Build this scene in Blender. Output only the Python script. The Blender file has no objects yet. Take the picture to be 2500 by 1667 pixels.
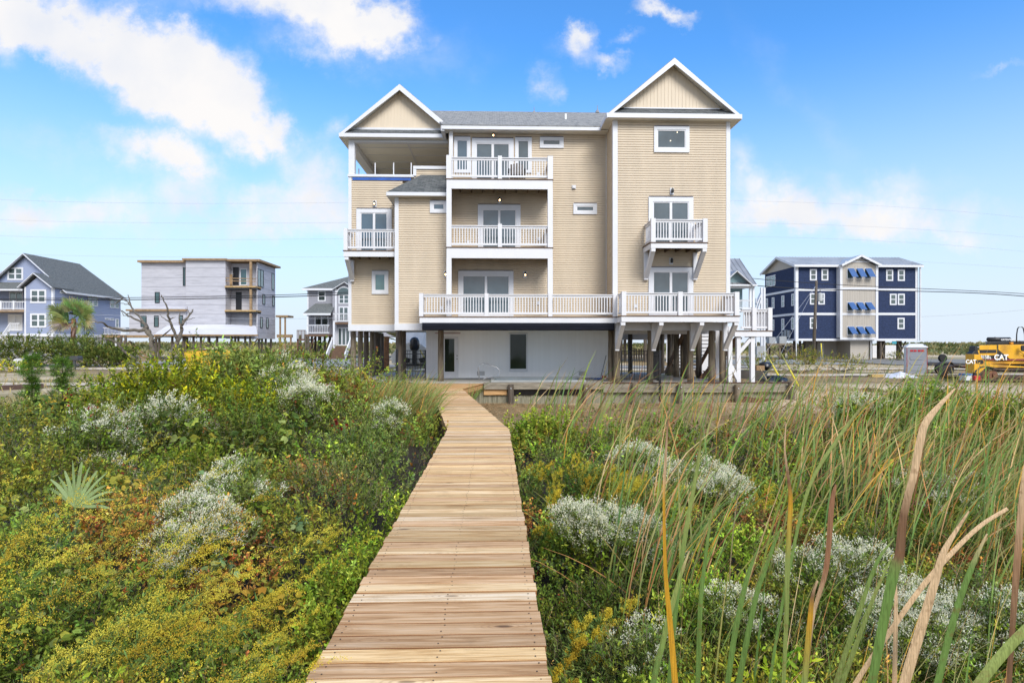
import bpy, math, random
import numpy as np
from mathutils import Vector, Matrix
random.seed(7)
rng = np.random.default_rng(11)
scene = bpy.context.scene
C = scene.collection
F = 1423.0; HV = 840.0; TH = math.radians(1.65); EYE = 2.5
BW = EYE - 1.667          # top of the boardwalk
SLAB = 0.86               # pool deck / slab level

def PX(u, Y):
    return Y * math.tan(TH + math.atan((u - 1250.0) / F))
def D(X, Y):
    return Y * math.cos(TH) + X * math.sin(TH)
def PZ(v, u, Y):
    return EYE + (HV - v) * D(PX(u, Y), Y) / F
def P(u, v, Y):
    return (PX(u, Y), Y, PZ(v, u, Y))
def YG(v, u, z):
    """Y of the point at pixel (u,v) that lies at height z"""
    d = (EYE - z) * F / (v - HV)
    t = TH + math.atan((u - 1250.0) / F)
    return d / (math.cos(TH) + math.tan(t) * math.sin(TH))

# ------------------------------------------------------------------ materials
MATS = {}
def nodes(name):
    m = bpy.data.materials.new(name); m.use_nodes = True
    nt = m.node_tree; nt.nodes.clear()
    out = nt.nodes.new('ShaderNodeOutputMaterial')
    return m, nt, out
def N(nt, t, **kw):
    n = nt.nodes.new(t)
    for k, v in kw.items():
        if k.startswith('i_'):
            key = k[2:]
            key = int(key) if key.isdigit() else key.replace('_', ' ')
            n.inputs[key].default_value = v
        else:
            setattr(n, k, v)
    return n
def L(nt, a, b): nt.links.new(a, b)
def ramp(nt, fac, stops):
    r = nt.nodes.new('ShaderNodeValToRGB')
    e = r.color_ramp.elements
    while len(e) > 1: e.remove(e[-1])
    e[0].position = stops[0][0]; e[0].color = (*stops[0][1], 1)
    for p, c in stops[1:]:
        x = e.new(p); x.color = (*c, 1)
    L(nt, fac, r.inputs[0]); return r.outputs[0]
def mixc(nt, fac, a, b, mode='MIX'):
    m = nt.nodes.new('ShaderNodeMix'); m.data_type = 'RGBA'; m.blend_type = mode
    for s, v in ((0, fac), (6, a), (7, b)):
        if hasattr(v, 'is_output') or isinstance(v, bpy.types.NodeSocket): L(nt, v, m.inputs[s])
        else: m.inputs[s].default_value = v if s == 0 else (*v, 1)
    return m.outputs[2]
def math_(nt, op, a, b=None, clamp=False):
    m = nt.nodes.new('ShaderNodeMath'); m.operation = op; m.use_clamp = clamp
    for i, v in ((0, a), (1, b)):
        if v is None: continue
        if isinstance(v, bpy.types.NodeSocket): L(nt, v, m.inputs[i])
        else: m.inputs[i].default_value = v
    return m.outputs[0]
WARM = (1.12, 1.0, .72)
def plain(name, col, rough=.6, var=.12, scale=3.0, metal=0, bump=0, bscale=60, spec=.5, stretch=None, dirt=None):
    """painted / simple surface with soft colour variation, optional streaks"""
    if name in MATS: return MATS[name]
    m, nt, out = nodes(name)
    b = N(nt, 'ShaderNodeBsdfPrincipled'); b.inputs['Roughness'].default_value = rough
    b.inputs['Metallic'].default_value = metal; b.inputs['Specular IOR Level'].default_value = spec
    tc = N(nt, 'ShaderNodeTexCoord'); mp = N(nt, 'ShaderNodeMapping')
    if stretch: mp.inputs['Scale'].default_value = stretch
    L(nt, tc.outputs['Object'], mp.inputs[0])
    n = N(nt, 'ShaderNodeTexNoise'); n.inputs['Scale'].default_value = scale; n.inputs['Detail'].default_value = 6
    L(nt, mp.outputs[0], n.inputs[0])
    lo = tuple(c * (1 - var) for c in col); hi = tuple(min(1, c * (1 + var)) for c in col)
    c = ramp(nt, n.outputs[0], [(.3, lo), (.7, hi)])
    if dirt:
        n2 = N(nt, 'ShaderNodeTexNoise'); n2.inputs['Scale'].default_value = scale * .6; n2.inputs['Detail'].default_value = 9
        L(nt, tc.outputs['Object'], n2.inputs[0])
        f = ramp(nt, n2.outputs[0], [(.52, (0, 0, 0)), (.68, (1, 1, 1))])
        c = mixc(nt, f, c, dirt)
    L(nt, c, b.inputs['Base Color'])
    if bump:
        n3 = N(nt, 'ShaderNodeTexNoise'); n3.inputs['Scale'].default_value = bscale; n3.inputs['Detail'].default_value = 5
        L(nt, mp.outputs[0], n3.inputs[0])
        bp = N(nt, 'ShaderNodeBump'); bp.inputs['Strength'].default_value = bump; bp.inputs['Distance'].default_value = .02
        L(nt, n3.outputs[0], bp.inputs['Height']); L(nt, bp.outputs[0], b.inputs['Normal'])
    L(nt, b.outputs[0], out.inputs[0]); MATS[name] = m; return m

def mat_wood(name, cols, rough=.7, grain=1.0, useattr=False, axis='x'):
    """timber: grain stretched along an axis, knots; optional per-board tint from the attribute"""
    m, nt, out = nodes(name)
    b = N(nt, 'ShaderNodeBsdfPrincipled'); b.inputs['Roughness'].default_value = rough
    tc = N(nt, 'ShaderNodeTexCoord'); mp = N(nt, 'ShaderNodeMapping')
    mp.inputs['Scale'].default_value = {'x': (1.2, 22, 22), 'z': (22, 22, 1.2), 'y': (22, 1.2, 22)}[axis]
    at = N(nt, 'ShaderNodeAttribute', attribute_name='col')
    vv = N(nt, 'ShaderNodeVectorMath', operation='SCALE'); L(nt, at.outputs['Vector'], vv.inputs[0]); vv.inputs[3].default_value = 30
    ad = N(nt, 'ShaderNodeVectorMath', operation='ADD'); L(nt, tc.outputs['Object'], ad.inputs[0]); L(nt, vv.outputs[0], ad.inputs[1])
    src = ad.outputs[0] if useattr else tc.outputs['Object']
    L(nt, src, mp.inputs[0])
    n = N(nt, 'ShaderNodeTexNoise'); n.inputs['Scale'].default_value = 1.3; n.inputs['Detail'].default_value = 8
    n.inputs['Roughness'].default_value = .62; n.inputs['Distortion'].default_value = .6
    L(nt, mp.outputs[0], n.inputs[0])
    c = ramp(nt, n.outputs[0], [(.25, cols[0]), (.42, cols[1]), (.52, cols[2]), (.7, cols[3])])
    # knots
    mp2 = N(nt, 'ShaderNodeMapping')
    mp2.inputs['Scale'].default_value = {'x': (1.6, 5.5, 5.5), 'z': (5, 5, .8), 'y': (5.5, 1.6, 5.5)}[axis]
    L(nt, src, mp2.inputs[0])
    vo = N(nt, 'ShaderNodeTexVoronoi'); vo.inputs['Scale'].default_value = 1.0; L(nt, mp2.outputs[0], vo.inputs[0])
    k = ramp(nt, vo.outputs['Distance'], [(.05, (1, 1, 1)), (.11, (0, 0, 0))])
    c = mixc(nt, math_(nt, 'MULTIPLY', k, .8 * grain), c, tuple(x * .25 for x in cols[0]))
    # rings round the knots
    w = math_(nt, 'SINE', math_(nt, 'MULTIPLY', vo.outputs['Distance'], 95.0))
    near = ramp(nt, vo.outputs['Distance'], [(.08, (1, 1, 1)), (.34, (0, 0, 0))])
    rg = math_(nt, 'MULTIPLY', math_(nt, 'MULTIPLY', math_(nt, 'MAXIMUM', w, 0.0), near), .45 * grain)
    c = mixc(nt, rg, c, cols[0])
    mp3 = N(nt, 'ShaderNodeMapping'); mp3.inputs['Scale'].default_value = {'x': (3, 130, 130), 'z': (130, 130, 3), 'y': (130, 3, 130)}[axis]; L(nt, src, mp3.inputs[0])
    n3 = N(nt, 'ShaderNodeTexNoise'); n3.inputs['Scale'].default_value = 1; n3.inputs['Detail'].default_value = 3; L(nt, mp3.outputs[0], n3.inputs[0])
    c = mixc(nt, 1.0, c, ramp(nt, n3.outputs[0], [(.35, (.80, .74, .66)), (.6, (1.08, 1.08, 1.08))]), 'MULTIPLY')
    n4 = N(nt, 'ShaderNodeTexNoise'); n4.inputs['Scale'].default_value = 2.2; n4.inputs['Detail'].default_value = 7; n4.inputs['Roughness'].default_value = .7; L(nt, src, n4.inputs[0])
    c = mixc(nt, ramp(nt, n4.outputs[0], [(.56, (0, 0, 0)), (.74, (.5,) * 3)]), c, tuple(x * .55 for x in cols[1]))
    if useattr:
        c = mixc(nt, 1.0, c, at.outputs['Color'], 'MULTIPLY')
    L(nt, c, b.inputs['Base Color'])
    bp = N(nt, 'ShaderNodeBump'); bp.inputs['Strength'].default_value = .35; bp.inputs['Distance'].default_value = .01
    L(nt, n.outputs[0], bp.inputs['Height']); L(nt, bp.outputs[0], b.inputs['Normal'])
    L(nt, b.outputs[0], out.inputs[0]); MATS[name] = m; return m

def mat_leaf(name, trans=.3, rough=.55, var=.25):
    """foliage, coloured leaf by leaf from the mesh attribute"""
    m, nt, out = nodes(name)
    at = N(nt, 'ShaderNodeAttribute', attribute_name='col')
    tc = N(nt, 'ShaderNodeTexCoord')
    n = N(nt, 'ShaderNodeTexNoise'); n.inputs['Scale'].default_value = 9; n.inputs['Detail'].default_value = 3
    L(nt, tc.outputs['Object'], n.inputs[0])
    g = ramp(nt, n.outputs[0], [(.3, (1 - var,) * 3), (.7, (1 + var,) * 3)])
    c = mixc(nt, 1.0, at.outputs['Color'], g, 'MULTIPLY')
    b = N(nt, 'ShaderNodeBsdfPrincipled'); b.inputs['Roughness'].default_value = rough
    b.inputs['Specular IOR Level'].default_value = .08
    L(nt, c, b.inputs['Base Color'])
    t = N(nt, 'ShaderNodeBsdfTranslucent'); L(nt, c, t.inputs[0])
    mx = N(nt, 'ShaderNodeMixShader'); mx.inputs[0].default_value = trans
    L(nt, b.outputs[0], mx.inputs[1]); L(nt, t.outputs[0], mx.inputs[2]); L(nt, mx.outputs[0], out.inputs[0])
    MATS[name] = m; return m

def mat_blade(name):
    """reed leaf: fine lengthwise veins, blotches and brown specks over the per-leaf colour"""
    m, nt, out = nodes(name)
    at = N(nt, 'ShaderNodeAttribute', attribute_name='col'); tc = N(nt, 'ShaderNodeTexCoord'); mp = N(nt, 'ShaderNodeMapping')
    mp.inputs['Scale'].default_value = (420, 420, 3); L(nt, tc.outputs['Object'], mp.inputs[0])
    n = N(nt, 'ShaderNodeTexNoise'); n.inputs['Scale'].default_value = 1; n.inputs['Detail'].default_value = 3; L(nt, mp.outputs[0], n.inputs[0])
    c = mixc(nt, 1.0, at.outputs['Color'], ramp(nt, n.outputs[0], [(.35, (.72, .70, .66)), (.6, (1.12, 1.12, 1.1))]), 'MULTIPLY')
    n2 = N(nt, 'ShaderNodeTexNoise'); n2.inputs['Scale'].default_value = 22; n2.inputs['Detail'].default_value = 8; n2.inputs['Roughness'].default_value = .7; L(nt, tc.outputs['Object'], n2.inputs[0])
    c = mixc(nt, ramp(nt, n2.outputs[0], [(.56, (0, 0, 0)), (.70, (.75,) * 3)]), c, (.20, .10, .04))
    b = N(nt, 'ShaderNodeBsdfPrincipled'); b.inputs['Roughness'].default_value = .5; b.inputs['Specular IOR Level'].default_value = .2; L(nt, c, b.inputs['Base Color'])
    t = N(nt, 'ShaderNodeBsdfTranslucent'); L(nt, c, t.inputs[0]); mx = N(nt, 'ShaderNodeMixShader'); mx.inputs[0].default_value = .22
    L(nt, b.outputs[0], mx.inputs[1]); L(nt, t.outputs[0], mx.inputs[2]); L(nt, mx.outputs[0], out.inputs[0]); MATS[name] = m; return m

def mat_shingle(name, c0, c1, c2, row=.13):
    m, nt, out = nodes(name)
    b = N(nt, 'ShaderNodeBsdfPrincipled'); b.inputs['Roughness'].default_value = .9
    uv = N(nt, 'ShaderNodeUVMap'); uv.uv_map = 'uv'
    br = N(nt, 'ShaderNodeTexBrick'); br.inputs['Scale'].default_value = 1
    br.inputs['Brick Width'].default_value = .24; br.inputs['Row Height'].default_value = row
    br.inputs['Mortar Size'].default_value = .008; br.inputs['Bias'].default_value = -.1
    br.inputs['Color1'].default_value = (*c0, 1); br.inputs['Color2'].default_value = (*c1, 1); br.inputs['Mortar'].default_value = (*[x * .4 for x in c0], 1)
    L(nt, uv.outputs[0], br.inputs[0])
    n = N(nt, 'ShaderNodeTexNoise'); n.inputs['Scale'].default_value = 5; n.inputs['Detail'].default_value = 8
    L(nt, uv.outputs[0], n.inputs[0])
    f = ramp(nt, n.outputs[0], [(.4, (0, 0, 0)), (.65, (1, 1, 1))])
    c = mixc(nt, math_(nt, 'MULTIPLY', f, .55), br.outputs[0], c2)
    L(nt, c, b.inputs['Base Color'])
    bp = N(nt, 'ShaderNodeBump'); bp.inputs['Strength'].default_value = .5; bp.inputs['Distance'].default_value = .02
    L(nt, br.outputs[1], bp.inputs['Height']); bp.invert = True; L(nt, bp.outputs[0], b.inputs['Normal'])
    L(nt, b.outputs[0], out.inputs[0]); MATS[name] = m; return m

def mat_glass(name, col, rough=.04, ior=1.9):
    m, nt, out = nodes(name)
    b = N(nt, 'ShaderNodeBsdfPrincipled'); b.inputs['Roughness'].default_value = rough
    b.inputs['IOR'].default_value = ior
    tc = N(nt, 'ShaderNodeTexCoord')
    n = N(nt, 'ShaderNodeTexNoise'); n.inputs['Scale'].default_value = .9; n.inputs['Detail'].default_value = 3
    L(nt, tc.outputs['Object'], n.inputs[0])
    c = ramp(nt, n.outputs[0], [(.35, tuple(x * .75 for x in col)), (.65, tuple(x * 1.2 for x in col))])
    L(nt, c, b.inputs['Base Color'])
    n2 = N(nt, 'ShaderNodeTexNoise'); n2.inputs['Scale'].default_value = 1.2
    L(nt, tc.outputs['Object'], n2.inputs[0])
    bp = N(nt, 'ShaderNodeBump'); bp.inputs['Strength'].default_value = .08; bp.inputs['Distance'].default_value = .05
    L(nt, n2.outputs[0], bp.inputs['Height']); L(nt, bp.outputs[0], b.inputs['Normal'])
    L(nt, b.outputs[0], out.inputs[0]); MATS[name] = m; return m

def mat_emit(name, col, s):
    m, nt, out = nodes(name)
    e = N(nt, 'ShaderNodeEmission'); e.inputs[0].default_value = (*col, 1); e.inputs[1].default_value = s
    L(nt, e.outputs[0], out.inputs[0]); MATS[name] = m; return m

# ------------------------------------------------------------------ mesh builder
def wloc(o):
    v = Vector((0, 0, 0))
    while o is not None:
        v += o.location; o = o.parent
    return v
SPLIT = {'corner_board', 'rear_column', 'downspout', 'raw_frame', 'roof_edge', 'knee_brace', 'skirt_band', 'terrace_post', 'cross_brace', 'guard_rail', 'meter_box',
         'drain_pipe', 'rail_stanchion', 'tail_light', 'vent_slot', 'red_strip', 'stair_rail', 'ground_room', 'base_wall', 'porch_beam', 'doorway', 'parapet_cap',
         'yellow_strap', 'jack_plate', 'fence_panel', 'band_board', 'porch_deck', 'deck', 'stringer', 'roller', 'timber_frame', 'stair_timber', 'rear_fence', 'knob'}
class MB:
    def __init__(s): s.v = []; s.f = []; s.c = []; s.cur = (1, 1, 1); s.uv = {}; s.st = []
    def add(s, vs, fs, uv=None):
        k = len(s.v); s.st.append((k, len(s.f))); s.v += [tuple(p) for p in vs]; s.c += [s.cur] * len(vs)
        for i, f in enumerate(fs):
            if uv: s.uv[len(s.f)] = uv[i]
            s.f.append(tuple(k + j for j in f))
        return s
    def box(s, x0, x1, y0, y1, z0, z1):
        if x0 > x1: x0, x1 = x1, x0
        if y0 > y1: y0, y1 = y1, y0
        if z0 > z1: z0, z1 = z1, z0
        return s.add([(x0, y0, z0), (x1, y0, z0), (x1, y1, z0), (x0, y1, z0), (x0, y0, z1), (x1, y0, z1), (x1, y1, z1), (x0, y1, z1)],
                     [(0, 3, 2, 1), (4, 5, 6, 7), (0, 1, 5, 4), (1, 2, 6, 5), (2, 3, 7, 6), (3, 0, 4, 7)])
    def bar(s, p, q, w, h=None, up=(0, 0, 1)):
        h = h or w; p = Vector(p); q = Vector(q); d = (q - p).normalized(); u = Vector(up)
        if abs(d.dot(u)) > .98: u = Vector((0, 1, 0))
        a = d.cross(u).normalized(); b = a.cross(d).normalized()
        a *= w / 2; b *= h / 2
        return s.add([p - a - b, p + a - b, p + a + b, p - a + b, q - a - b, q + a - b, q + a + b, q - a + b],
                     [(0, 3, 2, 1), (4, 5, 6, 7), (0, 1, 5, 4), (1, 2, 6, 5), (2, 3, 7, 6), (3, 0, 4, 7)])
    def quad(s, *ps, uv=None):
        return s.add(ps, [tuple(range(len(ps)))], [uv] if uv else None)
    def tube(s, pts, r, n=8, caps=True):
        pts = [Vector(p) for p in pts]; rs = r if isinstance(r, (list, tuple)) else [r] * len(pts)
        vs = []; fs = []; ref = None
        for i, p in enumerate(pts):
            d = (pts[min(i + 1, len(pts) - 1)] - pts[max(i - 1, 0)]).normalized()
            if ref is None: ref = Vector((0, 0, 1)) if abs(d.z) < .9 else Vector((1, 0, 0))
            a = d.cross(ref).normalized(); b = d.cross(a).normalized(); ref = -b.cross(d).cross(d) if False else ref
            for k in range(n):
                t = 2 * math.pi * k / n
                vs.append(p + a * math.cos(t) * rs[i] + b * math.sin(t) * rs[i])
        for i in range(len(pts) - 1):
            for k in range(n):
                fs.append((i * n + k, i * n + (k + 1) % n, (i + 1) * n + (k + 1) % n, (i + 1) * n + k))
        if caps: fs.append(tuple(range(n - 1, -1, -1))); fs.append(tuple((len(pts) - 1) * n + k for k in range(n)))
        return s.add(vs, fs)
    def prism(s, poly, axis, a, b):
        """poly of 2-D points extruded: axis 'y' -> (x,z) between y=a..b ; 'x' -> (y,z); 'z' -> (x,y)"""
        def m(p, t):
            return {'y': (p[0], t, p[1]), 'x': (t, p[0], p[1]), 'z': (p[0], p[1], t)}[axis]
        n = len(poly)
        vs = [m(p, a) for p in poly] + [m(p, b) for p in poly]
        fs = [tuple(range(n - 1, -1, -1)), tuple(range(n, 2 * n))] + [(i, (i + 1) % n, n + (i + 1) % n, n + i) for i in range(n)]
        return s.add(vs, fs)
    def lathe(s, c, prof, n=16, axis='z'):
        vs = []; fs = []
        for r, h in prof:
            for k in range(n):
                t = 2 * math.pi * k / n
                a, b = r * math.cos(t), r * math.sin(t)
                vs.append({'z': (c[0] + a, c[1] + b, c[2] + h), 'y': (c[0] + a, c[1] + h, c[2] + b), 'x': (c[0] + h, c[1] + a, c[2] + b)}[axis])
        for i in range(len(prof) - 1):
            for k in range(n):
                fs.append((i * n + k, i * n + (k + 1) % n, (i + 1) * n + (k + 1) % n, (i + 1) * n + k))
        fs.append(tuple(range(n - 1, -1, -1))); fs.append(tuple((len(prof) - 1) * n + k for k in range(n)))
        return s.add(vs, fs)
    def siding(s, p, q, z0, z1, out, lap=.1016):
        """horizontal dutch-lap siding from p=(x,y) to q=(x,y); out = outward unit (x,y)"""
        n = max(1, round((z1 - z0) / lap)); lp = (z1 - z0) / n
        prof = []
        for i in range(n):
            zb = z0 + i * lp
            prof += [(-.012, zb + .001), (.018, zb + .0015), (.015, zb + lp * .76), (-.006, zb + lp * .83), (-.012, zb + lp * .999)]
        vs = []
        for o, z in prof:
            vs.append((p[0] + out[0] * o, p[1] + out[1] * o, z)); vs.append((q[0] + out[0] * o, q[1] + out[1] * o, z))
        fs = [(2 * i, 2 * i + 1, 2 * i + 3, 2 * i + 2) for i in range(len(prof) - 1)]
        return s.add(vs, fs)
    def build(s, name, mat, parent=None, smooth=False, bevel=0, doubles=False):
        if name in SPLIT and len(s.st) > 1:          # pieces that do not belong together become parts of their own
            st = s.st + [(len(s.v), len(s.f))]; o = None
            for (a, fa), (b, fb) in zip(st[:-1], st[1:]):
                q = MB(); q.v = s.v[a:b]; q.c = s.c[a:b]; q.f = [tuple(i - a for i in f) for f in s.f[fa:fb]]
                q.uv = {i - fa: u for i, u in s.uv.items() if fa <= i < fb}; q.st = [(0, 0)]
                o = q.build(name, mat, parent, smooth, bevel)
            return o
        me = bpy.data.meshes.new(name)
        off = wloc(parent) if parent is not None else Vector((0, 0, 0))
        me.from_pydata([(v[0] - off.x, v[1] - off.y, v[2] - off.z) for v in s.v], [], s.f)
        me.validate(verbose=False)
        ca = me.color_attributes.new('col', 'FLOAT_COLOR', 'POINT')
        if len(me.vertices) == len(s.c):
            ca.data.foreach_set('color', np.hstack([np.array(s.c, float).reshape(-1, 3), np.ones((len(s.c), 1))]).ravel())
        if s.uv:
            ul = me.uv_layers.new(name='uv')
            for pi, poly in enumerate(me.polygons):
                if pi in s.uv:
                    for k, li in enumerate(poly.loop_indices): ul.data[li].uv = s.uv[pi][k]
        if smooth:
            for p in me.polygons: p.use_smooth = True
        o = bpy.data.objects.new(name, me); C.objects.link(o)
        if parent is not None: o.parent = parent
        if isinstance(mat, (list, tuple)):
            for mm in mat: me.materials.append(mm)
        else: me.materials.append(mat)
        if bevel:
            bv = o.modifiers.new('bevel', 'BEVEL'); bv.width = bevel; bv.segments = 2; bv.limit_method = 'ANGLE'
        return o
def tag(o, label=None, cat=None, group=None, kind=None):
    if label: o['label'] = label
    if cat: o['category'] = cat
    if group: o['group'] = group
    if kind: o['kind'] = kind
    return o
def thing(name, label, cat, loc=(0, 0, 0), group=None):
    o = bpy.data.objects.new(name, None); C.objects.link(o); o.location = loc; o.empty_display_size = .2
    return tag(o, label, cat, group)
def copy_tree(o, parent=None):
    c = o.copy(); C.objects.link(c); c.parent = parent
    for ch in [x for x in bpy.data.objects if x.parent == o]: copy_tree(ch, c)
    return c
def fastmesh(name, v, f, col, mat, parent=None, smooth=False):
    """numpy arrays -> mesh object; f is (n,4) or (n,3)"""
    me = bpy.data.meshes.new(name); n, k = f.shape
    off = wloc(parent) if parent is not None else Vector((0, 0, 0))
    v = v - np.array(off)[None, :]
    me.vertices.add(len(v)); me.vertices.foreach_set('co', v.astype(np.float32).ravel())
    me.loops.add(n * k); me.loops.foreach_set('vertex_index', f.astype(np.int32).ravel())
    me.polygons.add(n); me.polygons.foreach_set('loop_start', np.arange(0, n * k, k, dtype=np.int32))
    me.polygons.foreach_set('loop_total', np.full(n, k, dtype=np.int32))
    if smooth: me.polygons.foreach_set('use_smooth', np.ones(n, dtype=bool))
    me.update(calc_edges=True)
    ca = me.color_attributes.new('col', 'FLOAT_COLOR', 'POINT')
    ca.data.foreach_set('color', np.hstack([col, np.ones((len(col), 1))]).astype(np.float32).ravel())
    me.materials.append(mat)
    o = bpy.data.objects.new(name, me); C.objects.link(o)
    if parent is not None: o.parent = parent
    return o
def text_obj(name, body, size, loc, mat, parent, extrude=.004, rot=(math.pi / 2, 0, 0), align='CENTER', sx=1.0, shear=0, bold=0):
    cu = bpy.data.curves.new(name, 'FONT'); cu.body = body; cu.size = size; cu.extrude = extrude
    cu.align_x = align; cu.align_y = 'CENTER'; cu.shear = shear; cu.offset = bold; cu.materials.append(mat)
    o = bpy.data.objects.new(name, cu); C.objects.link(o); o.parent = parent
    o.rotation_euler = rot; o.scale = (sx, 1, 1); bpy.context.view_layer.update()
    me = bpy.data.meshes.new_from_object(o.evaluated_get(bpy.context.evaluated_depsgraph_get())); me.transform(Matrix.Rotation(rot[0], 4, 'X') @ Matrix.Scale(sx, 4, (1, 0, 0)))
    bpy.data.objects.remove(o); o = bpy.data.objects.new(name, me); C.objects.link(o); o.parent = parent
    o.location = Vector(loc) - (wloc(parent) if parent else Vector((0, 0, 0)))
    return o

def vnoise(x, y, s, seed=0):
    """smooth value noise -1..1 (numpy)"""
    x = np.asarray(x, float) / s + seed * 17.13; y = np.asarray(y, float) / s + seed * 5.71
    def h(i, j):
        t = np.sin(i * 127.1 + j * 311.7 + seed * 74.7) * 43758.5453
        return (t - np.floor(t)) * 2 - 1
    xi = np.floor(x); yi = np.floor(y); fx = x - xi; fy = y - yi
    fx = fx * fx * (3 - 2 * fx); fy = fy * fy * (3 - 2 * fy)
    return (h(xi, yi) * (1 - fx) + h(xi + 1, yi) * fx) * (1 - fy) + (h(xi, yi + 1) * (1 - fx) + h(xi + 1, yi + 1) * fx) * fy
def worley(x, y, s, seed=0):
    """nearest jittered cell centre: distance (in cells), offset to it, per-cell random numbers"""
    x = np.asarray(x, float) / s; y = np.asarray(y, float) / s; xi = np.floor(x); yi = np.floor(y)
    def h(i, j, k): t = np.sin(i * 127.1 + j * 311.7 + (seed + k) * 74.7) * 43758.5453; return t - np.floor(t)
    best = np.full(x.shape, 9.0); ox = np.zeros_like(x); oy = np.zeros_like(x); r1 = np.zeros_like(x); r2 = np.zeros_like(x); r3 = np.zeros_like(x)
    for a in (-1, 0, 1):
        for b in (-1, 0, 1):
            i, j = xi + a, yi + b; cx, cy = i + .1 + .8 * h(i, j, 0), j + .1 + .8 * h(i, j, 1); sz = .8 + .5 * h(i, j, 5)
            d = np.hypot(cx - x, cy - y) / sz; q = d < best
            best = np.where(q, d, best); ox = np.where(q, x - cx, ox); oy = np.where(q, y - cy, oy)
            r1 = np.where(q, h(i, j, 2), r1); r2 = np.where(q, h(i, j, 3), r2); r3 = np.where(q, h(i, j, 4), r3)
    return best, ox * s, oy * s, r1, r2, r3
def sm(t):
    t = np.clip(t, 0, 1); return t * t * (3 - 2 * t)

# common materials
WHITE = plain('white_paint', (.70, .70, .73), .45, .03, 2.0, dirt=None)
TRIM = plain('white_trim', (.68, .69, .73), .5, .03, 4)
TAN = plain('tan_siding', (.62, .515, .385), .55, .07, 1.4, stretch=(1.6, 1.6, .25))
TANB = plain('tan_board', (.68, .575, .44), .6, .04, 1.2, stretch=(6, 6, .4))
SOFF = plain('soffit', (.74, .71, .64), .6, .05, 3)
GLASS = mat_glass('window_glass', (.075, .105, .125))
GLASSD = mat_glass('dark_glass', (.025, .035, .025), ior=1.42)
GLASSG = mat_glass('green_glass', (.09, .16, .15))
DARK = plain('black_metal', (.012, .012, .016), .4, .1)
FLASH = plain('flashing', (.05, .045, .07), .5, .1)
ROOF = mat_shingle('roof_shingle', (.17, .175, .18), (.30, .30, .295), (.40, .395, .38))
ROOFD = mat_shingle('roof_shingle_dark', (.065, .075, .08), (.12, .125, .13), (.16, .17, .17))
DECKW = plain('brown_deck', (.13, .075, .045), .7, .2, 4)
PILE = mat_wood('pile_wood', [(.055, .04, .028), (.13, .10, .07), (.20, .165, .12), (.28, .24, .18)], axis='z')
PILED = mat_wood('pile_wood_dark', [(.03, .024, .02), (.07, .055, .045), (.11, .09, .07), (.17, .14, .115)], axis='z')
GREYW = mat_wood('grey_wood', [(.10, .085, .065), (.19, .165, .13), (.27, .24, .19), (.36, .33, .27)], axis='x')
SHEETW = mat_wood('bulkhead_wood', [(.10, .10, .07), (.19, .185, .13), (.26, .245, .18), (.33, .30, .23)], axis='z')
NEWW = mat_wood('new_wood', [(.30, .15, .05), (.48, .27, .11), (.60, .37, .17), (.70, .46, .24)], axis='x')
CONC = plain('concrete', (.42, .40, .36), .85, .12, 1.5, bump=.15, dirt=(.34, .32, .28))
YEL = plain('yellow_plastic', (.75, .62, .03), .4, .08)
# ================================================================== main house
YT, YM, YC, YD, YTD = 24.4, 25.94, 24.6, 24.2, 23.2     # tower wall, main wall, columns, deck front, tower deck front
YA, YB = 26.65, 25.3
Z1 = PZ(772.6, 1200, YD); Z2 = PZ(604.3, 1215, YC); Z3 = PZ(438.6, 1215, YC)
ZE = PZ(294.7, 1640, YT)      # top of walls / soffit level
house = thing('beach_house', 'tall tan beach house on piles with white porches, two gables and a boardwalk to it', 'house', (1.5, 26.5, SLAB))
hx = {k: PX(u, y) for k, u, y in [('tl', 1497.7, YT), ('tr', 1781, YT), ('al', 852, YA), ('bl', 965, YB), ('br', 1095, YB), ('ml', 1093, YM)]}
BACK = 33.2
def wall(name, segs, mat=TAN, cores=()):
    m = MB()
    for p, q, z0, z1, o in segs: m.siding(p, q, z0, z1, o)
    for b in cores: m.box(*b)
    return m.build(name, mat, house)
ZBASE = PZ(790, 1000, YB)      # bottom of siding
BANDZ = PZ(806, 1000, YB)
ZT_TOP = ZE
# tower, main wall, left bays (siding skins over solid cores)
wall('tower_wall', [((hx['tl'], YT), (hx['tr'], YT), Z1 - .05, ZE, (0, -1)), ((hx['tl'], YM), (hx['tl'], YT), Z1 - .05, ZE, (-1, 0)),
                    ((hx['tr'], YT), (hx['tr'], BACK), Z1 - .05, ZE, (1, 0))],
     cores=[(hx['tl'] + .02, hx['tr'] - .02, YT + .02, BACK, Z1 - .04, ZE)])
wall('main_wall', [((hx['br'] - .05, YM), (hx['tl'], YM), Z1 - .05, ZE, (0, -1))], cores=[(hx['br'] - .06, hx['tl'] - .0, YM + .02, BACK - .01, Z1 - .045, ZE + .005)])
ztA = PZ(431, 930, YA)
wall('left_wall', [((hx['al'], YA), (hx['bl'] + .1, YA), ZBASE, ztA, (0, -1)), ((hx['al'], BACK), (hx['al'], YA), ZBASE, ztA, (-1, 0))],
     cores=[(hx['al'] + .02, hx['br'] - .08, YA + .02, BACK - .02, ZBASE + .003, ztA - .3)])
ztB = PZ(480, 1000, YB)
wall('bay_wall', [((hx['bl'], YB), (hx['br'], YB), ZBASE, ztB, (0, -1)), ((hx['bl'], YA), (hx['bl'], YB), ZBASE, ztB, (-1, 0)), ((hx['br'], YB), (hx['br'], YM), ZBASE, ztB, (1, 0))],
     cores=[(hx['bl'] + .02, hx['br'] - .02, YB + .02, YA + .3, ZBASE + .006, ztB)])
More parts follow.
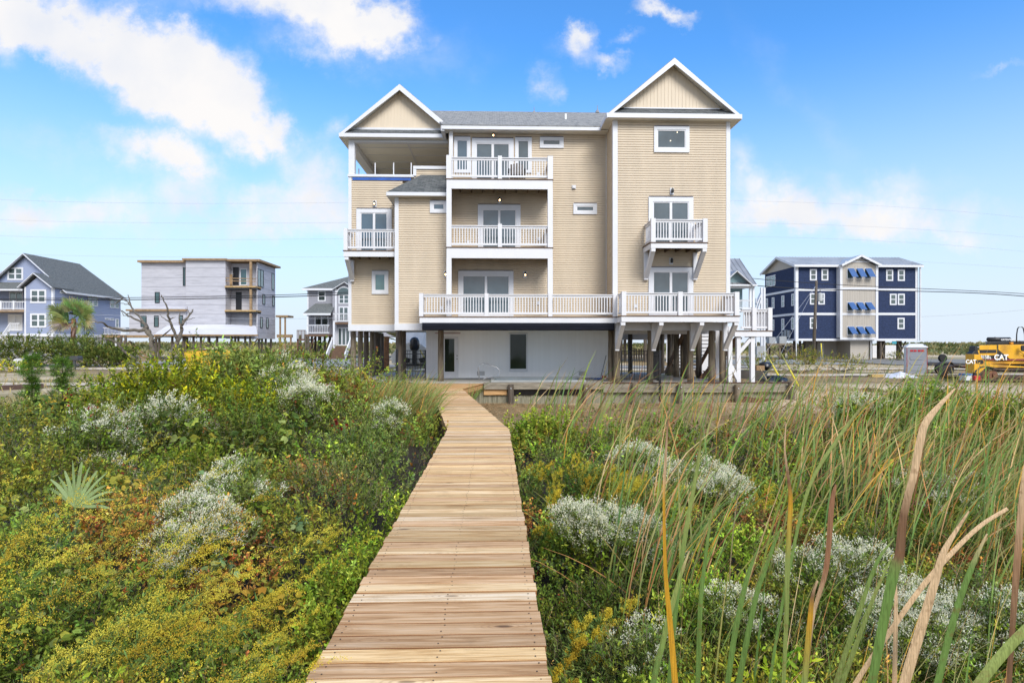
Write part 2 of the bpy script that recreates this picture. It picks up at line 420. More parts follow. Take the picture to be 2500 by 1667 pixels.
# terrace parapet raised piece
xr0 = PX(1010, YA - .2); zr = PZ(411, 1050, YA - .2)
wall('parapet_wall', [((xr0, YA - .02), (hx['ml'], YA - .02), ztA - .4, zr, (0, -1))], cores=[(xr0 + .01, hx['ml'] - .02, YA - .01, YA + .14, ztA - .4, zr)])
# corner boards, skirt bands, caps
m = MB()
def vb(x0, x1, y, z0, z1, t=.035): m.box(x0, x1, y - t, y + .02, z0, z1)
vb(hx['tl'] - .012, hx['tl'] + .17, YT, Z1 - .05, ZE); vb(hx['tr'] - .15, hx['tr'] + .02, YT, Z1 - .05, ZE)
m.box(hx['tl'] - .033, hx['tl'] - .012, YT - .035, YT + .14, Z1 - .05, ZE)
m.box(hx['tl'] - .03, hx['tl'] + .0, YM - .06, YM - .012, Z1 - .05, ZE)
vb(hx['al'] - .02, hx['al'] + .12, YA, BANDZ, ztA); vb(hx['bl'] - .02, hx['bl'] + .15, YB, BANDZ + .004, ztB)
vb(hx['br'] - .02, hx['br'] + .1, YB, BANDZ + .004, ztB)
m.build('corner_board', TRIM, house)
m = MB(); m.box(hx['al'] - .025, hx['bl'] - .03, YA - .05, YA + .3, BANDZ - .0, ZBASE); m.box(hx['bl'] - .025, PX(1031, YB), YB - .055, YB + .3, BANDZ - .004, ZBASE)
m.box(hx['al'] - .026, hx['al'] + .2, YA + .31, BACK, BANDZ + .03, ZBASE)
m.box(hx['tl'] + .1, hx['tr'] - .05, YT + .02, YT + .35, PZ(806.7, 1640, YT), Z1 - .22)
m.box(hx['tl'] + .3, hx['tr'] - .2, YT + 1.6, YT + 1.9, PZ(806.7, 1640, YT) - .12, Z1 - .3)
m.build('skirt_band', TRIM, house)
m = MB(); m.box(hx['al'] - .03, hx['ml'], YA + .3, BACK, BANDZ + .06, ZBASE - .01); m.box(hx['ml'] + .01, hx['tr'], YM + .2, BACK, BANDZ + .065, Z1 - .06)
m.build('floor_soffit', SOFF, house)
m = MB(); m.box(PX(860, YA - .06), PX(1003, YA - .06), YA - .045, YA - .02, PZ(441, 930, YA), PZ(434.5, 930, YA))
m.build('blue_tape', plain('blue_membrane', (.02, .10, .42), .5, .2), house)
m = MB(); m.box(hx['al'] - .04, xr0, YA - .08, YA + .2, PZ(433, 930, YA), PZ(427, 930, YA)); m.box(xr0 - .04, hx['ml'], YA - .1, YA + .2, PZ(414.5, 1050, YA), PZ(407, 1050, YA))
m.box(xr0 - .04, xr0 + .1, YA - .1, YA + .19, PZ(431, 1010, YA), PZ(414.6, 1010, YA))
m.build('parapet_cap', TRIM, house)
# terrace posts and ceiling
m = MB(); zc = PZ(343, 900, YA)
m.box(hx['al'] - .01, hx['al'] + .26, YA - .04, YA + .22, PZ(427, 860, YA), zc)
m.box(hx['al'] + .0, hx['al'] + .25, 31.2, 31.45, ztA - .2, zc)
m.build('terrace_post', TRIM, house)
m = MB(); m.box(hx['al'] + .02, hx['ml'] + .2, YA + .0, BACK, zc + .01, zc + .08)
m.build('terrace_ceiling', plain('porch_ceiling', (.80, .79, .72), .6, .04, 1), house)
m = MB()
for y in (27.6, 28.7, 29.8, 30.9, 32): m.box(hx['al'] + .25, hx['ml'], y, y + .03, zc - .012, zc + .012)
xm = (hx['al'] + hx['ml']) / 2 + .3
m.box(xm, xm + .07, YA + .3, BACK - 1, zc - .016, zc + .008)
m.box(hx['al'] - .005, hx['al'] + .25, YA + .23, BACK, zc - .28, zc + .005); m.box(hx['al'], hx['ml'], YA - .03, YA + .21, zc - .09, zc + .005)
m.build('ceiling_batten', TRIM, house)
m = MB(); m.siding((hx['al'] + .3, 33.0), (hx['ml'] + .2, 33.0), ztA - .3, zc, (0, -1)); m.siding((hx['ml'] + .0, YM + .3), (hx['ml'] + .0, 33), ztA - .3, ZE, (-1, 0)); m.build('terrace_wall', TAN, house)
m = MB()
for u in (916, 961, 1004): m.box(PX(u - 1.2, YA + .05), PX(u + 1.2, YA + .05), YA + .04, YA + .09, PZ(428, u, YA), PZ(397, u, YA))
for y in (28.0, 29.2, 30.4): m.box(hx['al'] + .1, hx['al'] + .15, y, y + .05, ztA - .1, ztA + .75)
m.build('rail_stanchion', TRIM, house)
# ---- roofs
def slope(m, a, b, c, d):
    """roof quad a,b (eave) c,d (ridge) with uv in metres"""
    a, b, c, d = map(Vector, (a, b, c, d)); ex = (b - a).normalized(); ey = (d - a) - ex * (d - a).dot(ex); ey.normalize()
    uv = [((p - a).dot(ex), (p - a).dot(ey)) for p in (a, b, c, d)]
    m.quad(a, b, c, d, uv=uv)
def slab_slope(m, a, b, c, d, t=.1):
    slope(m, a, b, c, d)
    dn = Vector((0, 0, -t)); A, B, Cc, Dd = [Vector(p) + dn for p in (a, b, c, d)]
    m.quad(Dd, Cc, B, A); m.quad(A, B, Vector(b), Vector(a)); m.quad(B, Cc, Vector(c), Vector(b)); m.quad(Dd, A, Vector(a), Vector(d)); m.quad(Cc, Dd, Vector(d), Vector(c))
def gable(uL, vL, uP, vP, uR, vR, Yf, Yback, roofmat, xcut=None):
    """front gable whose rake peak and ends are given in the facade plane Yf"""
    xl, zl = PX(uL, Yf), PZ(vL, uL, Yf); xp, zp = PX(uP, Yf), PZ(vP, uP, Yf); xr, zr_ = 2 * xp - xl, zl
    m = MB(); slab_slope(m, (xl, Yback, zl), (xl, Yf, zl), (xp, Yf, zp), (xp, Yback, zp)); slab_slope(m, (xr, Yf, zr_), (xr, Yback, zr_), (xp, Yback, zp), (xp, Yf, zp)); m.build('gable_roof', roofmat, house)
    return xl, zl, xp, zp, xr
# tower gable
FH = .2
def rake(m, xl, zl, xp, zp, y, w=.2, t=.05, cutx=None, right=True):
    sl = (zp - zl) / (xp - xl); L_ = math.hypot(1, sl); dz = w * L_
    m.prism([(xl, zl - .035), (xp, zp - .035), (xp, zp - .035 - dz), (xl, zl - .035 - dz * .55)], 'y', y - t, y - .001)
    if right:
        xr = 2 * xp - xl
        if cutx and cutx < xr:
            zc_ = zp - sl * (cutx - xp)
            m.prism([(xp + .001, zp - .035), (cutx, zc_ - .035), (cutx, zc_ - .035 - dz), (xp + .001, zp - .035 - dz)], 'y', y - t, y - .001)
        else:
            m.prism([(xp + .001, zp - .035), (xr, zl - .035), (xr, zl - .035 - dz * .55), (xp + .001, zp - .035 - dz)], 'y', y - t, y - .001)
def gable_face(m, xl, zl, xp, zp, y, z0, w=.25, cutx=None):
    """board and batten triangle behind the rake"""
    sl = (zp - zl) / (xp - xl); xr = 2 * xp - xl; x = xl + .15; k = 0
    top = lambda x: zl + sl * (x - xl) - w if x < xp else zl + sl * (xr - x) - w
    while x < (cutx or xr):
        x1 = x + .15; k += 1
        za, zb = top(x), top(x1)
        if max(za, zb) > z0:
            yy = y - (.0 if k % 2 else .0)
            if x < xp < x1: m.add([(x, yy, z0), (x1, yy, z0), (x1, yy, zb), (xp, yy, top(xp)), (x, yy, za)], [(0, 1, 2, 3, 4)])
            else: m.quad((x, yy, z0), (x1, yy, z0), (x1, yy, max(zb, z0)), (x, yy, max(za, z0)))
            m.box(x1 - .011, x1 + .009, yy - .014, yy + .01, z0, max(zb - .02, z0 + .01))
        x = x1
YG1 = YT - .33
xl, zl, xp, zp, xr = gable(1481, 279, 1646.4, 141, 1809, 283, YG1, BACK, ROOF)
m = MB(); rake(m, xl, zl, xp, zp, YG1); fz0, fz1 = PZ(289.5, 1640, YG1), PZ(278.5, 1640, YG1)
m.box(xl - .0, xr, YG1 - .055, YG1 - .002, fz0, fz1); m.box(xl - .02, xl + .02, YG1 - .0, YM - .5, fz0, fz1 - .01); m.box(xr - .02, xr + .02, YG1, BACK, fz0, fz1 - .01)
m.build('fascia', TRIM, house)
m = MB(); m.box(xl + .021, xr - .021, YG1 + .0, YT + .05, fz0 + .005, fz0 + .03); m.box(xl + .021, hx['tl'], YT + .051, YM + .02, fz0 + .004, fz0 + .028); m.box(hx['tr'], xr - .021, YT + .06, BACK, fz0 + .004, fz0 + .028)
sl = (zp - zl) / (xp - xl)
for sgn in (1, -1):   # sloping rake soffits
    xe = xl if sgn > 0 else xr
    m.quad((xe, YG1, zl - .13), (xp, YG1, zp - .13), (xp, YT + .1, zp - .13), (xe, YT + .1, zl - .13))
m.build('soffit', SOFF, house)
zpf = PZ(267, 1640, YT + .05)
m = MB(); slope(m, (xl + .25, YG1 - .05, fz1 + .012), (xr - .25, YG1 - .05, fz1 + .012), (xr - .7, YT + .06, zpf), (xl + .7, YT + .06, zpf)); m.build('pent_roof', ROOFD, house)
m = MB(); gable_face(m, xl, zl, xp, zp, YT + .04, zpf + .03, .15); m.build('gable_panel', TANB, house)
m = MB(); m.box(xl + .8, xr - .8, YT - .0, YT + .03, zpf - .005, zpf + .045); m.build('gable_sill', TRIM, house)
# left gable
YG2 = YA - .33
xl2, zl2, xp2, zp2, xr2 = gable(828, 326, 975.6, 205, 1122, 330, YG2, BACK, ROOF)
cut = PX(1082, YG2)
m = MB(); rake(m, xl2, zl2, xp2, zp2, YG2, cutx=cut); gz0, gz1 = PZ(336, 950, YG2), PZ(327, 950, YG2)
m.box(xl2, cut, YG2 - .055, YG2 - .002, gz0, gz1); m.box(xl2 - .02, xl2 + .02, YG2, BACK, gz0, gz1 - .01)
m.build('fascia', TRIM, house)
m = MB(); m.box(xl2 + .021, cut, YG2, YA + .3, gz0 + .005, gz0 + .03); m.box(xl2 + .021, hx['al'], YA + .31, BACK, gz0 + .004, gz0 + .028)
m.quad((xl2, YG2, zl2 - .13), (xp2, YG2, zp2 - .13), (xp2, YA + .1, zp2 - .13), (xl2, YA + .1, zl2 - .13)); m.quad((cut, YG2, zp2 - .13 - (zp2 - zl2) / (xp2 - xl2) * (cut - xp2)), (xp2, YG2, zp2 - .13), (xp2, YA + .1, zp2 - .13), (cut, YA + .1, zp2 - .13 - (zp2 - zl2) / (xp2 - xl2) * (cut - xp2)))
m.build('soffit', SOFF, house)
zpf2 = PZ(315.5, 950, YA + .05)
m = MB(); slope(m, (xl2 + .22, YG2 - .05, gz1 + .012), (cut, YG2 - .05, gz1 + .012), (cut, YA + .06, zpf2), (xl2 + .6, YA + .06, zpf2)); m.build('pent_roof', ROOFD, house)
m = MB(); gable_face(m, xl2, zl2, xp2, zp2, YA + .04, zpf2 + .03, .15, cutx=cut + .2); m.build('gable_panel', TANB, house)
m = MB(); m.box(xl2 + .7, cut, YA, YA + .03, zpf2 - .005, zpf2 + .045); m.box(hx['al'] + .1, cut, YA - .01, YA + .03, gz0 + .04, zpf2 - .01); m.build('gable_sill', TRIM, house)
m = MB(); m.box(cut - .02, PX(1079, YM - .55) + .1, YM - .55 + .03, YA + .25, gz0 + .0, gz1 + .06); m.build('eave_return', TRIM, house)
# main roof
YE = YM - .55; xe0, xe1 = PX(1079, YE), PX(1466, YE); ez0, ez1 = PZ(317.5, 1300, YE), PZ(307.5, 1300, YE)
ZR = PZ(273, 1265, 31.2)
m = MB(); slab_slope(m, (xe0, YE - .03, ez1 + .012), (xe1 + .02, YE - .03, ez1 + .012), (hx['tl'] + 1.5, 31.2, ZR), (xe0 - 1.2, 31.2, ZR), .04); slope(m, (hx['tl'] + 1.5, BACK, ez1), (xe0 - 1.2, BACK, ez1), (xe0 - 1.2, 31.2, ZR), (hx['tl'] + 1.5, 31.2, ZR)); m.build('main_roof', ROOF, house)
m = MB(); m.box(xe0, xe1, YE - .02, YE + .02, ez0, ez1); m.box(xe0 - .02, xe0 + .02, YE + .021, YG2, ez0, ez1 - .01); m.build('fascia', TRIM, house)
m = MB(); m.box(xe0 + .02, hx['tl'] - .02, YE + .02, YM + .02, ez0 + .01, ez0 + .03)
m.build('soffit', SOFF, house)
for u, v0, v1, yy in ((1304, 266, 275, 31.1), (1458.5, 262, 272, 31.1)):
    m = MB(); x, _, z = P(u, v1, yy); m.lathe((x, yy, z - .1), [(.12, 0), (.1, .1), (.02, .2), (.014, .2 + (v1 - v0) * .022)], 8); m.build('roof_vent', plain('vent_grey', (.25, .26, .28), .5, .1), house)
x, y, z = P(1381, 295, 27.9); m = MB(); m.lathe((x, y, z - .1), [(.16, -.1), (.12, .05), (.055, .16), (.055, .42)], 10); m.build('roof_vent', plain('vent_white', (.8, .8, .78), .5, .05), house)
# hip roof over the bay
ye = YB - .35; bx0, bx1 = PX(944, ye), PX(1091, ye); bz0, bz1 = PZ(478, 1000, ye), PZ(469.5, 1000, ye); zt = PZ(427, 1060, YA - .1)
xt = PX(1028, YA - .05)
m = MB(); slope(m, (bx0, ye, bz1 + .01), (bx1, ye, bz1 + .01), (bx1, YA - .06, zt), (xt, YA - .06, zt)); slope(m, (bx0, YA - .06, bz1 + .01), (bx0, ye, bz1 + .01), (xt, YA - .06, zt), (xt - .01, YA - .055, zt))
m.build('hip_roof', ROOFD, house)
m = MB(); m.box(bx0, bx1, ye - .03, ye + .0, bz0, bz1); m.box(bx0 - .02, bx0 + .02, ye + .001, YA - .02, bz0, bz1 - .008); m.build('fascia', TRIM, house)
m = MB(); m.box(bx0 + .02, bx1, ye + .001, YB + .0, bz0 + .008, bz0 + .03); m.box(bx0 + .02, hx['bl'], YB, YA, bz0 + .008, bz0 + .03); m.build('soffit', SOFF, house)

# ---- windows and doors
def opening(kind, Y, cas, panes, glass=GLASS, parent=house, frame=TRIM, zb=None, flash=True, ct=.055, px=True):
    """cas = (u0,v0,u1,v1) outer casing; panes = list of u ranges, pane v range"""
    u0, v0, u1, v1 = cas; uc = (u0 + u1) / 2
    X = lambda u: PX(u, Y); Z = lambda v: PZ(v, uc, Y)
    zbot = zb if zb is not None else Z(v1)
    x0, x1, z1 = X(u0), X(u1), Z(v0)
    (pv0, pv1), us = panes[0], panes[1:]
    pz1 = Z(pv0); pz0 = Z(pv1) if pv1 is not None else zbot + .17
    ix0, ix1 = X(us[0][0]), X(us[-1][1]); fw = .045
    a0, a1, b1 = ix0 - fw, ix1 + fw, pz1 + fw; b0 = pz0 - fw if pv1 is not None else zbot + .001
    m = MB(); y = Y - .017
    m.box(x0, a0, y - ct, y, zbot, z1); m.box(a1, x1, y - ct, y, zbot, z1); m.box(a0, a1, y - ct, y, b1, z1)
    if pv1 is not None: m.box(a0, a1, y - ct, y, zbot, b0)
    o = m.build(kind, frame, parent)
    m = MB(); yy = y - .035
    m.box(a0, ix0, yy, y, b0, b1); m.box(ix1, a1, yy, y, b0, b1); m.box(ix0, ix1, yy, y, pz1, b1); m.box(ix0, ix1, yy, y, b0, pz0)
    for i in range(len(us) - 1): m.box(X(us[i][1]), X(us[i + 1][0]), yy - .012, y, pz0, pz1)
    m.build('sash', WHITE, o)
    for a, b in us:
        m = MB(); m.quad((X(a), y - .012, pz0), (X(b), y - .012, pz0), (X(b), y - .012, pz1), (X(a), y - .012, pz1)); m.build('pane', glass, o)
    if flash:
        m = MB(); m.box(x0 + .02, x1 - .02, y - ct - .02, y, z1, z1 + .025); m.build('flashing', FLASH, o)
    return o
def slider(Y, cas, pv0, us, zb): 
    o = opening('sliding_door', Y, cas, [(pv0, None)] + us, zb=zb); return o
slider(YM, (1152, 339, 1254, 0), 353.4, [(1164.4, 1199.9), (1206, 1241.7)], Z3 + .01)
slider(YM, (1166.6, 500.7, 1270.8, 0), 514.4, [(1180, 1216), (1221.4, 1258)], Z2 + .01)
slider(YM, (1118.8, 661.7, 1253.6, 0), 675, [(1131.5, 1183.5), (1189.5, 1241.5)], Z1 + .01)
slider(YA, (870.8, 510, 956.8, 0), 522.4, [(882.9, 911), (916.7, 944)], PZ(611.7, 900, 25.55))
slider(YT, (1582.8, 481.6, 1691.5, 0), 496, [(1595.8, 1633.8), (1640, 1678)], PZ(592, 1660, YTD))
slider(YT, (1582.8, 653, 1691.5, 0), 665.8, [(1595.8, 1633.8), (1640, 1678)], Z1 + .01)
opening('window', YM, (1108.7, 335.3, 1148.9, 423), [(344.9, 415), (1117, 1140)])
opening('window', YM, (1257.3, 337, 1298, 423), [(346, 416), (1266, 1289)])
opening('window', YM, (1317.9, 336, 1375.7, 362.7), [(344.5, 353.8), (1327, 1365.7)])
opening('window', YM, (1399.5, 497.5, 1457, 524), [(506, 514.4), (1409, 1447.6)])
opening('window', YB, (1050, 491, 1094, 520.8), [(500, 511), (1059.8, 1083)])
opening('window', YA, (908.4, 661.7, 948.9, 718), [(671, 708), (917, 939)], glass=GLASSG)
opening('window', YT, (1596, 310, 1682, 373.3), [(320.8, 361), (1606, 1670.7)])
# interior downlights seen through the tower window
for u, v in ((1653.5, 323.5), (1637, 344)):
    x, y, z = P(u, v, YT - .035); m = MB(); m.lathe((x, y, z), [(.022, 0), (.022, .004)], 10, 'y'); m.build('lamp', mat_emit('downlight', (1, .85, .6), 2.5), house)
# ---- lanterns
BULB = mat_emit('bulb', (1, .62, .30), 6); LGL = plain('lantern_black', (.015, .015, .015), .35, .1)
def lantern(u, v, Y, lit=True):
    x, y, z = P(u, v, Y); y -= .017
    m = MB(); m.box(x - .08, x + .08, y - .03, y, z - .14, z + .14); b = m.build('wall_lantern', TRIM, house)
    m = MB(); m.lathe((x, y - .12, z - .09), [(.03, 0), (.055, .02), (.06, .12), (.045, .17), (.02, .21)], 10); m.bar((x, y - .1, z + .1), (x, y - .02, z + .08), .03)
    if lit: m2 = MB(); m2.lathe((x, y - .155, z - .075), [(.015, 0), (.034, .03), (.034, .08), (.012, .11)], 8); m2.build('bulb', BULB, b)
    m.build('lamp_housing', LGL, b)
for a in ((1204.5, 333, YM), (1219.8, 490, YM), (1282, 671, YM), (1088.5, 670, YB), (915.4, 498.5, YA)): lantern(*a)
lantern(1639.8, 468, YT, False); lantern(1638, 637.8, YT, False)
m = MB(); x, y, z = P(1400.8, 458, YM); m.box(x - .07, x + .07, y - .12, y - .01, z - .05, z + .07); m.box(x - .09, x + .09, y - .03, y - .012, z - .08, z + .09); m.build('vent_hood', TRIM, house)
for u, v, Y in ((1551, 747, YT), (1315, 740, YM), (1316, 584, YM), (1143, 591, YM), (1079, 752, YB), (1314, 425, YM)):
    x, y, z = P(u, v, Y); m = MB(); m.box(x - .06, x + .06, y - .045, y - .012, z - .075, z + .075); m.build('outlet_cover', TRIM, house)

# ---- decks, rails, columns
def balustrade(m, p, q, z, h=.914, step=.112, posts=(), pw=.19, cap=True):
    """rail from p to q (x,y) at floor z"""
    p = Vector((*p, 0)); q = Vector((*q, 0)); d = q - p; Ln = d.length; d.normalize()
    A = lambda t, zz: p + d * t + Vector((0, 0, zz))
    m.bar(A(0, z + h - .075), A(Ln, z + h - .075), .05, .09); m.bar(A(0, z + h - .015), A(Ln, z + h - .015), .13, .035)
    m.bar(A(0, z + .13), A(Ln, z + .13), .05, .085)
    n = int(Ln / step)
    for i in range(1, n):
        t = Ln * i / n
        m.bar(A(t, z + .17), A(t, z + h - .12), .036)
def post(m, x, y, z0, z1, w=.19): m.box(x - w / 2, x + w / 2, y - w / 2, y + w / 2, z0, z1)
def deck(x0, x1, y0, y1, z, fh, name='porch_deck', left=True, right=True):
    m = MB(); m.box(x0 - .03, x1 + .03, y0 - .03, y1, z - .035, z); o = m.build(name, DECKW, house)
    m = MB(); m.box(x0, x1, y0, y0 + .05, z - .035 - fh, z - .037)
    if left: m.box(x0, x0 + .05, y0 + .051, y1, z - .035 - fh, z - .037)
    if right: m.box(x1 - .05, x1, y0 + .051, y1, z - .035 - fh, z - .037)
    m.build('rim_board', WHITE, o)
    m = MB(); n = max(2, int((x1 - x0) / .45))
    for i in range(1, n): xx = x0 + (x1 - x0) * i / n; m.box(xx - .02, xx + .02, y0 + .06, y1 - .01, z - .22, z - .04)
    m.build('joist', plain('joist_brown', (.12, .075, .04), .8, .2), o)
    return o
cxl, cxr = PX(1096.5, YC), PX(1343, YC); cw = .21
y0c = YC - .1
# third and second floor porches
for z, vb_, nm in ((Z3, 463, 3), (Z2, 631.4, 2)):
    deck(cxl - .1, cxr + .1, y0c, YM - .02, z, z - PZ(vb_, 1215, YC) - .035, right=True)
    m = MB(); xm_ = PX(1220.5, YC)
    balustrade(m, (cxl + .1, YC), (xm_ - .08, YC), z); balustrade(m, (xm_ + .08, YC), (cxr - .1, YC), z)
    if nm == 3: balustrade(m, (cxr, YC + .1), (cxr, YM - .05), z)
    else: balustrade(m, (cxr - .06, YC + .1), (cxr - .06, YM - .05), z)
    m.build('balustrade', WHITE, house)
    m = MB(); post(m, xm_, YC, z, z + .98, .17); m.build('rail_post', WHITE, house)
zb3, zb2 = PZ(463, 1215, YC), PZ(631.4, 1215, YC)
for x in (cxl, cxr):
    m = MB(); post(m, x, YC - .005, Z3, Z3 + .98, cw + .01); m.build('rail_post', WHITE, house)
    m = MB(); post(m, x, YC, Z2, zb3, cw); m.build('column', WHITE, house)
    m = MB(); post(m, x, YC, Z1, zb2, cw); m.build('column', WHITE, house)
m = MB(); post(m, cxl - .0, YM - .2, Z3, ZE, .16); m.build('column', WHITE, house)
# first floor deck
xd0, xd1 = PX(1025, YD), PX(1507, YD)
deck(xd0, xd1, YD - .08, YM + .0, Z1 - .002, Z1 - PZ(787, 1200, YD), right=False)
m = MB(); ps = [PX(u, YD) for u in (1028.7, 1188, 1343, 1501)]
for a, b in zip(ps[:-1], ps[1:]): balustrade(m, (a + .09, YD), (b - .09, YD), Z1)
balustrade(m, (ps[0], YD + .1), (ps[0], YB - .1), Z1); m.build('balustrade', WHITE, house)
for x in ps: m = MB(); post(m, x, YD, Z1, Z1 + .95, .17); m.build('rail_post', WHITE, house)
# tower deck
xt0, xt1 = PX(1517, YTD), PX(1803, YTD)
deck(xt0 - .01, xt1 + .01, YTD - .08, YT - .02, Z1, Z1 - .035 - PZ(786, 1650, YTD), name='tower_deck')
m = MB(); ps = [xt0 + .09, PX(1660, YTD), xt1 - .09]
for a, b in zip(ps[:-1], ps[1:]): balustrade(m, (a + .09, YTD), (b - .09, YTD), Z1)
balustrade(m, (xt0 + .09, YTD + .1), (xt0 + .09, YD - .1), Z1); balustrade(m, (xt1 - .09, YTD + .1), (xt1 - .09, YT + .6), Z1); m.build('balustrade', WHITE, house)
for x in ps: m = MB(); post(m, x, YTD, Z1, Z1 + .95, .18); m.build('rail_post', WHITE, house)
# tower balcony
zb = PZ(592, 1660, YTD); xb0, xb1 = PX(1588.5, YTD), PX(1725.6, YTD)
deck(xb0, xb1, YTD - .06, YT - .02, zb, zb - .035 - PZ(606.6, 1660, YTD), name='balcony_deck')
m = MB(); balustrade(m, (xb0 + .18, YTD), (xb1 - .18, YTD), zb); balustrade(m, (xb0 + .09, YTD + .1), (xb0 + .09, YT - .05), zb); balustrade(m, (xb1 - .09, YTD + .1), (xb1 - .09, YT - .05), zb); m.build('balustrade', WHITE, house)
for x in (xb0 + .09, xb1 - .09): m = MB(); post(m, x, YTD, zb, zb + .95, .18); m.build('rail_post', WHITE, house)
# left balcony
YLB = 25.55; zlb = PZ(611.7, 900, YLB); xa0, xa1 = PX(839.5, YLB), hx['bl'] - .01
deck(xa0, xa1, YLB - .06, YA - .02, zlb, .24, name='balcony_deck')
m = MB(); balustrade(m, (xa0 + .18, YLB), (xa1, YLB), zlb); balustrade(m, (xa0 + .08, YLB + .1), (xa0 + .08, YA - .05), zlb); m.build('balustrade', WHITE, house)
m = MB(); post(m, xa0 + .09, YLB, zlb, zlb + .95, .17); m.build('rail_post', WHITE, house)
# brackets
def bracket(x, yf, yw, zt_, zb_, w=.15):
    m = MB(); m.bar((x, yf + .1, zt_ - .08), (x, yw - .12, zb_ + .12), w, .17, up=(1, 0, 0)); m.box(x - w * .55, x + w * .55, yw - .16, yw - .02, zb_, zt_)
    m.box(x - w * .56, x + w * .56, yf, yf + .22, zt_ - .13, zt_ + .002); m.build('bracket', WHITE, house)
zq = PZ(606.6, 1660, YTD)
bracket(xb0 + .1, YTD - .05, YT, zq - .002, PZ(684, 1573, YT)); bracket(xb1 - .1, YTD - .05, YT, zq - .002, PZ(684, 1699, YT))
zq = PZ(786, 1650, YTD)
for u in (1521, 1614, 1713, 1797): bracket(PX(u, YTD), YTD - .05, YT + .02, zq - .004, PZ(856, u, YT))
bracket(xa0 + .12, YLB - .04, YA + .0, zlb - .28, PZ(688, 857, YA))
# awning cassette under the deck
m = MB(); a0, a1 = PX(1031, YD - .1), PX(1500, YD - .1); za, zb_ = PZ(788, 1260, YD - .1), PZ(806.5, 1260, YD - .1)
m.prism([(YD - .16, zb_ + .04), (YD - .10, zb_), (YD + .1, zb_), (YD + .12, za), (YD - .12, za), (YD - .16, za - .1)], 'x', a0, a1)
m.box(a0 + .02, a1 - .02, YD - .2, YD - .16, zb_ + .02, zb_ + .2)
m.build('awning_cassette', plain('awning_black', (.008, .009, .016), .7, .3, 6, spec=.12, stretch=(.3, 3, 3)), house)
# ---- ground floor room
YRm = 27.4; rx0, rx1 = PX(1041, YRm), PX(1488, YRm); rz1 = PZ(800, 1260, YRm)
m = MB(); m.box(rx0, rx1, YRm, 32.5, SLAB + .04, rz1 + .3)
k = rx0
while k < rx1: m.box(k, k + .012, YRm - .008, YRm + .002, SLAB + .06, rz1); k += .2
m.build('room_wall', plain('white_panel', (.88, .885, .90), .5, .03, 1, stretch=(8, 8, .3)), house)
m = MB(); m.box(rx0 - .01, PX(1068, YRm), YRm - .04, YRm + .02, SLAB + .05, rz1)
for u in (1047, 1053, 1060): x = PX(u, YRm); m.box(x, x + .02, YRm - .055, YRm - .03, SLAB + .06, rz1)
m.build('corner_board', TRIM, house)
m = MB(); m.box(rx0 + .02, rx1, YRm - .02, YRm + .01, SLAB - .01, SLAB + .055); m.build('base_trim', plain('base_grey', (.2, .2, .2), .6, .1), house)
opening('glass_door', YRm, (1084, 822, 1119, 923), [(827, 907), (1086, 1109.5)], glass=GLASSD, flash=False, ct=.02)
for v in (868, 876): x, y, z = P(1116, v, YRm - .04); m = MB(); m.lathe((x, y - .05, z), [(.01, 0), (.028, .005), (.028, .045), (.02, .05)], 8, 'y'); m.build('door_knob', plain('brushed_metal', (.2, .2, .2), .3, .1, metal=1), house)
opening('window', YRm, (1243, 813, 1288, 907), [(816, 900), (1245.5, 1284.5)], glass=GLASSD, flash=False, ct=.03)
for u0, v0 in ((1165, 906), (1413, 906)):
    m = MB(); x0, y, z0 = P(u0, v0 + 10, YRm); x1, _, z1 = P(u0 + 18, v0, YRm); m.box(x0, x1, y - .03, y, z0, z1); o = m.build('flood_vent', plain('vent_steel', (.38, .38, .38), .5, .1), house)
    m = MB()
    for i in range(5): zz = z0 + .03 + (z1 - z0 - .05) * i / 4; m.box(x0 + .02, x1 - .02, y - .045, y - .03, zz - .006, zz + .006)
    m.build('louvre', TRIM, o)
m = MB(); x0, y, z0 = P(1062, 814.2, YRm - .03); x1 = PX(1124, YRm); m.box(x0, x1, y - .03, y, z0, z0 + .03); m.build('door_header', plain('red_header', (.25, .05, .03), .6, .2), house)
# ---- piles under the house
def pile(x, y, r, z1, dark=False, z0=SLAB - .03):
    m = MB(); n = 6; pts = [(x + random.uniform(-.008, .008), y, z0 + (z1 - z0) * i / n) for i in range(n + 1)]
    m.tube(pts, [r * (1.04 - .08 * i / n + random.uniform(-.02, .02)) for i in range(n + 1)], 12); return m.build('pile', PILED if dark else PILE, house, smooth=True)
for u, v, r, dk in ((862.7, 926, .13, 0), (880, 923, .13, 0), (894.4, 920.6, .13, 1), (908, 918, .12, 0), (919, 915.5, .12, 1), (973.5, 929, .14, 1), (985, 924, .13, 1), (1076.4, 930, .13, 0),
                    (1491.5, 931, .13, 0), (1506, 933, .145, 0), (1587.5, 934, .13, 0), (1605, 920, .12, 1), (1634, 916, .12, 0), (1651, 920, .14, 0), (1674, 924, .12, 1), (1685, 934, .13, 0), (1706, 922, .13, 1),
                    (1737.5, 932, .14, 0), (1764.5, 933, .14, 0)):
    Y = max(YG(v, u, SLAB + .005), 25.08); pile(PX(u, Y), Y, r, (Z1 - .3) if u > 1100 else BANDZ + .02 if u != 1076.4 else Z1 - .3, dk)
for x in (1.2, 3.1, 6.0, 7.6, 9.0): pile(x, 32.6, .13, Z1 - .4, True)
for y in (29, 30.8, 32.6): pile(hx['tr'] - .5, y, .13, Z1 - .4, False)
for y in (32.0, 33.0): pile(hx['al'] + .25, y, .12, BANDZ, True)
# white pvc pipes under the house
m = MB()
for u in (1749, 1753, 1757.5): x = PX(u, 26.2); m.tube([(x, 26.2, SLAB + .1), (x, 26.2, Z1 - .5)], .05, 8)
m.build('drain_pipe', WHITE, house)
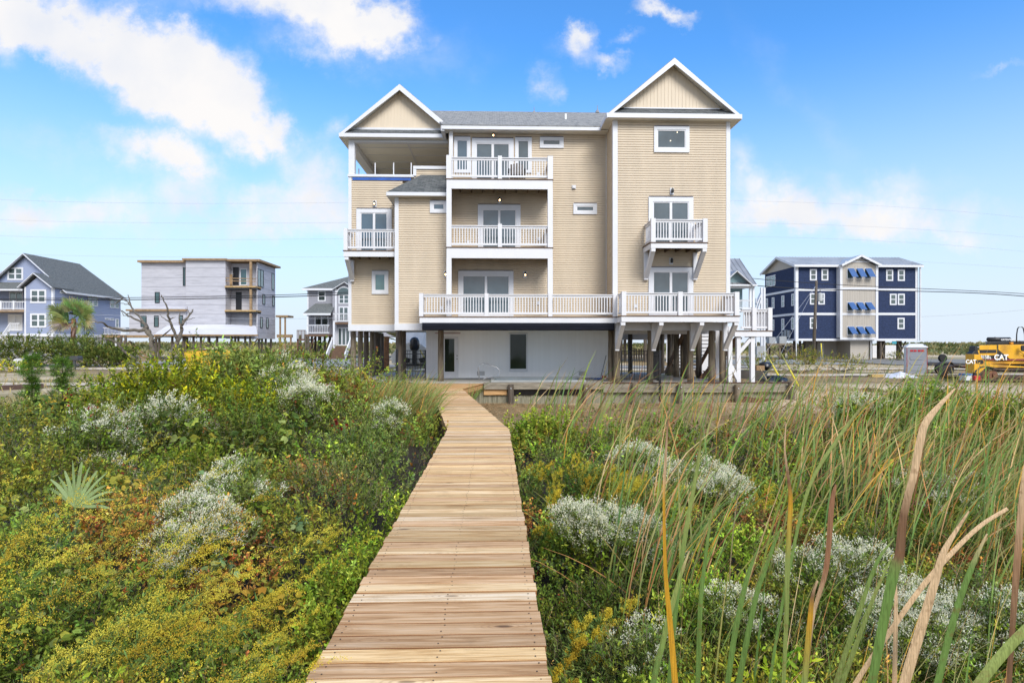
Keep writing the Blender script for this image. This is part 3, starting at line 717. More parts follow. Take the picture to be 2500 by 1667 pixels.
# ---- side entry deck right of the tower with stair
YS = 24.7; sx0, sx1 = PX(1793, YS), PX(1884, YS); zs = PZ(806.7, 1840, YS)
o = deck(sx0, sx1, YS - .05, YS + 2.6, zs, zs - .035 - PZ(821.5, 1840, YS), name='entry_deck')
m = MB(); ps = [sx0 + .2, PX(1840, YS), sx1 - .1]
for a, b in zip(ps[:-1], ps[1:]): balustrade(m, (a + .09, YS), (b - .09, YS), zs)
balustrade(m, (sx1 - .1, YS + .1), (sx1 - .1, YS + 2.5), zs); m.build('balustrade', WHITE, house)
for x in ps[1:]: m = MB(); post(m, x, YS, zs, zs + .98, .18); m.build('rail_post', WHITE, house)
for u, v0, v1 in ((1783, 795, 934), (1803.5, 821, 934), (1838, 821, 938)):
    x = PX(u, YS + .05); m = MB(); post(m, x, YS + .12, .3, PZ(v0, u, YS) - .03, .17); m.build('deck_post', WHITE, house)
m = MB(); m.bar((PX(1807, YS), YS + .1, PZ(860, 1807, YS)), (PX(1834, YS), YS + .1, PZ(828, 1834, YS)), .12, .14)
m.bar((PX(1787, YS), YS + .1, PZ(893, 1790, YS)), (PX(1803, YS), YS + .1, PZ(925, 1803, YS)), .12, .14); m.build('knee_brace', WHITE, house)
# stair behind, brown treads descending to the right rear
m = MB(); n = 11
xs_, ys_, zs_ = sx0 + .5, YS + 3.4, zs
for i in range(n):
    m.box(xs_ - 1.6 + i * .0, xs_ - .0, ys_ + i * .27, ys_ + i * .27 + .28, zs_ - .05 - i * .185, zs_ - .01 - i * .185)
o = m.build('stair_tread', DECKW, house)
m = MB()
for x in (xs_ - 1.62, xs_ + .02): m.bar((x, ys_, zs_ - .12), (x, ys_ + n * .27, zs_ - .12 - n * .185), .05, .26)
m.build('stringer', plain('stringer_brown', (.22, .12, .06), .7, .2), house)
m = MB(); xs2 = sx1 - .2
m.bar((xs2 - 1.9, YS + 2.8, .75), (xs2 + .0, YS + 2.8, zs - .2), .06, .3, up=(0, 0, 1))
for i in range(8): m.box(xs2 - 1.75 + i * .24, xs2 - 1.5 + i * .24, YS + 2.85, YS + 3.6, .95 + i * .2, 1.0 + i * .2)
m.build('rear_stair', plain('stringer_brown2', (.16, .085, .045), .7, .25), house)
# rear beams seen under the tower
m = MB()
for u in (1660, 1723): x = PX(u, 31); m.box(x - .2, x + .2, 31, 31.3, SLAB, Z1 - .4)
m.box(hx['tl'] + 1.2, hx['tr'] + .2, 32.6, 32.9, Z1 - .9, Z1 - .5)
m.build('rear_column', WHITE, house)

# ---- porch chairs (dark adirondack)
def chair(x, y, z, rot, label):
    t = thing('porch_chair', label, 'chair', (x, y, z)); t.rotation_euler = (0, 0, 0)
    bm = plain('chair_brown', (.045, .028, .022), .5, .2)
    def put(nm, mb): return mb.build(nm, bm, t)
    m = MB()
    for i in range(5): m.box(x - .27 + i * .11, x - .27 + i * .11 + .095, y - .28, y + .22, z + .34, z + .365)
    put('seat', m); m = MB()
    for i in range(5):
        h = .98 + .06 * (1 - abs(i - 2) / 2); m.bar((x - .22 + i * .11, y + .2, z + .3), (x - .22 + i * .125 - .03, y + .42, z + h), .095, .02, up=(0, 1, 0))
    put('backrest', m)
    for s in (-1, 1):
        m = MB(); m.box(x + s * .33 - .06, x + s * .33 + .06, y - .35, y + .3, z + .55, z + .575); put('armrest', m)
        m = MB(); m.box(x + s * .31 - .02, x + s * .31 + .02, y - .3, y - .21, z, z + .55); put('leg', m)
        m = MB(); m.bar((x + s * .29, y - .25, z + .33), (x + s * .29, y + .42, z + .05), .03, .1); put('leg', m)
    return t
chair(PX(1263.5, 25.2), 25.3, Z3 + .001, 0, 'dark brown slatted porch chair on the top right balcony behind the white balusters')
# ================================================================== ground
SLX0, SLX1 = -7.35, 10.2
def ground_z(x, y):
    x = np.asarray(x, float); y = np.asarray(y, float)
    z = .04 * vnoise(x, y, 2.5, 1) + .02 * vnoise(x, y, .7, 2)
    left = sm((y - 17.5) / 6) * sm((-x - 5.6) / 2.5) * .62
    right = sm((y - 19.5) / 7) * sm((x - 10.5) / 4) * .42
    back = sm((y - 27) / 6) * .5
    far = sm((y - 50) / 25) * .08
    z = z + np.maximum(np.maximum(left, right), back) + far
    # sandy bank on the right of the lot
    z = z + .12 * np.exp(-((x - 12) / 5) ** 2 - ((y - 18.5) / 3) ** 2)
    dune = sm((y - 100) / 50) * (1.55 + .45 * vnoise(x, y, 26, 4) + .22 * vnoise(x, y, 8, 6) + .1 * vnoise(x, y, 3, 8))
    return z + dune
def grid(name, xs, ys, fz, mat, kind='structure', colf=None):
    X, Y = np.meshgrid(xs, ys); Z = fz(X, Y); n, m_ = X.shape
    v = np.stack([X.ravel(), Y.ravel(), Z.ravel()], 1)
    i = np.arange(n * m_).reshape(n, m_)
    f = np.stack([i[:-1, :-1].ravel(), i[:-1, 1:].ravel(), i[1:, 1:].ravel(), i[1:, :-1].ravel()], 1)
    col = colf(X.ravel(), Y.ravel()) if colf else np.ones((len(v), 3))
    o = fastmesh(name, v, f, col, mat, smooth=True); o['kind'] = kind; return o
def axis(a, b, fine, coarse, mid0, mid1):
    r = [a]
    while r[-1] < b:
        x = r[-1]; d = max(mid0 - x, x - mid1, 0)
        r.append(x + fine + (coarse - fine) * min(1, d / 120) ** 1.0)
    return np.array(r)
xs = axis(-700, 700, .3, 22, -16, 20); ys = axis(-40, 900, .3, 22, -4, 36)
GC = {'litter': (.05, .037, .024), 'sand': (.60, .49, .36), 'dry': (.27, .195, .10), 'grass': (.17, .18, .055), 'mud': (.014, .012, .009)}
def ground_col(x, y):
    n1 = vnoise(x, y, 3, 21); n2 = vnoise(x, y, .8, 22); n3 = vnoise(x, y, 9, 23)
    c = np.tile(np.array(GC['mud']), (len(x), 1))
    def mixin(c, w, k): w = np.clip(w, 0, 1)[:, None]; return c * (1 - w) + np.array(GC[k]) * w
    c = mixin(c, sm((y - 5) / 8) * .6, 'litter')
    # bare ground with cut stalks by the bulkhead
    d = sm((y - 14.5 + n1) / 3) * sm((x + 2.0) / 1.0)
    c = mixin(c, d, 'dry'); c = mixin(c, d * sm((n1 + n2 * .6 - .1) * 2.0) * .55, 'sand')
    c = mixin(c, sm((y - 18 + n1) / 4) * sm((x - 7) / 3) * (.55 + .45 * sm(n1 * 2 + .6)), 'sand')
    # the street side
    b = sm((y - 27) / 5) + sm((y - 19) / 3) * sm((-x - 7.2) / 1.5); b = np.clip(b, 0, 1)
    c = mixin(c, b, 'dry'); c = mixin(c, b * sm((n1 + n3) * 1.4 + .35) * .75, 'grass'); c = mixin(c, b * sm((n3 - n1 * .6) * 2.0 + .1) * .7, 'sand')
    du = sm((y - 92) / 14)
    c = mixin(c, du, 'grass'); c = mixin(c, du * sm(n3 * 1.5 + .3) * .5, 'dry'); c = mixin(c, sm((y - 84) / 6) * (1 - sm((y - 104) / 14)) * sm(n3 + .6), 'sand')
    return c
def mat_ground():
    m, nt, out = nodes('ground_soil')
    at = N(nt, 'ShaderNodeAttribute', attribute_name='col'); tc = N(nt, 'ShaderNodeTexCoord')
    n = N(nt, 'ShaderNodeTexNoise'); n.inputs['Scale'].default_value = 3.2; n.inputs['Detail'].default_value = 12; n.inputs['Roughness'].default_value = .75
    L(nt, tc.outputs['Object'], n.inputs[0])
    g = ramp(nt, n.outputs[0], [(.25, (.4, .38, .33)), (.5, (1, 1, 1)), (.75, (1.5, 1.45, 1.35))])
    n2 = N(nt, 'ShaderNodeTexNoise'); n2.inputs['Scale'].default_value = .6; n2.inputs['Detail'].default_value = 8; L(nt, tc.outputs['Object'], n2.inputs[0])
    g2 = ramp(nt, n2.outputs[0], [(.35, (.75, .72, .66)), (.6, (1.1, 1.1, 1.05))])
    b = N(nt, 'ShaderNodeBsdfPrincipled'); b.inputs['Roughness'].default_value = .95
    L(nt, mixc(nt, 1, mixc(nt, 1, at.outputs['Color'], g, 'MULTIPLY'), g2, 'MULTIPLY'), b.inputs['Base Color'])
    bp = N(nt, 'ShaderNodeBump'); bp.inputs['Strength'].default_value = .9; bp.inputs['Distance'].default_value = .06; L(nt, n.outputs[0], bp.inputs['Height']); L(nt, bp.outputs[0], b.inputs['Normal'])
    L(nt, b.outputs[0], out.inputs[0]); return m
grid('ground', xs, ys, ground_z, mat_ground(), colf=ground_col)

# roads, drives
ASPH = plain('asphalt', (.25, .24, .225), .9, .12, 1.2, bump=.2, dirt=(.27, .26, .24))
GRAV = plain('blue_gravel', (.28, .29, .29), .95, .25, 9, bump=.5, bscale=40)
SANDM = plain('sand_drive', (.56, .47, .36), .95, .15, 1.2, bump=.4, bscale=12, dirt=(.42, .36, .27))
def strip(name, x0, x1, y0, y1, mat, dz=.02, wob=0):
    xs_ = np.linspace(x0, x1, 60); n = 8
    X = np.repeat(xs_[None, :], n, 0); t = np.linspace(0, 1, n)[:, None]
    a = y0 + wob * vnoise(xs_, xs_ * 0, 4, 31); b = y1 + wob * vnoise(xs_, xs_ * 0 + 9, 5, 32)
    Y = a[None, :] * (1 - t) + b[None, :] * t
    Z = ground_z(X, Y) + dz; i = np.arange(n * 60).reshape(n, 60)
    f = np.stack([i[:-1, :-1].ravel(), i[:-1, 1:].ravel(), i[1:, 1:].ravel(), i[1:, :-1].ravel()], 1)
    o = fastmesh(name, np.stack([X.ravel(), Y.ravel(), Z.ravel()], 1), f, np.ones((n * 60, 3)), mat, smooth=True); o['kind'] = 'structure'; return o
strip('road', -220, 24, 47.5, 53.5, ASPH, .05)
strip('sandy_verge', -220, 60, 43.8, 47.3, SANDM, .03, .9)
strip('side_path', -26, -9.0, 26.6, 28.6, SANDM, .035, .4)
strip('gravel_drive', -36, -12, 55.5, 74, GRAV, .06, 2.5)
strip('driveway', 38, 58, 54, 72, plain('drive_concrete', (.20, .195, .18), .9, .15, .8), .06)
strip('sand_track', 15, 60, 35.5, 38.0, SANDM, .05, .5)
for i, (x0, x1, y0, y1) in enumerate(((-70, -44, 54, 60), (20, 36, 55, 70))): strip('driveway', x0, x1, y0, y1, GRAV if i else SANDM, .055, 1)
# slab under the house + pool
m = MB(); px0, px1, py0, py1 = PX(1205, 25.5), PX(1420, 25.5), 25.15, 26.75
for a in ((SLX0, px0, 24.9, 34), (px1, SLX1, 24.9, 34), (px0, px1, 24.9, py0), (px0, px1, py1, 34)): m.box(*a, .3, SLAB)
m.build('patio', CONC).__setitem__('kind', 'structure')
pl = thing('plunge_pool', 'narrow plunge pool with raised grey coping set in the patio before the white room', 'pool', ((px0 + px1) / 2, (py0 + py1) / 2, SLAB))
m = MB(); cp = .12
m.box(px0 - cp, px1 + cp, py0 - cp, py0 + .02, SLAB + .002, SLAB + .09); m.box(px0 - cp, px1 + cp, py1 - .02, py1 + cp, SLAB + .002, SLAB + .15); m.box(px0 - cp, px0 + .02, py0 + .021, py1 - .021, SLAB + .002, SLAB + .09); m.box(px1 - .02, px1 + cp, py0 + .021, py1 - .021, SLAB + .002, SLAB + .09)
m.build('coping', plain('coping_grey', (.33, .34, .34), .6, .1, 2), pl, bevel=.01)
m = MB(); m.box(px0 + .02, px1 - .02, py0 + .02, py1 - .02, SLAB - .3, SLAB + .035)
mw, nt, out = nodes('pool_water'); b = N(nt, 'ShaderNodeBsdfPrincipled'); b.inputs['Base Color'].default_value = (.10, .28, .42, 1); b.inputs['Roughness'].default_value = .08; b.inputs['IOR'].default_value = 1.5
nz = N(nt, 'ShaderNodeTexNoise'); nz.inputs['Scale'].default_value = 9; bp = N(nt, 'ShaderNodeBump'); bp.inputs['Strength'].default_value = .3; L(nt, nz.outputs[0], bp.inputs['Height']); L(nt, bp.outputs[0], b.inputs['Normal']); L(nt, b.outputs[0], out.inputs[0])
m.build('water', mw, pl)
m = MB(); m.tube([P(u, v, 25.9) for u, v in ((1170, 926), (1168.5, 898), (1171, 890), (1181, 887), (1189, 888), (1213, 897), (1219, 904), (1219, 911), (1213, 916), (1192, 920), (1182, 924), (1180, 927))], .025, 10)
tag(m.build('pool_handrail', plain('stainless', (.5, .5, .52), .3, .05, metal=.6), smooth=True), 'bent stainless pool handrail on the patio in front of the white room', 'handrail')

# ---- bulkhead (timber retaining wall)
bk = thing('bulkhead', 'weathered timber bulkhead with capping beams holding up the patio', 'retaining wall', (1.5, 24.6, 0))
XBL, XBR = -7.9, 12.6; YBK = 24.62
m = MB(); x = XBL
while x < XBR:
    w_ = .20; g = .012 if int(x * 7) % 2 else 0; k = .75 + .4 * random.random(); m.cur = (k, k, k)
    m.box(x + .004, x + w_ - .004, YBK + g, YBK + .05, -.4, SLAB - .02); x += w_
m.build('sheet_plank', SHEETW, bk)
def beamseg(x0, x1, y, z0, z1, t=.16, mat=GREYW, nm='wale_beam'):
    m = MB(); m.box(x0, x1, y, y + t, z0, z1); return m.build(nm, mat, bk, bevel=.012)
cuts = [XBL, PX(966, YBK), PX(1178, YBK)]
beamseg(XBL, cuts[1] + .25, YBK - .16, SLAB - .32, SLAB - .045)
beamseg(PX(1181, YBK), PX(1470, YBK), YBK - .20, SLAB - .26, SLAB + .02, .34)
beamseg(PX(1470.5, YBK), PX(1614, YBK), YBK - .16, SLAB - .40, SLAB - .07)
beamseg(PX(1615, YBK), PX(1760, YBK), YBK - .155, SLAB - .41, SLAB - .11)
beamseg(PX(1761, YBK), XBR, YBK - .16, SLAB - .40, SLAB - .11)
beamseg(PX(1181, YBK), PX(1238, YBK), YBK - .10, SLAB - .50, SLAB - .265, .1, NEWW, 'new_board')
beamseg(PX(1470, YBK), XBR, YBK - .02, SLAB - .03, SLAB + .01, .3, plain('mulch_edge', (.10, .05, .03), .9, .3, 8), 'edge_board')
beamseg(XBL, cuts[1] + .25, YBK - .02, SLAB - .04, SLAB + .01, .3, plain('mulch_edge2', (.12, .06, .04), .9, .3, 8), 'edge_board')
m = MB(); a = PX(1253, YBK); b_ = PX(1418, YBK); xs_ = [a + (b_ - a) * i / 16 for i in range(17)]
for i in range(16):
    m.quad((xs_[i], YBK - .06 - .02 * math.sin(i * 2.1), SLAB - .50), (xs_[i + 1], YBK - .06 - .02 * math.sin((i + 1) * 2.1), SLAB - .50), (xs_[i + 1], YBK - .12, SLAB - .262), (xs_[i], YBK - .12, SLAB - .262))
m.build('black_liner', plain('black_liner', (.012, .012, .015), .35, .2), bk)
for u, vt in ((912, 926), (1247, 938), (1431, 938), (1549, 934), (1661, 935), (1800, 938), (1931, 932)):
    x = PX(u, YBK - .3); r = .13; m = MB(); zt_ = PZ(vt, u, YBK - .3)
    m.tube([(x, YBK - .31, -.4), (x + .01, YBK - .31, .3), (x, YBK - .31, zt_ - .01), (x, YBK - .31, zt_)], [r, r * .97, r * .95, r * .86], 14)
    o = m.build('bulkhead_pile', PILED if u in (1247, 1931) else PILE, bk, smooth=False)
    m = MB(); m.lathe((x, YBK - .31 - r - .02, zt_ - .17), [(.03, .04), (.03, .01), (.012, .0)], 8, 'y'); m.build('bolt', plain('galvanised', (.45, .46, .47), .4, .1, metal=.8), o)
m = MB(); m.tube([(PX(858, 26), 26.0, -.2), (PX(858, 26), 26.0, .5)], .13, 12); 
# ---- boardwalk
bw = thing('boardwalk', 'new pale timber boardwalk leading through the marsh to the tan house', 'boardwalk', (0, 6, 0))
X0L, X0R = -.61 + .0, .61
kx = PX(1091.9, 11.43); 
xl0 = lambda y: PX(1091.9, 11.40)
YK = 11.40; YJ = 21.7; YP = 24.72
xl_k, xr_k = PX(1091.9, YK), PX(1243.6, YK)
off0 = 0
def edges(y):
    """left/right edge of the walk at depth y"""
    if y <= YK:
        return xl_k, xr_k
    if y <= YJ:
        t = (y - YK) / (YJ - YK); a, b_ = PX(1052, YJ), PX(1128.8, YJ)
        return xl_k + (a - xl_k) * t, xr_k + (b_ - xr_k) * t
    t = (y - YJ) / (YP - YJ); a0, b0 = PX(1052, YJ), PX(1128.8, YJ); a1, b1 = PX(970, YP), PX(1182, YP)
    return a0 + (a1 - a0) * t, b0 + (b1 - b0) * t
m = MB(); y = -1.5; st = .143
while y < YP - .05:
    a0, b0 = edges(y + .003); a1, b1 = edges(y + st - .003)
    k = random.choice([1.0, .84, 1.1, .93, 1.2, .72, 1.06, 1.0]) * random.uniform(.93, 1.05)
    if y > YJ: k2 = (.80, .66, .50)
    else:
        tt = random.random(); k2 = (1, .965, .90) if tt < .28 else (1, .91, .74) if tt < .62 else (.95, .97, 1.04) if tt < .82 else (.82, .70, .62)
        if y > YK + 4: k2 = tuple(p * q for p, q in zip(k2, (.93, .88, .84)))
    m.cur = tuple(k * q for q in k2)
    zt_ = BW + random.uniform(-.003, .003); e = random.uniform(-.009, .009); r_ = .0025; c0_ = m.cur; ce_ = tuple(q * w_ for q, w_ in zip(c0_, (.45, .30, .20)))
    ya, yb = y + .0055, y + st - .0055; 
    # eased top edges
    vs = []
    for (yy_, zz, xa, xb) in ((ya, zt_ - .038, a0, b0), (ya, zt_ - r_, a0, b0), (ya + r_, zt_, a0, b0), (yb - r_, zt_ + random.uniform(-.001, .001), a1, b1), (yb, zt_ - r_, a1, b1), (yb, zt_ - .038, a1, b1)):
        vs += [(xa + e, yy_, zz), (xb + e, yy_, zz)]
    kk = len(m.v)
    m.add(vs, [(0, 1, 3, 2), (2, 3, 5, 4), (4, 5, 7, 6), (6, 7, 9, 8), (8, 9, 11, 10), (10, 11, 1, 0), (0, 2, 4, 6, 8, 10), (11, 9, 7, 5, 3, 1)])
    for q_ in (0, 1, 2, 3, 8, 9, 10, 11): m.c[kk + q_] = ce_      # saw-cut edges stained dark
    y += st
BWM = mat_wood('boardwalk_wood', [(.30, .15, .055), (.60, .40, .20), (.78, .585, .35), (.86, .71, .50)], rough=.62, useattr=True)
m.build('plank', BWM, bw)
# screws
m = MB(); y = .2; m.cur = (.1, .08, .07)
SC = plain('screw', (.06, .045, .035), .5, .1)
y = -1.5
while y < 9.5:
    a0, b0 = edges(y + .07)
    for xx in (a0 + .06, (a0 + b0) / 2 + .02, b0 - .06):
        for dy in (.035, .108):
            cx, cy = xx + random.uniform(-.012, .012), y + dy + random.uniform(-.006, .006); m.lathe((cx, cy, BW + .0005), [(.0045, 0), (.0045, .0022)], 6)
    y += st
m.build('screw', SC, bw)['kind'] = 'stuff'
def ywalk(y0, y1, side, name='stringer', n=10, t=.045, h=.2, mat=NEWW, ins=.02):
    m = MB(); ys_ = [y0 + (y1 - y0) * i / n for i in range(n + 1)]
    for a, b_ in zip(ys_[:-1], ys_[1:]):
        xa, xb = edges(a)[side], edges(b_)[side]; s = 1 if side == 0 else -1
        m.add([(xa + s * ins, a, BW - .04), (xa + s * (ins + t), a, BW - .04), (xb + s * (ins + t), b_, BW - .04), (xb + s * ins, b_, BW - .04),
               (xa + s * ins, a, BW - .04 - h), (xa + s * (ins + t), a, BW - .04 - h), (xb + s * (ins + t), b_, BW - .04 - h), (xb + s * ins, b_, BW - .04 - h)],
              [(0, 1, 2, 3), (7, 6, 5, 4), (0, 3, 7, 4), (1, 5, 6, 2), (0, 4, 5, 1), (3, 2, 6, 7)])
    m.build(name, mat, bw)
for s in (0, 1):
    ywalk(-1.5, YK - .01, s, n=2); ywalk(YK + .01, YJ - .01, s, n=2); ywalk(YJ + .01, YP - .06, s, n=2, h=.17, ins=.01)
    ywalk(YJ + .5, YP - .12, s, n=2, h=.30, ins=.12, name='ledger')
PG = mat_wood('post_wood', [(.12, .09, .05), (.22, .17, .10), (.31, .25, .15), (.40, .33, .22)], axis='z')
for yy_ in (1.0, 3.4, 5.8, 8.2, 10.6, 12.6, 15.0, 17.4, 19.8):
    for s in (0, 1):
        xx = edges(yy_)[s] + (.11 if s == 0 else -.11); m = MB(); m.box(xx - .045, xx + .045, yy_ - .045, yy_ + .045, -.3, BW - .041); m.build('post', PG, bw)
for u, v, Y in ((1012, 905, YP - .4), (1140, 905, YP - .4)):
    x = PX(u, Y); m = MB(); m.box(x - .06, x + .06, Y - .06, Y + .06, -.3, BW - .06); m.build('post', PG, bw)
# ================================================================== vegetation
LEAF = mat_leaf('leaf_foliage', .18, .55)
BLADE = mat_blade('leaf_blade')
BLOOM = mat_leaf('bloom', .35, .7, .12)
BARK = plain('bark_brown', (.11, .08, .055), .9, .3, 12, bump=.6, bscale=30)
def unit(a): return a / np.maximum(np.linalg.norm(a, axis=1, keepdims=True), 1e-9)
def rand_dir(n, up=0.0):
    a = rng.normal(size=(n, 3)); a = unit(a); a[:, 2] += up; return unit(a)
class Bag:
    """collects quads as numpy arrays"""
    def __init__(s): s.v = []; s.f = []; s.c = []; s.n = 0
    def add(s, v, f, c): s.v.append(v); s.f.append(f + s.n); s.c.append(c); s.n += len(v)
    def build(s, name, mat, parent=None):
        if not s.v: return None
        return fastmesh(name, np.concatenate(s.v), np.concatenate(s.f), np.clip(np.concatenate(s.c), 0, 1), mat, parent)
def kites(bag, base, d, nrm, Ln, W, col, wide=.45, fold=.12):
    n = len(base); d = unit(d); side = unit(np.cross(d, nrm)); up = np.cross(side, d)
    Ln = np.broadcast_to(Ln, (n,))[:, None]; W = np.broadcast_to(W, (n,))[:, None]
    mid = base + d * Ln * wide + up * W * fold
    v = np.stack([base, mid + side * W * .5, base + d * Ln, mid - side * W * .5], 1).reshape(-1, 3)
    bag.add(v, np.arange(n * 4).reshape(n, 4), np.repeat(col, 4, 0))
def jitter(col, n, amt=.25, hue=.12):
    c = np.tile(np.array(col, float), (n, 1)) if np.ndim(col) == 1 else np.array(col, float)
    k = np.exp(rng.normal(0, amt, (n, 1))); h = rng.normal(0, hue, (n, 1))
    return np.clip(c * k * np.concatenate([1 + h, np.ones((n, 1)), 1 - h * .5], 1), 0.004, .9)
def twigs(bag, o, a, ln, M, Ln, W, col, spread=.9, stem=None, jit=.22, hue=.12, t0=.1, sw=.0035):
    """o (n,3) origins, a (n,3) axes, ln (n,), leaves M each"""
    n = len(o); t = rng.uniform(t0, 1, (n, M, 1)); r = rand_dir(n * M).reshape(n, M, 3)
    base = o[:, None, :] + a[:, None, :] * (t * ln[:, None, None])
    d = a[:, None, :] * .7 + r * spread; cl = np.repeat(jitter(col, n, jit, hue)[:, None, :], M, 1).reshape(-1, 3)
    cl = jitter(cl, n * M, .14, .05) * (.62 + .62 * t.reshape(-1, 1)) * np.array((1, 1, .9))  # inner leaves coloured darker than tips: shade between leaves put into the colour
    LL = np.repeat(np.broadcast_to(Ln, (n,)), M) * rng.uniform(.7, 1.3, n * M); WW = np.repeat(np.broadcast_to(W, (n,)), M) * rng.uniform(.8, 1.2, n * M)
    kites(bag, base.reshape(-1, 3), d.reshape(-1, 3), rand_dir(n * M, .6), LL, WW, cl)
    if stem is not None:
        side = unit(np.cross(a, rand_dir(n))) * sw; v = np.stack([o - side, o + side, o + a * ln[:, None] + side * .5, o + a * ln[:, None] - side * .5], 1).reshape(-1, 3)
        bag.add(v, np.arange(n * 4).reshape(n, 4), np.repeat(jitter(stem, n, .2, .05), 4, 0))
def blades(bag, base, h, az, lean, bend, W, c0, c1, K=6, face=None, droop=0.0):
    """strips: base (n,3), height, azimuth of lean, lean slope, bend amount, width; c0->c1 colours"""
    n = len(base); t = np.linspace(0, 1, K + 1)[None, :]
    dirx = np.cos(az)[:, None]; diry = np.sin(az)[:, None]
    off = (lean[:, None] * t + bend[:, None] * t ** 3) * h[:, None]
    z = h[:, None] * (t - .28 * np.abs(bend)[:, None] * t ** 4 - droop * t ** 5)
    p = np.stack([base[:, 0:1] + dirx * off, base[:, 1:2] + diry * off, base[:, 2:3] + z], 2)
    fa = rng.uniform(-.9, .9, n) if face is None else face
    fa = fa[:, None] + rng.normal(0, .5, (n, 1)) * t
    w = (W[:, None] * (1 - .25 * (1 - t)) * np.clip((1 - t) * 3.2, .04, 1) ** .6) * .5
    s = np.stack([np.cos(fa) * w, np.sin(fa) * w, w * 0], 2)
    v = np.stack([p - s, p + s], 2).reshape(-1, 3)
    i = (np.arange(n)[:, None] * (K + 1) * 2 + np.arange(K)[None, :] * 2).ravel()
    f = np.stack([i, i + 1, i + 3, i + 2], 1)
    tt = (t[:, :, None]) ** 1.6
    c = c0[:, None, :] * (1 - tt) + c1[:, None, :] * tt
    bag.add(v, f, np.repeat(c[:, :, None, :], 2, 2).reshape(-1, 3))

def walk_clear(x, y, mar=.03):
    """True where a point is clear of the boardwalk, platform and patio"""
    e = np.array([edges(float(q)) for q in np.clip(y, -1.4, YP)])
    inside = (x > e[:, 0] - mar) & (x < e[:, 1] + mar) & (y < YP)
    return ~inside & ~((y > YBK - .5) & (y < 34.2) & (x > XBL - .1) & (x < XBR + .1))
def left_canopy(x, y):
    e = np.array([edges(float(q))[0] for q in np.clip(y, -1.4, YP)]); dd = e - x
    h = .62 + .42 * sm((dd - .1) / 2.4) + .22 * sm((dd - 3) / 5) + .26 * vnoise(x, y, 2.1, 41) + .12 * vnoise(x, y, .8, 42)
    h = h * (.62 + .38 * sm(dd / .9)) 
    h = h + .5 * np.exp(-((x + 6.3) / 1.9) ** 2) * sm((y - 9.5) / 4) + .25 * np.exp(-((x + 4.5) / 1.5) ** 2) * sm((y - 12) / 3)
    h = h * (1 - .25 * sm((5.2 - y) / 1.5))
    big = worley(x, y, 2.3, 17)[0]; h = h * (.74 + .48 * np.sqrt(np.clip(1 - (big / .8) ** 2, 0, 1)))
    h = h * (1 - .5 * sm((-x - 7.5) / 3.5) * sm((y - 7) / 4))
    return np.maximum(h, .15)
def right_canopy(x, y):
    e = np.array([edges(float(q))[1] for q in np.clip(y, -1.4, YP)]); dd = x - e
    h = .45 + .2 * vnoise(x, y, 1.8, 51) + .1 * vnoise(x, y, .7, 52) + .25 * sm((x - 7) / 3) * sm((y - 6) / 4)
    h = h * (.6 + .4 * sm(dd / .8)) * (1 - .75 * sm((y - 12.5 + vnoise(x, y, 2, 53)) / 3) * (1 - sm((x - 8.5) / 2) * (1 - sm((y - 16.5) / 2))))
    return np.maximum(h, .04)
def sample_view(n, zc, u0=-350, u1=2850, v0=905, v1=2300):
    u = rng.uniform(u0, u1, n); v = rng.uniform(v0, v1, n); d = (EYE - zc) * F / (v - HV)
    t = TH + np.arctan((u - 1250) / F); y = d / (math.cos(TH) + np.tan(t) * math.sin(TH)); return y * np.tan(t), y
def lod(y): return np.clip(y / 5.5, .75, 2.8) ** .85

SPEC = {  # leaf length, width, colours, spread, stem colour, leaves
 'dark':  (.028, .012, [(.05, .085, .022), (.075, .11, .03), (.09, .13, .035)], .9, (.10, .08, .05)),
 'grey':  (.030, .0075, [(.09, .13, .055), (.115, .15, .07), (.075, .11, .04)], .8, (.22, .19, .13)),
 'olive': (.030, .012, [(.125, .15, .035), (.10, .125, .03), (.17, .165, .04)], .9, (.14, .09, .05)),
 'rust':  (.028, .013, [(.17, .09, .04), (.22, .13, .05), (.15, .12, .05), (.13, .045, .03)], 1.1, (.13, .08, .05)),
 'light': (.032, .014, [(.12, .18, .03), (.095, .15, .025), (.16, .20, .05)], .8, (.12, .14, .04)),
 'twiggy': (.02, .006, [(.24, .19, .12), (.18, .15, .10)], .9, (.27, .22, .16)),
}
def mass(bag, x, y, z, sp, M=13, scale=1.0, ln0=.17, up=.55, axis=None, tone=None):
    n = len(x)
    if n == 0: return
    L0, W0, cols, spr, st = SPEC[sp]; k = lod(y) * scale; L0 *= 1.2; W0 *= 1.35
    c = np.array(cols)[rng.integers(0, len(cols), n)] * 1.85 * np.array((1.06, 1.0, .62))
    if tone is not None: c = c * tone[:, None]
    a = rand_dir(n, up) if axis is None else axis
    twigs(bag, np.stack([x, y, z], 1), a, ln0 * k * rng.uniform(.6, 1.4, n), M, L0 * k ** .9, W0 * k ** .95, c, spr, st, sw=.0022 * 1.0, t0=.0)
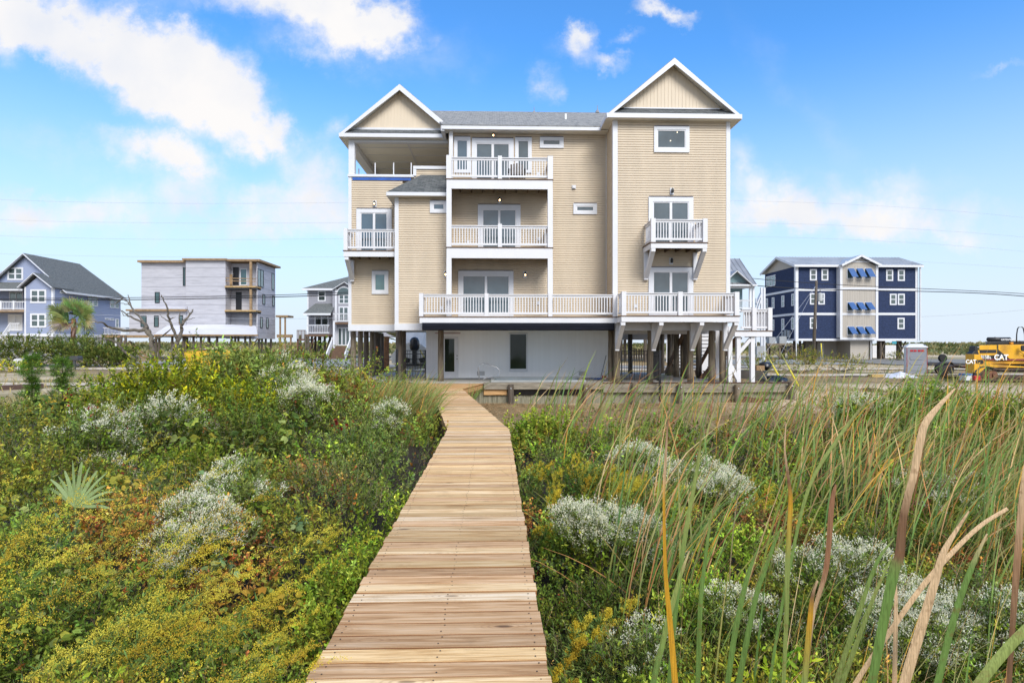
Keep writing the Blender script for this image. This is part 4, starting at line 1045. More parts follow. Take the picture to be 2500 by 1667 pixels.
def thicket(name, label, n, side):
    B = Bag()
    x, y = sample_view(n, .8 if side == 'l' else .4)
    ok = walk_clear(x, y, .04) & (y < (26 if side == 'l' else 24)) & (np.abs(x) < 34)
    ok &= (x < np.array([edges(float(q))[0] for q in np.clip(y, -1.4, YP)])) if side == 'l' else (x > np.array([edges(float(q))[1] for q in np.clip(y, -1.4, YP)]))
    x, y = x[ok], y[ok]
    if side == 'l':
        k = ~((y > 17) & (x < -7.5 - (y - 17) * .15)) ; x, y = x[k], y[k]
        h = left_canopy(x, y)
    else:
        # bare patch towards the bulkhead
        bare = sm((y - 12.8 + vnoise(x, y, 2, 53)) / 2.5) * (1 - sm((x - 9) / 2) * (1 - sm((y - 17) / 2)))
        k = rng.uniform(size=len(x)) > bare * .93; x, y = x[k], y[k]; h = right_canopy(x, y)
    cs = 1.0 if side == 'l' else .62
    d, ox, oy, r1, r2, r3 = worley(x, y, cs, 3 if side == 'l' else 8)
    dome = np.sqrt(np.clip(1 - (d / .78) ** 2, 0, 1)); keep = rng.uniform(size=len(x)) < .06 + .94 * sm(dome * 1.5)
    x, y, h, d, ox, oy, r1, r2, r3, dome = [q[keep] for q in (x, y, h, d, ox, oy, r1, r2, r3, dome)]
    r = rng.beta(3.2, 1.0, len(x)); hh = h * (.34 + .80 * dome * (.75 + .5 * r1)); z = ground_z(x, y) + hh * (.10 + .90 * r)
    ax = unit(np.stack([ox / cs * 1.5, oy / cs * 1.5, .55 + .6 * dome], 1) + rng.normal(0, .38, (len(x), 3)))
    tone = np.exp(.42 * (r3 - .5) * 2)
    far_left = sm((-x - 6) / 3)
    if side == 'l':
        sel = np.select([r2 < .40, r2 < .62, r2 < .82, r2 < .85, r2 < .95], [0, 1, 2, 3, 4], 0)
        near = (x > np.array([edges(float(q))[0] for q in np.clip(y, -1.4, YP)]) - .5) & (y < 6.2) & (y > 2.4) & (r1 > .25); sel[near] = 4
    else:
        sel = np.select([r2 < .26, r2 < .52, r2 < .68, r2 < .74, r2 < .95], [0, 1, 2, 3, 4], 0)
    mixr = rng.uniform(size=len(x)); sel = np.where(mixr < .10, rng.integers(0, 5, len(x)), sel); sel = np.where(mixr > .965, 5, sel)
    for i, nm in enumerate(('dark', 'grey', 'olive', 'rust', 'light', 'twiggy')):
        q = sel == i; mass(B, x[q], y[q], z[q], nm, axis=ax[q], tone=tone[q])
    o = B.build(name, LEAF); return tag(o, label, 'thicket', kind='stuff')
thicket('shrub_thicket', 'tangled waist-high marsh shrubs left of the boardwalk', 84000, 'l')
thicket('marsh_undergrowth', 'low green marsh undergrowth right of the boardwalk', 84000, 'r')

# ---- vines with broad leaves
def vines(name, label, pts, n_each, cols, Ls=(.05, .085)):
    B = Bag()
    for (u, v, z, ru, cset) in pts:
        Y = YG(v, u, z); X = PX(u, Y); n = n_each
        rr = ru / F * Y
        x = X + rng.normal(0, rr * .55, n); y = Y + rng.normal(0, rr * .5, n)
        ok = walk_clear(x, y, .1); x, y = x[ok], y[ok]; n = len(x)
        if n == 0: continue
        hh = left_canopy(x, y) if X < 0 else right_canopy(x, y)
        zz = ground_z(x, y) + hh * rng.uniform(.85, 1.12, n) + .02
        L_ = rng.uniform(*Ls, n) * np.clip(Y / 5, .8, 1.8)
        cl = jitter(np.array(cols[cset])[rng.integers(0, len(cols[cset]), n)], n, .2, .08)
        nrm = rand_dir(n, .9); d = rand_dir(n); d[:, 2] = d[:, 2] * .3 - .25; d = unit(d)
        # heart leaf: two kites side by side
        base = np.stack([x, y, zz], 1); side = unit(np.cross(d, nrm))
        kites(B, base, unit(d + side * .35), nrm, L_ * .92, L_ * .62, cl, wide=.4, fold=.05)
        kites(B, base, unit(d - side * .35), nrm, L_ * .92, L_ * .62, cl * .94, wide=.4, fold=.05)
    return tag(B.build(name, LEAF), label, 'vine', kind='stuff')
VC = {'y': [(.30, .33, .05), (.22, .29, .05), (.36, .34, .05), (.26, .30, .09)], 'o': [(.42, .22, .03), (.38, .29, .04), (.24, .22, .04), (.40, .33, .05), (.2, .24, .05)],
      'g': [(.08, .13, .03), (.11, .17, .04), (.07, .11, .03)], 'r': [(.35, .03, .03), (.28, .04, .03)], 'p': [(.25, .33, .14), (.20, .30, .12)]}
vl = []
for u, v, ru, c in ((60, 1230, 80, 'y'), (60, 1260, 60, 'y'), (150, 1310, 60, 'o'), (250, 1330, 70, 'o'), (270, 1270, 90, 'o'), (360, 1230, 80, 'o'), (330, 1390, 90, 'y'), (190, 1400, 70, 'y'), (430, 1300, 60, 'y'), (500, 1290, 50, 'p'),
                    (520, 1200, 45, 'p'), (530, 1330, 50, 'p'), (600, 1260, 60, 'y'), (640, 1230, 70, 'g'), (740, 1240, 40, 'p'), (560, 1090, 100, 'g'), (640, 1080, 80, 'y'), (430, 1080, 80, 'g'), (650, 1140, 70, 'o'),
                    (480, 1110, 60, 'y'), (320, 990, 70, 'g'), (370, 960, 60, 'g'), (240, 1120, 60, 'g'), (50, 1190, 80, 'o'), (700, 1060, 70, 'g'), (620, 1030, 60, 'y'), (150, 1080, 50, 'g'), (520, 1370, 60, 'o'), (680, 1400, 70, 'y'),
                    (600, 1440, 80, 'y'), (380, 1500, 80, 'g'), (120, 1500, 80, 'y'), (640, 1330, 60, 'o'), (30, 1330, 60, 'y'), (760, 1330, 60, 'o')): vl.append((u, v, 1.0, ru, c))
vines('grapevine', 'yellow, orange and green broad-leaved vines trailing over the left thicket', vl, 46, VC)
vr = [(u, v, .45, ru, c) for u, v, ru, c in ((1340, 1340, 45, 'p'), (1350, 1380, 40, 'g'), (1480, 1420, 50, 'y'), (1560, 1560, 60, 'y'), (1480, 1590, 50, 'y'), (1700, 1560, 60, 'g'), (1880, 1560, 70, 'y'), (1900, 1620, 60, 'y'), (2060, 1580, 70, 'y'), (2120, 1500, 50, 'y'), (1330, 1480, 40, 'p'), (1480, 1500, 40, 'y'), (1600, 1380, 60, 'g'), (2180, 1600, 60, 'g'), (1420, 1640, 70, 'y'), (2100, 1120, 80, 'y'), (2050, 1180, 80, 'g'))]
vines('ground_vine', 'yellow green leafy vines low between the cattails', vr, 46, VC, (.035, .06))
vred = [(u, v, 1.05, r, 'r') for u, v, r in ((295, 1050, 14), (220, 1105, 12), (675, 970, 16), (805, 997, 10), (310, 1150, 12), (545, 1225, 22), (580, 1215, 14), (165, 1032, 12), (850, 1035, 12), (820, 1045, 10), (240, 1000, 14))]
vines('red_creeper', 'small red autumn leaves dotted through the left thicket', vred, 20, VC, (.03, .05))

# ---- goldenrod
def goldenrod(B, x, y, z0, h, az, lean, k=1.0):
    n = len(x); M = 90; base = np.stack([x, y, z0], 1)
    d = np.stack([np.cos(az) * lean, np.sin(az) * lean, np.ones(n)], 1); d = unit(d)
    blades(B, base, h, az, lean, np.full(n, .25), np.full(n, .006) * k, jitter((.16, .17, .05), n, .1), jitter((.22, .22, .05), n, .1), K=5)
    def along(t):   # point on the stalk
        off = (lean[:, None] * t + .25 * t ** 3) * h[:, None]
        return np.stack([x[:, None] + np.cos(az)[:, None] * off, y[:, None] + np.sin(az)[:, None] * off, z0[:, None] + h[:, None] * (t - .07 * t ** 4)], 2)
    t = rng.uniform(.25, .85, (n, M)); p = along(t).reshape(-1, 3); r = rand_dir(n * M, .2); dd = np.repeat(d, M, 0)
    kites(B, p, dd * .6 + r, rand_dir(n * M, .5), rng.uniform(.045, .085, n * M) * k, .0095 * k, jitter((.17, .26, .07), n * M, .2), wide=.4)
    # plume: side sprays that arch over
    S = 20; Q = 58; t = rng.uniform(.58, 1.0, (n, S)); p = along(t); r = rand_dir(n * S, .1); r[:, 0] += .5 * np.cos(np.repeat(az, S)); r[:, 1] += .5 * np.sin(np.repeat(az, S)); r = unit(r).reshape(n, S, 3)
    sl = (.07 + .20 * (1 - t))[:, :, None, None] * k * (h[:, None, None, None] / 1.0) * 1.5
    q = np.linspace(.08, 1, Q)[None, None, :, None]
    dd = (d[:, None, :] * .95 + r * .5)[:, :, None, :]
    pts = p[:, :, None, :] + dd * sl * q + np.array([0, 0, -1.0]) * sl * .55 * q ** 2
    pts = pts.reshape(-1, 3) + rng.normal(0, .0065, (n * S * Q, 3)); m_ = len(pts)
    pc = np.array([(.74, .58, .06), (.62, .52, .06), (.78, .66, .09), (.62, .44, .05), (.46, .44, .07)])[rng.integers(0, 4, n)]
    cl = jitter(np.repeat(pc, S * Q, 0), m_, .14, .03)
    kites(B, pts, rand_dir(m_, .7), rand_dir(m_), rng.uniform(.007, .011, m_) * k, .0052 * k, cl, wide=.6)
def golden_patch(B, n, u0, u1, v0, v1, zc, hr, az0, lean0, canopy):
    u = rng.uniform(u0, u1, n); v = rng.uniform(v0, v1, n); d = (EYE - zc) * F / (v - HV); t = TH + np.arctan((u - 1250) / F); y = d; x = y * np.tan(t)
    ok = walk_clear(x + .3, y, .15) & walk_clear(x, y, .15); x, y = x[ok], y[ok]; n = len(x)
    h = canopy(x, y) * rng.uniform(*hr, n) + .12
    goldenrod(B, x - .35 * h * np.cos(az0), y, ground_z(x, y), h, az0 + rng.normal(0, .5, n), lean0 + rng.normal(0, .15, n), np.clip(y.mean() / 3.5, .9, 1.5))
B = Bag()
golden_patch(B, 60, -300, 330, 1330, 2100, 1.0, (1.2, 1.5), .1, .75, left_canopy)
golden_patch(B, 62, 100, 900, 1470, 2200, .95, (1.2, 1.5), .1, .8, left_canopy)
golden_patch(B, 16, -300, 200, 1290, 1480, 1.05, (1.25, 1.5), .1, .75, left_canopy)
golden_patch(B, 16, 640, 900, 1330, 1480, .9, (1.15, 1.4), .2, .5, left_canopy)
tag(B.build('goldenrod_drift', BLOOM), 'yellow goldenrod plumes leaning over in the near left corner', 'goldenrod', kind='stuff')
B = Bag()
for (u, v, n, s) in ((1470, 1190, 10, 40), (1450, 1160, 5, 30), (1600, 1190, 12, 60), (1640, 1210, 8, 50), (1750, 1180, 6, 40), (1460, 1460, 7, 30), (1430, 1510, 5, 25), (1370, 1545, 5, 25), (1310, 1130, 5, 40), (1330, 1250, 4, 30), (1800, 1220, 8, 60), (1390, 1210, 4, 30), (2000, 1120, 6, 50)):
    golden_patch(B, n, u - s, u + s, v - 15, v + 40, .55, (1.05, 1.4), .2, .25, right_canopy)
tag(B.build('goldenrod_sprigs', BLOOM), 'orange yellow goldenrod sprigs among the right hand cattails', 'goldenrod', kind='stuff')

# ---- white flowering groundsel bushes
def groundsel(u, v, zc, ru, label, n=170, hh=None, white=.5, sp='grey'):
    Y = YG(v, u, zc); X = PX(u, Y); R = ru / F * Y; h = (hh or zc) * (1.1 if X < 0 else 1.04); g = float(ground_z(X, Y))
    t = thing('groundsel_bush', label, 'flowering bush', (X, Y, g), 'white flowering groundsel bushes in the marsh')
    k = float(lod(np.array([Y]))[0]); B = Bag(); Bf = Bag()
    n = int(n)
    # crown of several lobes
    lobes = [(rng.normal(0, .45) * R, rng.normal(0, .4) * R, rng.uniform(.62, 1.0) * (h - g), rng.uniform(.42, .7) * R) for _ in range(7)]
    lobes.append((0, 0, h - g, .75 * R))
    ox, oy, oz, ax = [], [], [], []
    for lx, ly, lh, lr in lobes:
        m_ = n // 4; a = rand_dir(m_, .55); a[:, 2] = np.abs(a[:, 2]); rr = rng.uniform(.6, 1, m_) ** .6
        ox.append(X + lx + a[:, 0] * lr * rr); oy.append(Y + ly + a[:, 1] * lr * rr); oz.append(g + lh - lr * .75 + a[:, 2] * lr * .75 * rr); ax.append(unit(a + np.array([.25, 0, .9])))
    x, y, z, a = np.concatenate(ox), np.concatenate(oy), np.concatenate(oz), np.concatenate(ax)
    ok = walk_clear(x, y, .08) & (z > g); x, y, z, a = x[ok], y[ok], z[ok], a[ok]; m_ = len(x)
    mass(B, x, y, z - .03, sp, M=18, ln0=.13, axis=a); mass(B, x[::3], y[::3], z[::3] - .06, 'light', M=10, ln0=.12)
    # flower tufts
    q = (vnoise(x, y, .35 * k, 81) + rng.normal(0, .35, m_)) > (.22 - white); q &= (z > g + (h - g) * .45); x, y, z, a = x[q], y[q], z[q], a[q]; m_ = len(x); Tn = 24
    tip = np.stack([x, y, z], 1) + a * (.115 * k)
    tp = np.repeat(tip, Tn, 0) + rng.normal(0, .021 * k, (m_ * Tn, 3)); up = unit(np.repeat(a, Tn, 0) + rng.normal(0, .4, (m_ * Tn, 3)))
    kites(Bf, tp, up, rand_dir(m_ * Tn), rng.uniform(.015, .024, m_ * Tn) * k, .0085 * k, jitter((.88, .84, .62), m_ * Tn, .1, .03), wide=.7)
    B.build('foliage', LEAF, t); 
    if m_: Bf.build('blossom', BLOOM, t)
    m = MB()
    for i in range(6):
        an = rng.uniform(0, 6.28); m.tube([(X, Y, g - .05), (X + math.cos(an) * R * .2, Y + math.sin(an) * R * .2, g + (h - g) * .4), (X + math.cos(an) * R * .5, Y + math.sin(an) * R * .5, g + (h - g) * .8)], [.012, .009, .005], 5)
    m.build('stem', BARK, t)
    return t
for a in ((1475, 1262, .85, 125, 'white flowering bush right of the boardwalk middle, nearest its edge', 230, None, .62),
          (1560, 1110, .85, 85, 'round white topped bush behind the orange goldenrod sprigs', 150, None, .6),
          (1720, 1150, .80, 70, 'small white bush right of the round white topped bush', 90, None, .35),
          (1775, 1190, .78, 70, 'thin white bush in front of the cattail stand, one of three', 90, None, .25),
          (1660, 1160, .75, 60, 'pale bush between the goldenrod and the cattails', 70, None, .2),
          (2080, 1345, .85, 130, 'broad white bush behind the big leaning tan cattail leaves', 230, None, .6),
          (2235, 1500, .80, 130, 'white bush below the crossing tan cattail leaves', 210, None, .62),
          (2420, 1470, .85, 120, 'dense white bush near the right frame edge', 210, None, .62),
          (2150, 1560, .62, 90, 'low white bush in the near right corner', 110, None, .35),
          (1800, 1480, .68, 75, 'sparse white bush beside the green cattail leaves', 90, None, .25),
          (1590, 1550, .58, 90, 'sparse low white bush near the orange cattail leaf', 90, None, .2),
          (2100, 1010, .9, 60, 'dull pinkish white bush far back in the right marsh', 60, 1.1, .1),
          (2330, 1170, .9, 100, 'grey green bush half hidden by cattails at the right', 120, None, .12),
          (480, 1262, 1.12, 105, 'white flowering bush among the yellow vines on the left', 200, None, .5),
          (560, 1200, 1.15, 80, 'white flowering bush behind the pale vine leaves on the left', 130, None, .45),
          (430, 1340, 1.0, 50, 'small white bush just above the goldenrod', 70, None, .45),
          (230, 1060, 1.35, 110, 'whitish bush left of the bright myrtle bush', 150, 1.45, .0),
          (700, 930, 1.7, 70, 'pale bush on the slope below the gravel drive', 170, 1.75, .02),
          (640, 900, 1.85, 60, 'tall pale bush right of the dark upright shrub', 160, 1.95, -.1),
          (745, 985, 1.45, 60, 'creamy bush near the middle of the left thicket', 120, 1.5, .1),
          (945, 1010, 1.2, 38, 'small pale bush beside the left cattails', 80, 1.15, .5),
          (400, 1000, 1.5, 90, 'grey green bush in front of the bright myrtle bush', 140, 1.45, .08),
          (610, 1170, 1.15, 50, 'tan seeded bush above the left white bushes', 80, 1.2, .3)):
    groundsel(*a)

# ---- named shrubs and small trees
def shrub(name, label, cat, X, Y, R, h, sp, n, up=.8, flat=1.0, lob=9, M=16, ln0=.2, mixs=None, group=None, leafk=1.0):
    g = float(ground_z(X, Y)); t = thing(name, label, cat, (X, Y, g), group); B = Bag()
    ls = [(0, 0, h * .78, .5 * R)] + [(rng.normal(0, .45) * R, rng.normal(0, .4) * R, rng.uniform(.3, .8) * h, rng.uniform(.3, .5) * R) for _ in range(lob)]
    P_, A_ = [], []
    for lx, ly, lh, lr in ls:
        m_ = n // len(ls); a = rand_dir(m_, .3); rr = rng.uniform(.35, 1, m_) ** .5
        P_.append(np.stack([X + lx + a[:, 0] * lr * rr, Y + ly + a[:, 1] * lr * rr, g + lh + a[:, 2] * lr * rr * .9 * flat], 1)); A_.append(unit(a + np.array([0, 0, up])))
    P_ = np.concatenate(P_); A_ = np.concatenate(A_); ok = (P_[:, 2] > g + .05) & walk_clear(P_[:, 0], P_[:, 1], .1); P_, A_ = P_[ok], A_[ok]
    if mixs:
        r = rng.uniform(size=len(P_)) < mixs[1]; mass(B, *P_[r].T, mixs[0], M=M, ln0=ln0, axis=A_[r], scale=leafk); P_, A_ = P_[~r], A_[~r]
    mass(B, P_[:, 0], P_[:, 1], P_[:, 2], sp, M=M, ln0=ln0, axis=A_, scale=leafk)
    B.build('foliage', LEAF, t); m = MB()
    for lx, ly, lh, lr in ls: m.tube([(X, Y, g - .05), (X + lx * .5, Y + ly * .5, g + lh * .5), (X + lx, Y + ly, g + lh)], [.035, .022, .01], 6)
    m.build('stem', BARK, t); return t
SPEC['myrtle'] = (.034, .012, [(.17, .20, .018), (.12, .155, .014), (.23, .24, .02), (.06, .09, .012), (.05, .075, .012)], .7, (.12, .09, .05))
SPEC['seagreen'] = (.05, .014, [(.10, .14, .05), (.13, .17, .06), (.15, .18, .09)], .8, (.12, .09, .05))
SPEC['pine'] = (.10, .005, [(.045, .10, .025), (.07, .13, .035)], .9, (.12, .08, .05))
SPEC['hedge'] = (.04, .018, [(.05, .075, .025), (.08, .11, .04), (.12, .14, .06), (.035, .055, .02)], .9, (.10, .08, .05))
shrub('myrtle_bush', 'bright yellow green bush standing above the left thicket', 'bush', PX(425, 11.6), 11.6, 1.65, 1.75, 'myrtle', 2100, mixs=('olive', .12), lob=14)
shrub('upright_shrub', 'dark green long-leaved shrub right behind the yellow green bush', 'bush', PX(555, 13.6), 13.6, .95, 2.15, 'seagreen', 900, lob=8, up=1.4)
shrub('dark_shrub', 'dark rounded shrub under the right side of the yellow green bush', 'bush', PX(590, 9.6), 9.6, 1.3, 1.35, 'dark', 650)
shrub('ochre_shrub', 'brownish green shrub at the left patio corner', 'bush', PX(800, 17.2), 17.2, 1.6, 1.15, 'olive', 600, mixs=('rust', .5))
shrub('leafy_sapling', 'bright green sapling in front of the left bulkhead beam', 'sapling', PX(868, 22.4), 22.4, .7, 1.1, 'light', 160, lob=4)
shrub('leafy_sapling', 'lime green sapling left of the boardwalk platform', 'sapling', PX(905, 19.5), 19.5, .5, 1.0, 'light', 120, lob=4)
shrub('leafy_sapling', 'lime green sprout on the slope below the gravel drive', 'sapling', PX(668, 15.5), 15.5, .45, 2.0, 'light', 110, lob=4)
shrub('grassy_shrub', 'grey green shrub at the near left boardwalk edge', 'bush', PX(850, 9.0), 9.0, .95, .95, 'grey', 420, mixs=('dark', .3))
shrub('feathery_shrub', 'vivid feathery green bush touching the left boardwalk edge', 'bush', PX(905, 4.75), 4.75, .42, .72, 'light', 420, lob=6, up=1.3)
shrub('feathery_shrub', 'low vivid green clump at the left boardwalk edge, nearer the camera', 'bush', PX(845, 3.95), 3.95, .3, .62, 'light', 260, lob=5, up=1.3)
shrub('marsh_elder', 'tall fresh green shrub at the far right of the marsh', 'bush', PX(2270, 16.0), 16.0, 1.5, .55, 'light', 620, mixs=('dark', .4))
shrub('marsh_elder', 'fresh green shrub at the right frame edge below the digger', 'bush', PX(2480, 13.0), 13.0, 1.5, .62, 'light', 600, mixs=('olive', .3))
shrub('marsh_elder', 'green shrub in the middle of the right cattails', 'bush', PX(2160, 12.5), 12.5, 1.1, .7, 'light', 420, mixs=('dark', .3))
shrub('marsh_elder', 'low green shrub right of the boardwalk bend', 'bush', PX(1320, 12.6), 12.6, .6, .6, 'light', 220)
shrub('broad_bush', 'bright green leafy clump at the bottom edge right of the boardwalk', 'bush', PX(1435, 3.0), 3.05, .2, .55, 'light', 130, lob=4)
SPEC['wide'] = (.06, .02, [(.16, .24, .03), (.22, .27, .04)], .8, (.12, .12, .05))
shrub('leafy_weed', 'yellow green weed with long curled leaves at the bottom right', 'weed', PX(1915, 2.9), 2.9, .3, .85, 'wide', 70, lob=4, M=9, ln0=.22)
for u, v0, v1, Y, lab in ((78, 868, 955, 15.5, 'small pine sapling beside the white mailbox'), (152, 875, 945, 16.5, 'thin pine sapling left of the dark mailbox')):
    X = PX(u, Y); g = float(ground_z(X, Y)); zt_ = PZ(v0, u, Y); t = thing('pine_sapling', lab, 'pine', (X, Y, g), 'pine saplings by the path')
    m = MB(); m.tube([(X, Y, g - .1), (X, Y, zt_ - .1)], [.03, .01], 6); m.build('trunk', BARK, t); B = Bag()
    for k in range(9):
        zz = zt_ - .12 - k * (zt_ - g) * .085; rr = (.10, .20, .22, .07, .08, .26, .34, .30, .18)[k]; n = 40; an = rng.uniform(0, 6.28, n); r2 = rng.uniform(.1, 1, n) * rr
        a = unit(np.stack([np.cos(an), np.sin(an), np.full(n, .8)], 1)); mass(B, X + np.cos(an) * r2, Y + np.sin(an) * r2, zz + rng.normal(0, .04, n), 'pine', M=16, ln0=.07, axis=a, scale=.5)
    B.build('foliage', LEAF, t)
# ---- palmetto fans
def fan(B, c, up, out, R, nseg, col, W=.018, open_=1.15, droop=.4):
    up = Vector(up).normalized(); out = Vector(out).normalized(); side = up.cross(out).normalized()
    for i in range(nseg):
        a = (i / (nseg - 1) - .5) * 2 * open_; L_ = R * (1 - .25 * abs(a) / open_) * random.uniform(.85, 1.08)
        d = (up * math.cos(a) + side * math.sin(a)).normalized(); K = 7; P0 = []
        nrm = out
        for k in range(K + 1):
            t = k / K; p = Vector(c) + d * L_ * t + nrm * .06 * t * R + Vector((0, 0, -1)) * droop * L_ * max(0, t - .6) ** 2 * random.uniform(.8, 1.6)
            w = W * math.sin(math.pi * min(.97, .12 + t * .85)) ** .6
            s = nrm.cross(d).normalized() * w + nrm * (.004 if i % 2 else -.004); P0 += [p - s, p + s]
        f = np.array([(2 * k, 2 * k + 1, 2 * k + 3, 2 * k + 2) for k in range(K)]); cc = np.array(col) * random.uniform(.85, 1.15)
        B.add(np.array([tuple(p) for p in P0]), f, np.tile(cc, (2 * K + 2, 1)))
def palmetto(label, Y, fans, u0):
    X = PX(u0, Y); g = float(ground_z(X, Y)); t = thing('palmetto', label, 'palm', (X, Y, g), 'dwarf palmettos in the thicket'); m = MB()
    for (uc, vc, R, upx, yo, n, col, op) in fans:
        c = P(uc, vc, Y + yo); m.tube([(X, Y, g), ((X + c[0]) / 2, Y + yo * .6, (g + c[2]) / 2), c], [.012, .009, .006], 6)
        B = Bag(); fan(B, c, (upx, .1, 1), (0, -1, .35), R, n, col, op and .013, 1.25 if n > 8 else .8); B.build('frond', BLADE, t)
    m.build('stalk', plain('palm_stalk', (.20, .26, .08), .5, .1), t)
palmetto('pale green fan palmetto rising out of the left vines', 4.6, [(184, 1236, .40, .32, 0, 13, (.30, .40, .17), 1), (165, 1345, .34, 0, -.15, 9, (.14, .24, .12), 1), (225, 1340, .36, .5, .1, 8, (.13, .22, .11), 1), (245, 1290, .36, 1.4, .2, 5, (.08, .13, .04), 1)], 184)
palmetto('thin spiky palmetto in front of the bright myrtle bush', 9.0, [(385, 1035, .55, 0, 0, 5, (.20, .26, .11), 1), (430, 1040, .5, .9, .1, 6, (.24, .28, .13), 1)], 400)

# ---- cattails
def cattails(name, label, n, region, hr, dry=.35, zc=.9, clump=.5, Wr=(.010, .017), v1=2300, u0=-300, u1=2800, thin=None):
    x, y = sample_view(n, zc, u0=u0, u1=u1, v0=902, v1=v1); ok = region(x, y) & walk_clear(x, y, .12) & walk_clear(x + .25, y, .1); x, y = x[ok], y[ok]; n = len(x)
    cn = vnoise(x, y, 1.1, 91) + .6 * vnoise(x, y, .4, 92); k = cn > -clump + rng.normal(0, .25, n); x, y = x[k], y[k]; n = len(x)
    h = rng.uniform(*hr, n) * (1 + .12 * vnoise(x, y, 2, 93)); dr = rng.uniform(size=n) < dry
    g0 = np.array([(.15, .26, .06), (.19, .30, .07), (.12, .22, .06), (.24, .33, .07)])[rng.integers(0, 4, n)]
    d0 = np.array([(.58, .34, .15), (.68, .47, .24), (.46, .22, .08), (.66, .36, .06), (.34, .15, .07)])[rng.integers(0, 5, n)]
    c0 = np.where(dr[:, None], d0 * .8, g0); tipdry = rng.uniform(size=n) < .45
    c1 = np.where(dr[:, None], d0 * 1.15, np.where(tipdry[:, None], np.array((.42, .33, .13)), g0 * 1.1))
    h = np.where(rng.uniform(size=n) < .10, h * 1.22, h)
    h = h * (1 + .34 * sm((y - 9.5) / 3) * sm((18.5 - y) / 2))
    az = rng.normal(.12, .55, n); br = (rng.uniform(size=n) < .1)
    lean = np.where(br, rng.uniform(.6, 1.3, n), rng.normal(.22, .12, n)); bend = np.abs(rng.normal(.22, .2, n)); az = np.where(br, rng.uniform(0, 6.28, n), az)
    h = np.where(br, h * .6, h); B = Bag()
    W = rng.uniform(*Wr, n) * np.clip(y / 7, .62, 2.0) ** .75 * np.where(dr, .75, 1)
    fa = rng.normal(0, .6, n)
    blades(B, np.stack([x, y, ground_z(x, y) - .03], 1), h, az, lean, bend, W, jitter(c0, n, .15, .06), jitter(c1, n, .15, .06), K=7, face=fa)
    return tag(B.build(name, BLADE), label, 'cattails', kind='stuff')
def rR(x, y):
    e = x > .9
    dens = .10 + .90 * sm((x - 1.6 - .25 * y) / 2.2); dens = dens * (.04 + .96 * sm((y - 4.3 - .8 * sm((3 - x) / 2)) / 1.6)); dens = np.where((y > 17) & (x > 8), dens * .15, dens); dens = np.maximum(dens, .55 * sm((y - 12) / 2) * sm((22 - y) / 2) * (x < 9)); dens = np.where(y > 20, dens * .5, dens)
    dens = np.maximum(dens, .55 * np.exp(-((x - 1.3) / .5) ** 2) * sm((y - 4) / 1) * sm((13 - y) / 2))
    return e & (rng.uniform(size=len(x)) < dens) & (y < 23.4) & (y > 1.9)
cattails('cattail_stand', 'green and dry cattail leaves standing across the right marsh', 38000, rR, (1.0, 1.75), dry=.36, Wr=(.013, .024))
def rR2(x, y): return (x > .95) & (y < 23) & (y > 2) & (rng.uniform(size=len(x)) < .15 + .85 * sm((x - 2.5 - .1 * y) / 3))
cattails('marsh_grass', 'finer green and straw coloured marsh grass between the cattails', 24000, rR2, (.5, 1.15), dry=.55, Wr=(.005, .009), zc=.5, clump=.8)
def rL(x, y): return (x < -.9) & (x > -4.6) & (y > 14.3) & (y < 24.0)
cattails('left_cattail_stand', 'short cattail stand between the left thicket and the boardwalk', 16000, rL, (.75, 1.35), dry=.3, v1=1075, u0=880, u1=1200, clump=1.2)
# low tangle of fallen stalks on the bare ground + tufts
x = rng.uniform(-1.5, 16, 16000); y = rng.uniform(12.5, 24.2, 16000); ok = walk_clear(x, y, .05) & (vnoise(x, y, 1.2, 95) > -.5); x, y = x[ok], y[ok]; n = len(x); B = Bag()
blades(B, np.stack([x, y, ground_z(x, y)], 1), rng.uniform(.03, .14, n), rng.uniform(0, 6.28, n), rng.uniform(.5, 4, n), rng.uniform(0, .5, n), rng.uniform(.01, .022, n), jitter((.30, .20, .11), n, .3), jitter((.38, .27, .16), n, .3), K=2)
tag(B.build('dry_stalks', BLADE), 'flattened brown stalks littering the bare ground by the bulkhead', 'dead stalks', kind='stuff')
x, y = sample_view(34000, .3, v0=874, v1=1010); ok = (y > 20) & (y < 66) & ((y < 44) | (x > 24)) & ~((x > 37) & (x < 59) & (y > 53)) & ((x > 12.8) | (x < -7.8)) & (np.abs(x) < 60) & (np.abs(y - 36.7) > 1.6) & ~((y > 26.3) & (y < 29) & (x < 0)); x, y = x[ok], y[ok]
d = vnoise(x, y, 4, 97) + .5 * vnoise(x, y, 1.2, 98); k = d > np.where(y < 27, .2, -.1); x, y = x[k], y[k]; n = len(x); B = Bag()
gc = np.where((vnoise(x, y, 6, 99) > 0)[:, None], np.array((.24, .24, .07)), np.array((.36, .29, .13)))
blades(B, np.stack([x, y, ground_z(x, y)], 1), rng.uniform(.12, .4, n), rng.uniform(0, 6.28, n), rng.uniform(.1, .6, n), rng.uniform(0, .5, n), rng.uniform(.02, .04, n), jitter(gc, n, .25), jitter(gc * 1.3, n, .25), K=2)
tag(B.build('yard_grass', BLADE), 'patchy green and straw coloured grass on the sandy lots', 'grass', kind='stuff')
# dune grass: ragged line against the sky
x = rng.uniform(-190, 190, 26000); y = rng.uniform(98, 165, 26000); g = ground_z(x, y); n = len(x); B = Bag()
gc = np.where((vnoise(x, y, 14, 101) > .05)[:, None], np.array((.085, .10, .035)), np.array((.22, .20, .09)))
blades(B, np.stack([x, y, g - .05], 1), rng.uniform(.3, .95, n), rng.uniform(0, 6.28, n), rng.uniform(.1, .5, n), rng.uniform(0, .4, n), rng.uniform(.25, .6, n), jitter(gc, n, .3), jitter(gc * 1.3, n, .3), K=2)
tag(B.build('dune_grass', BLADE), 'grass and scrub along the low dune line behind the houses', 'dune grass', kind='stuff')

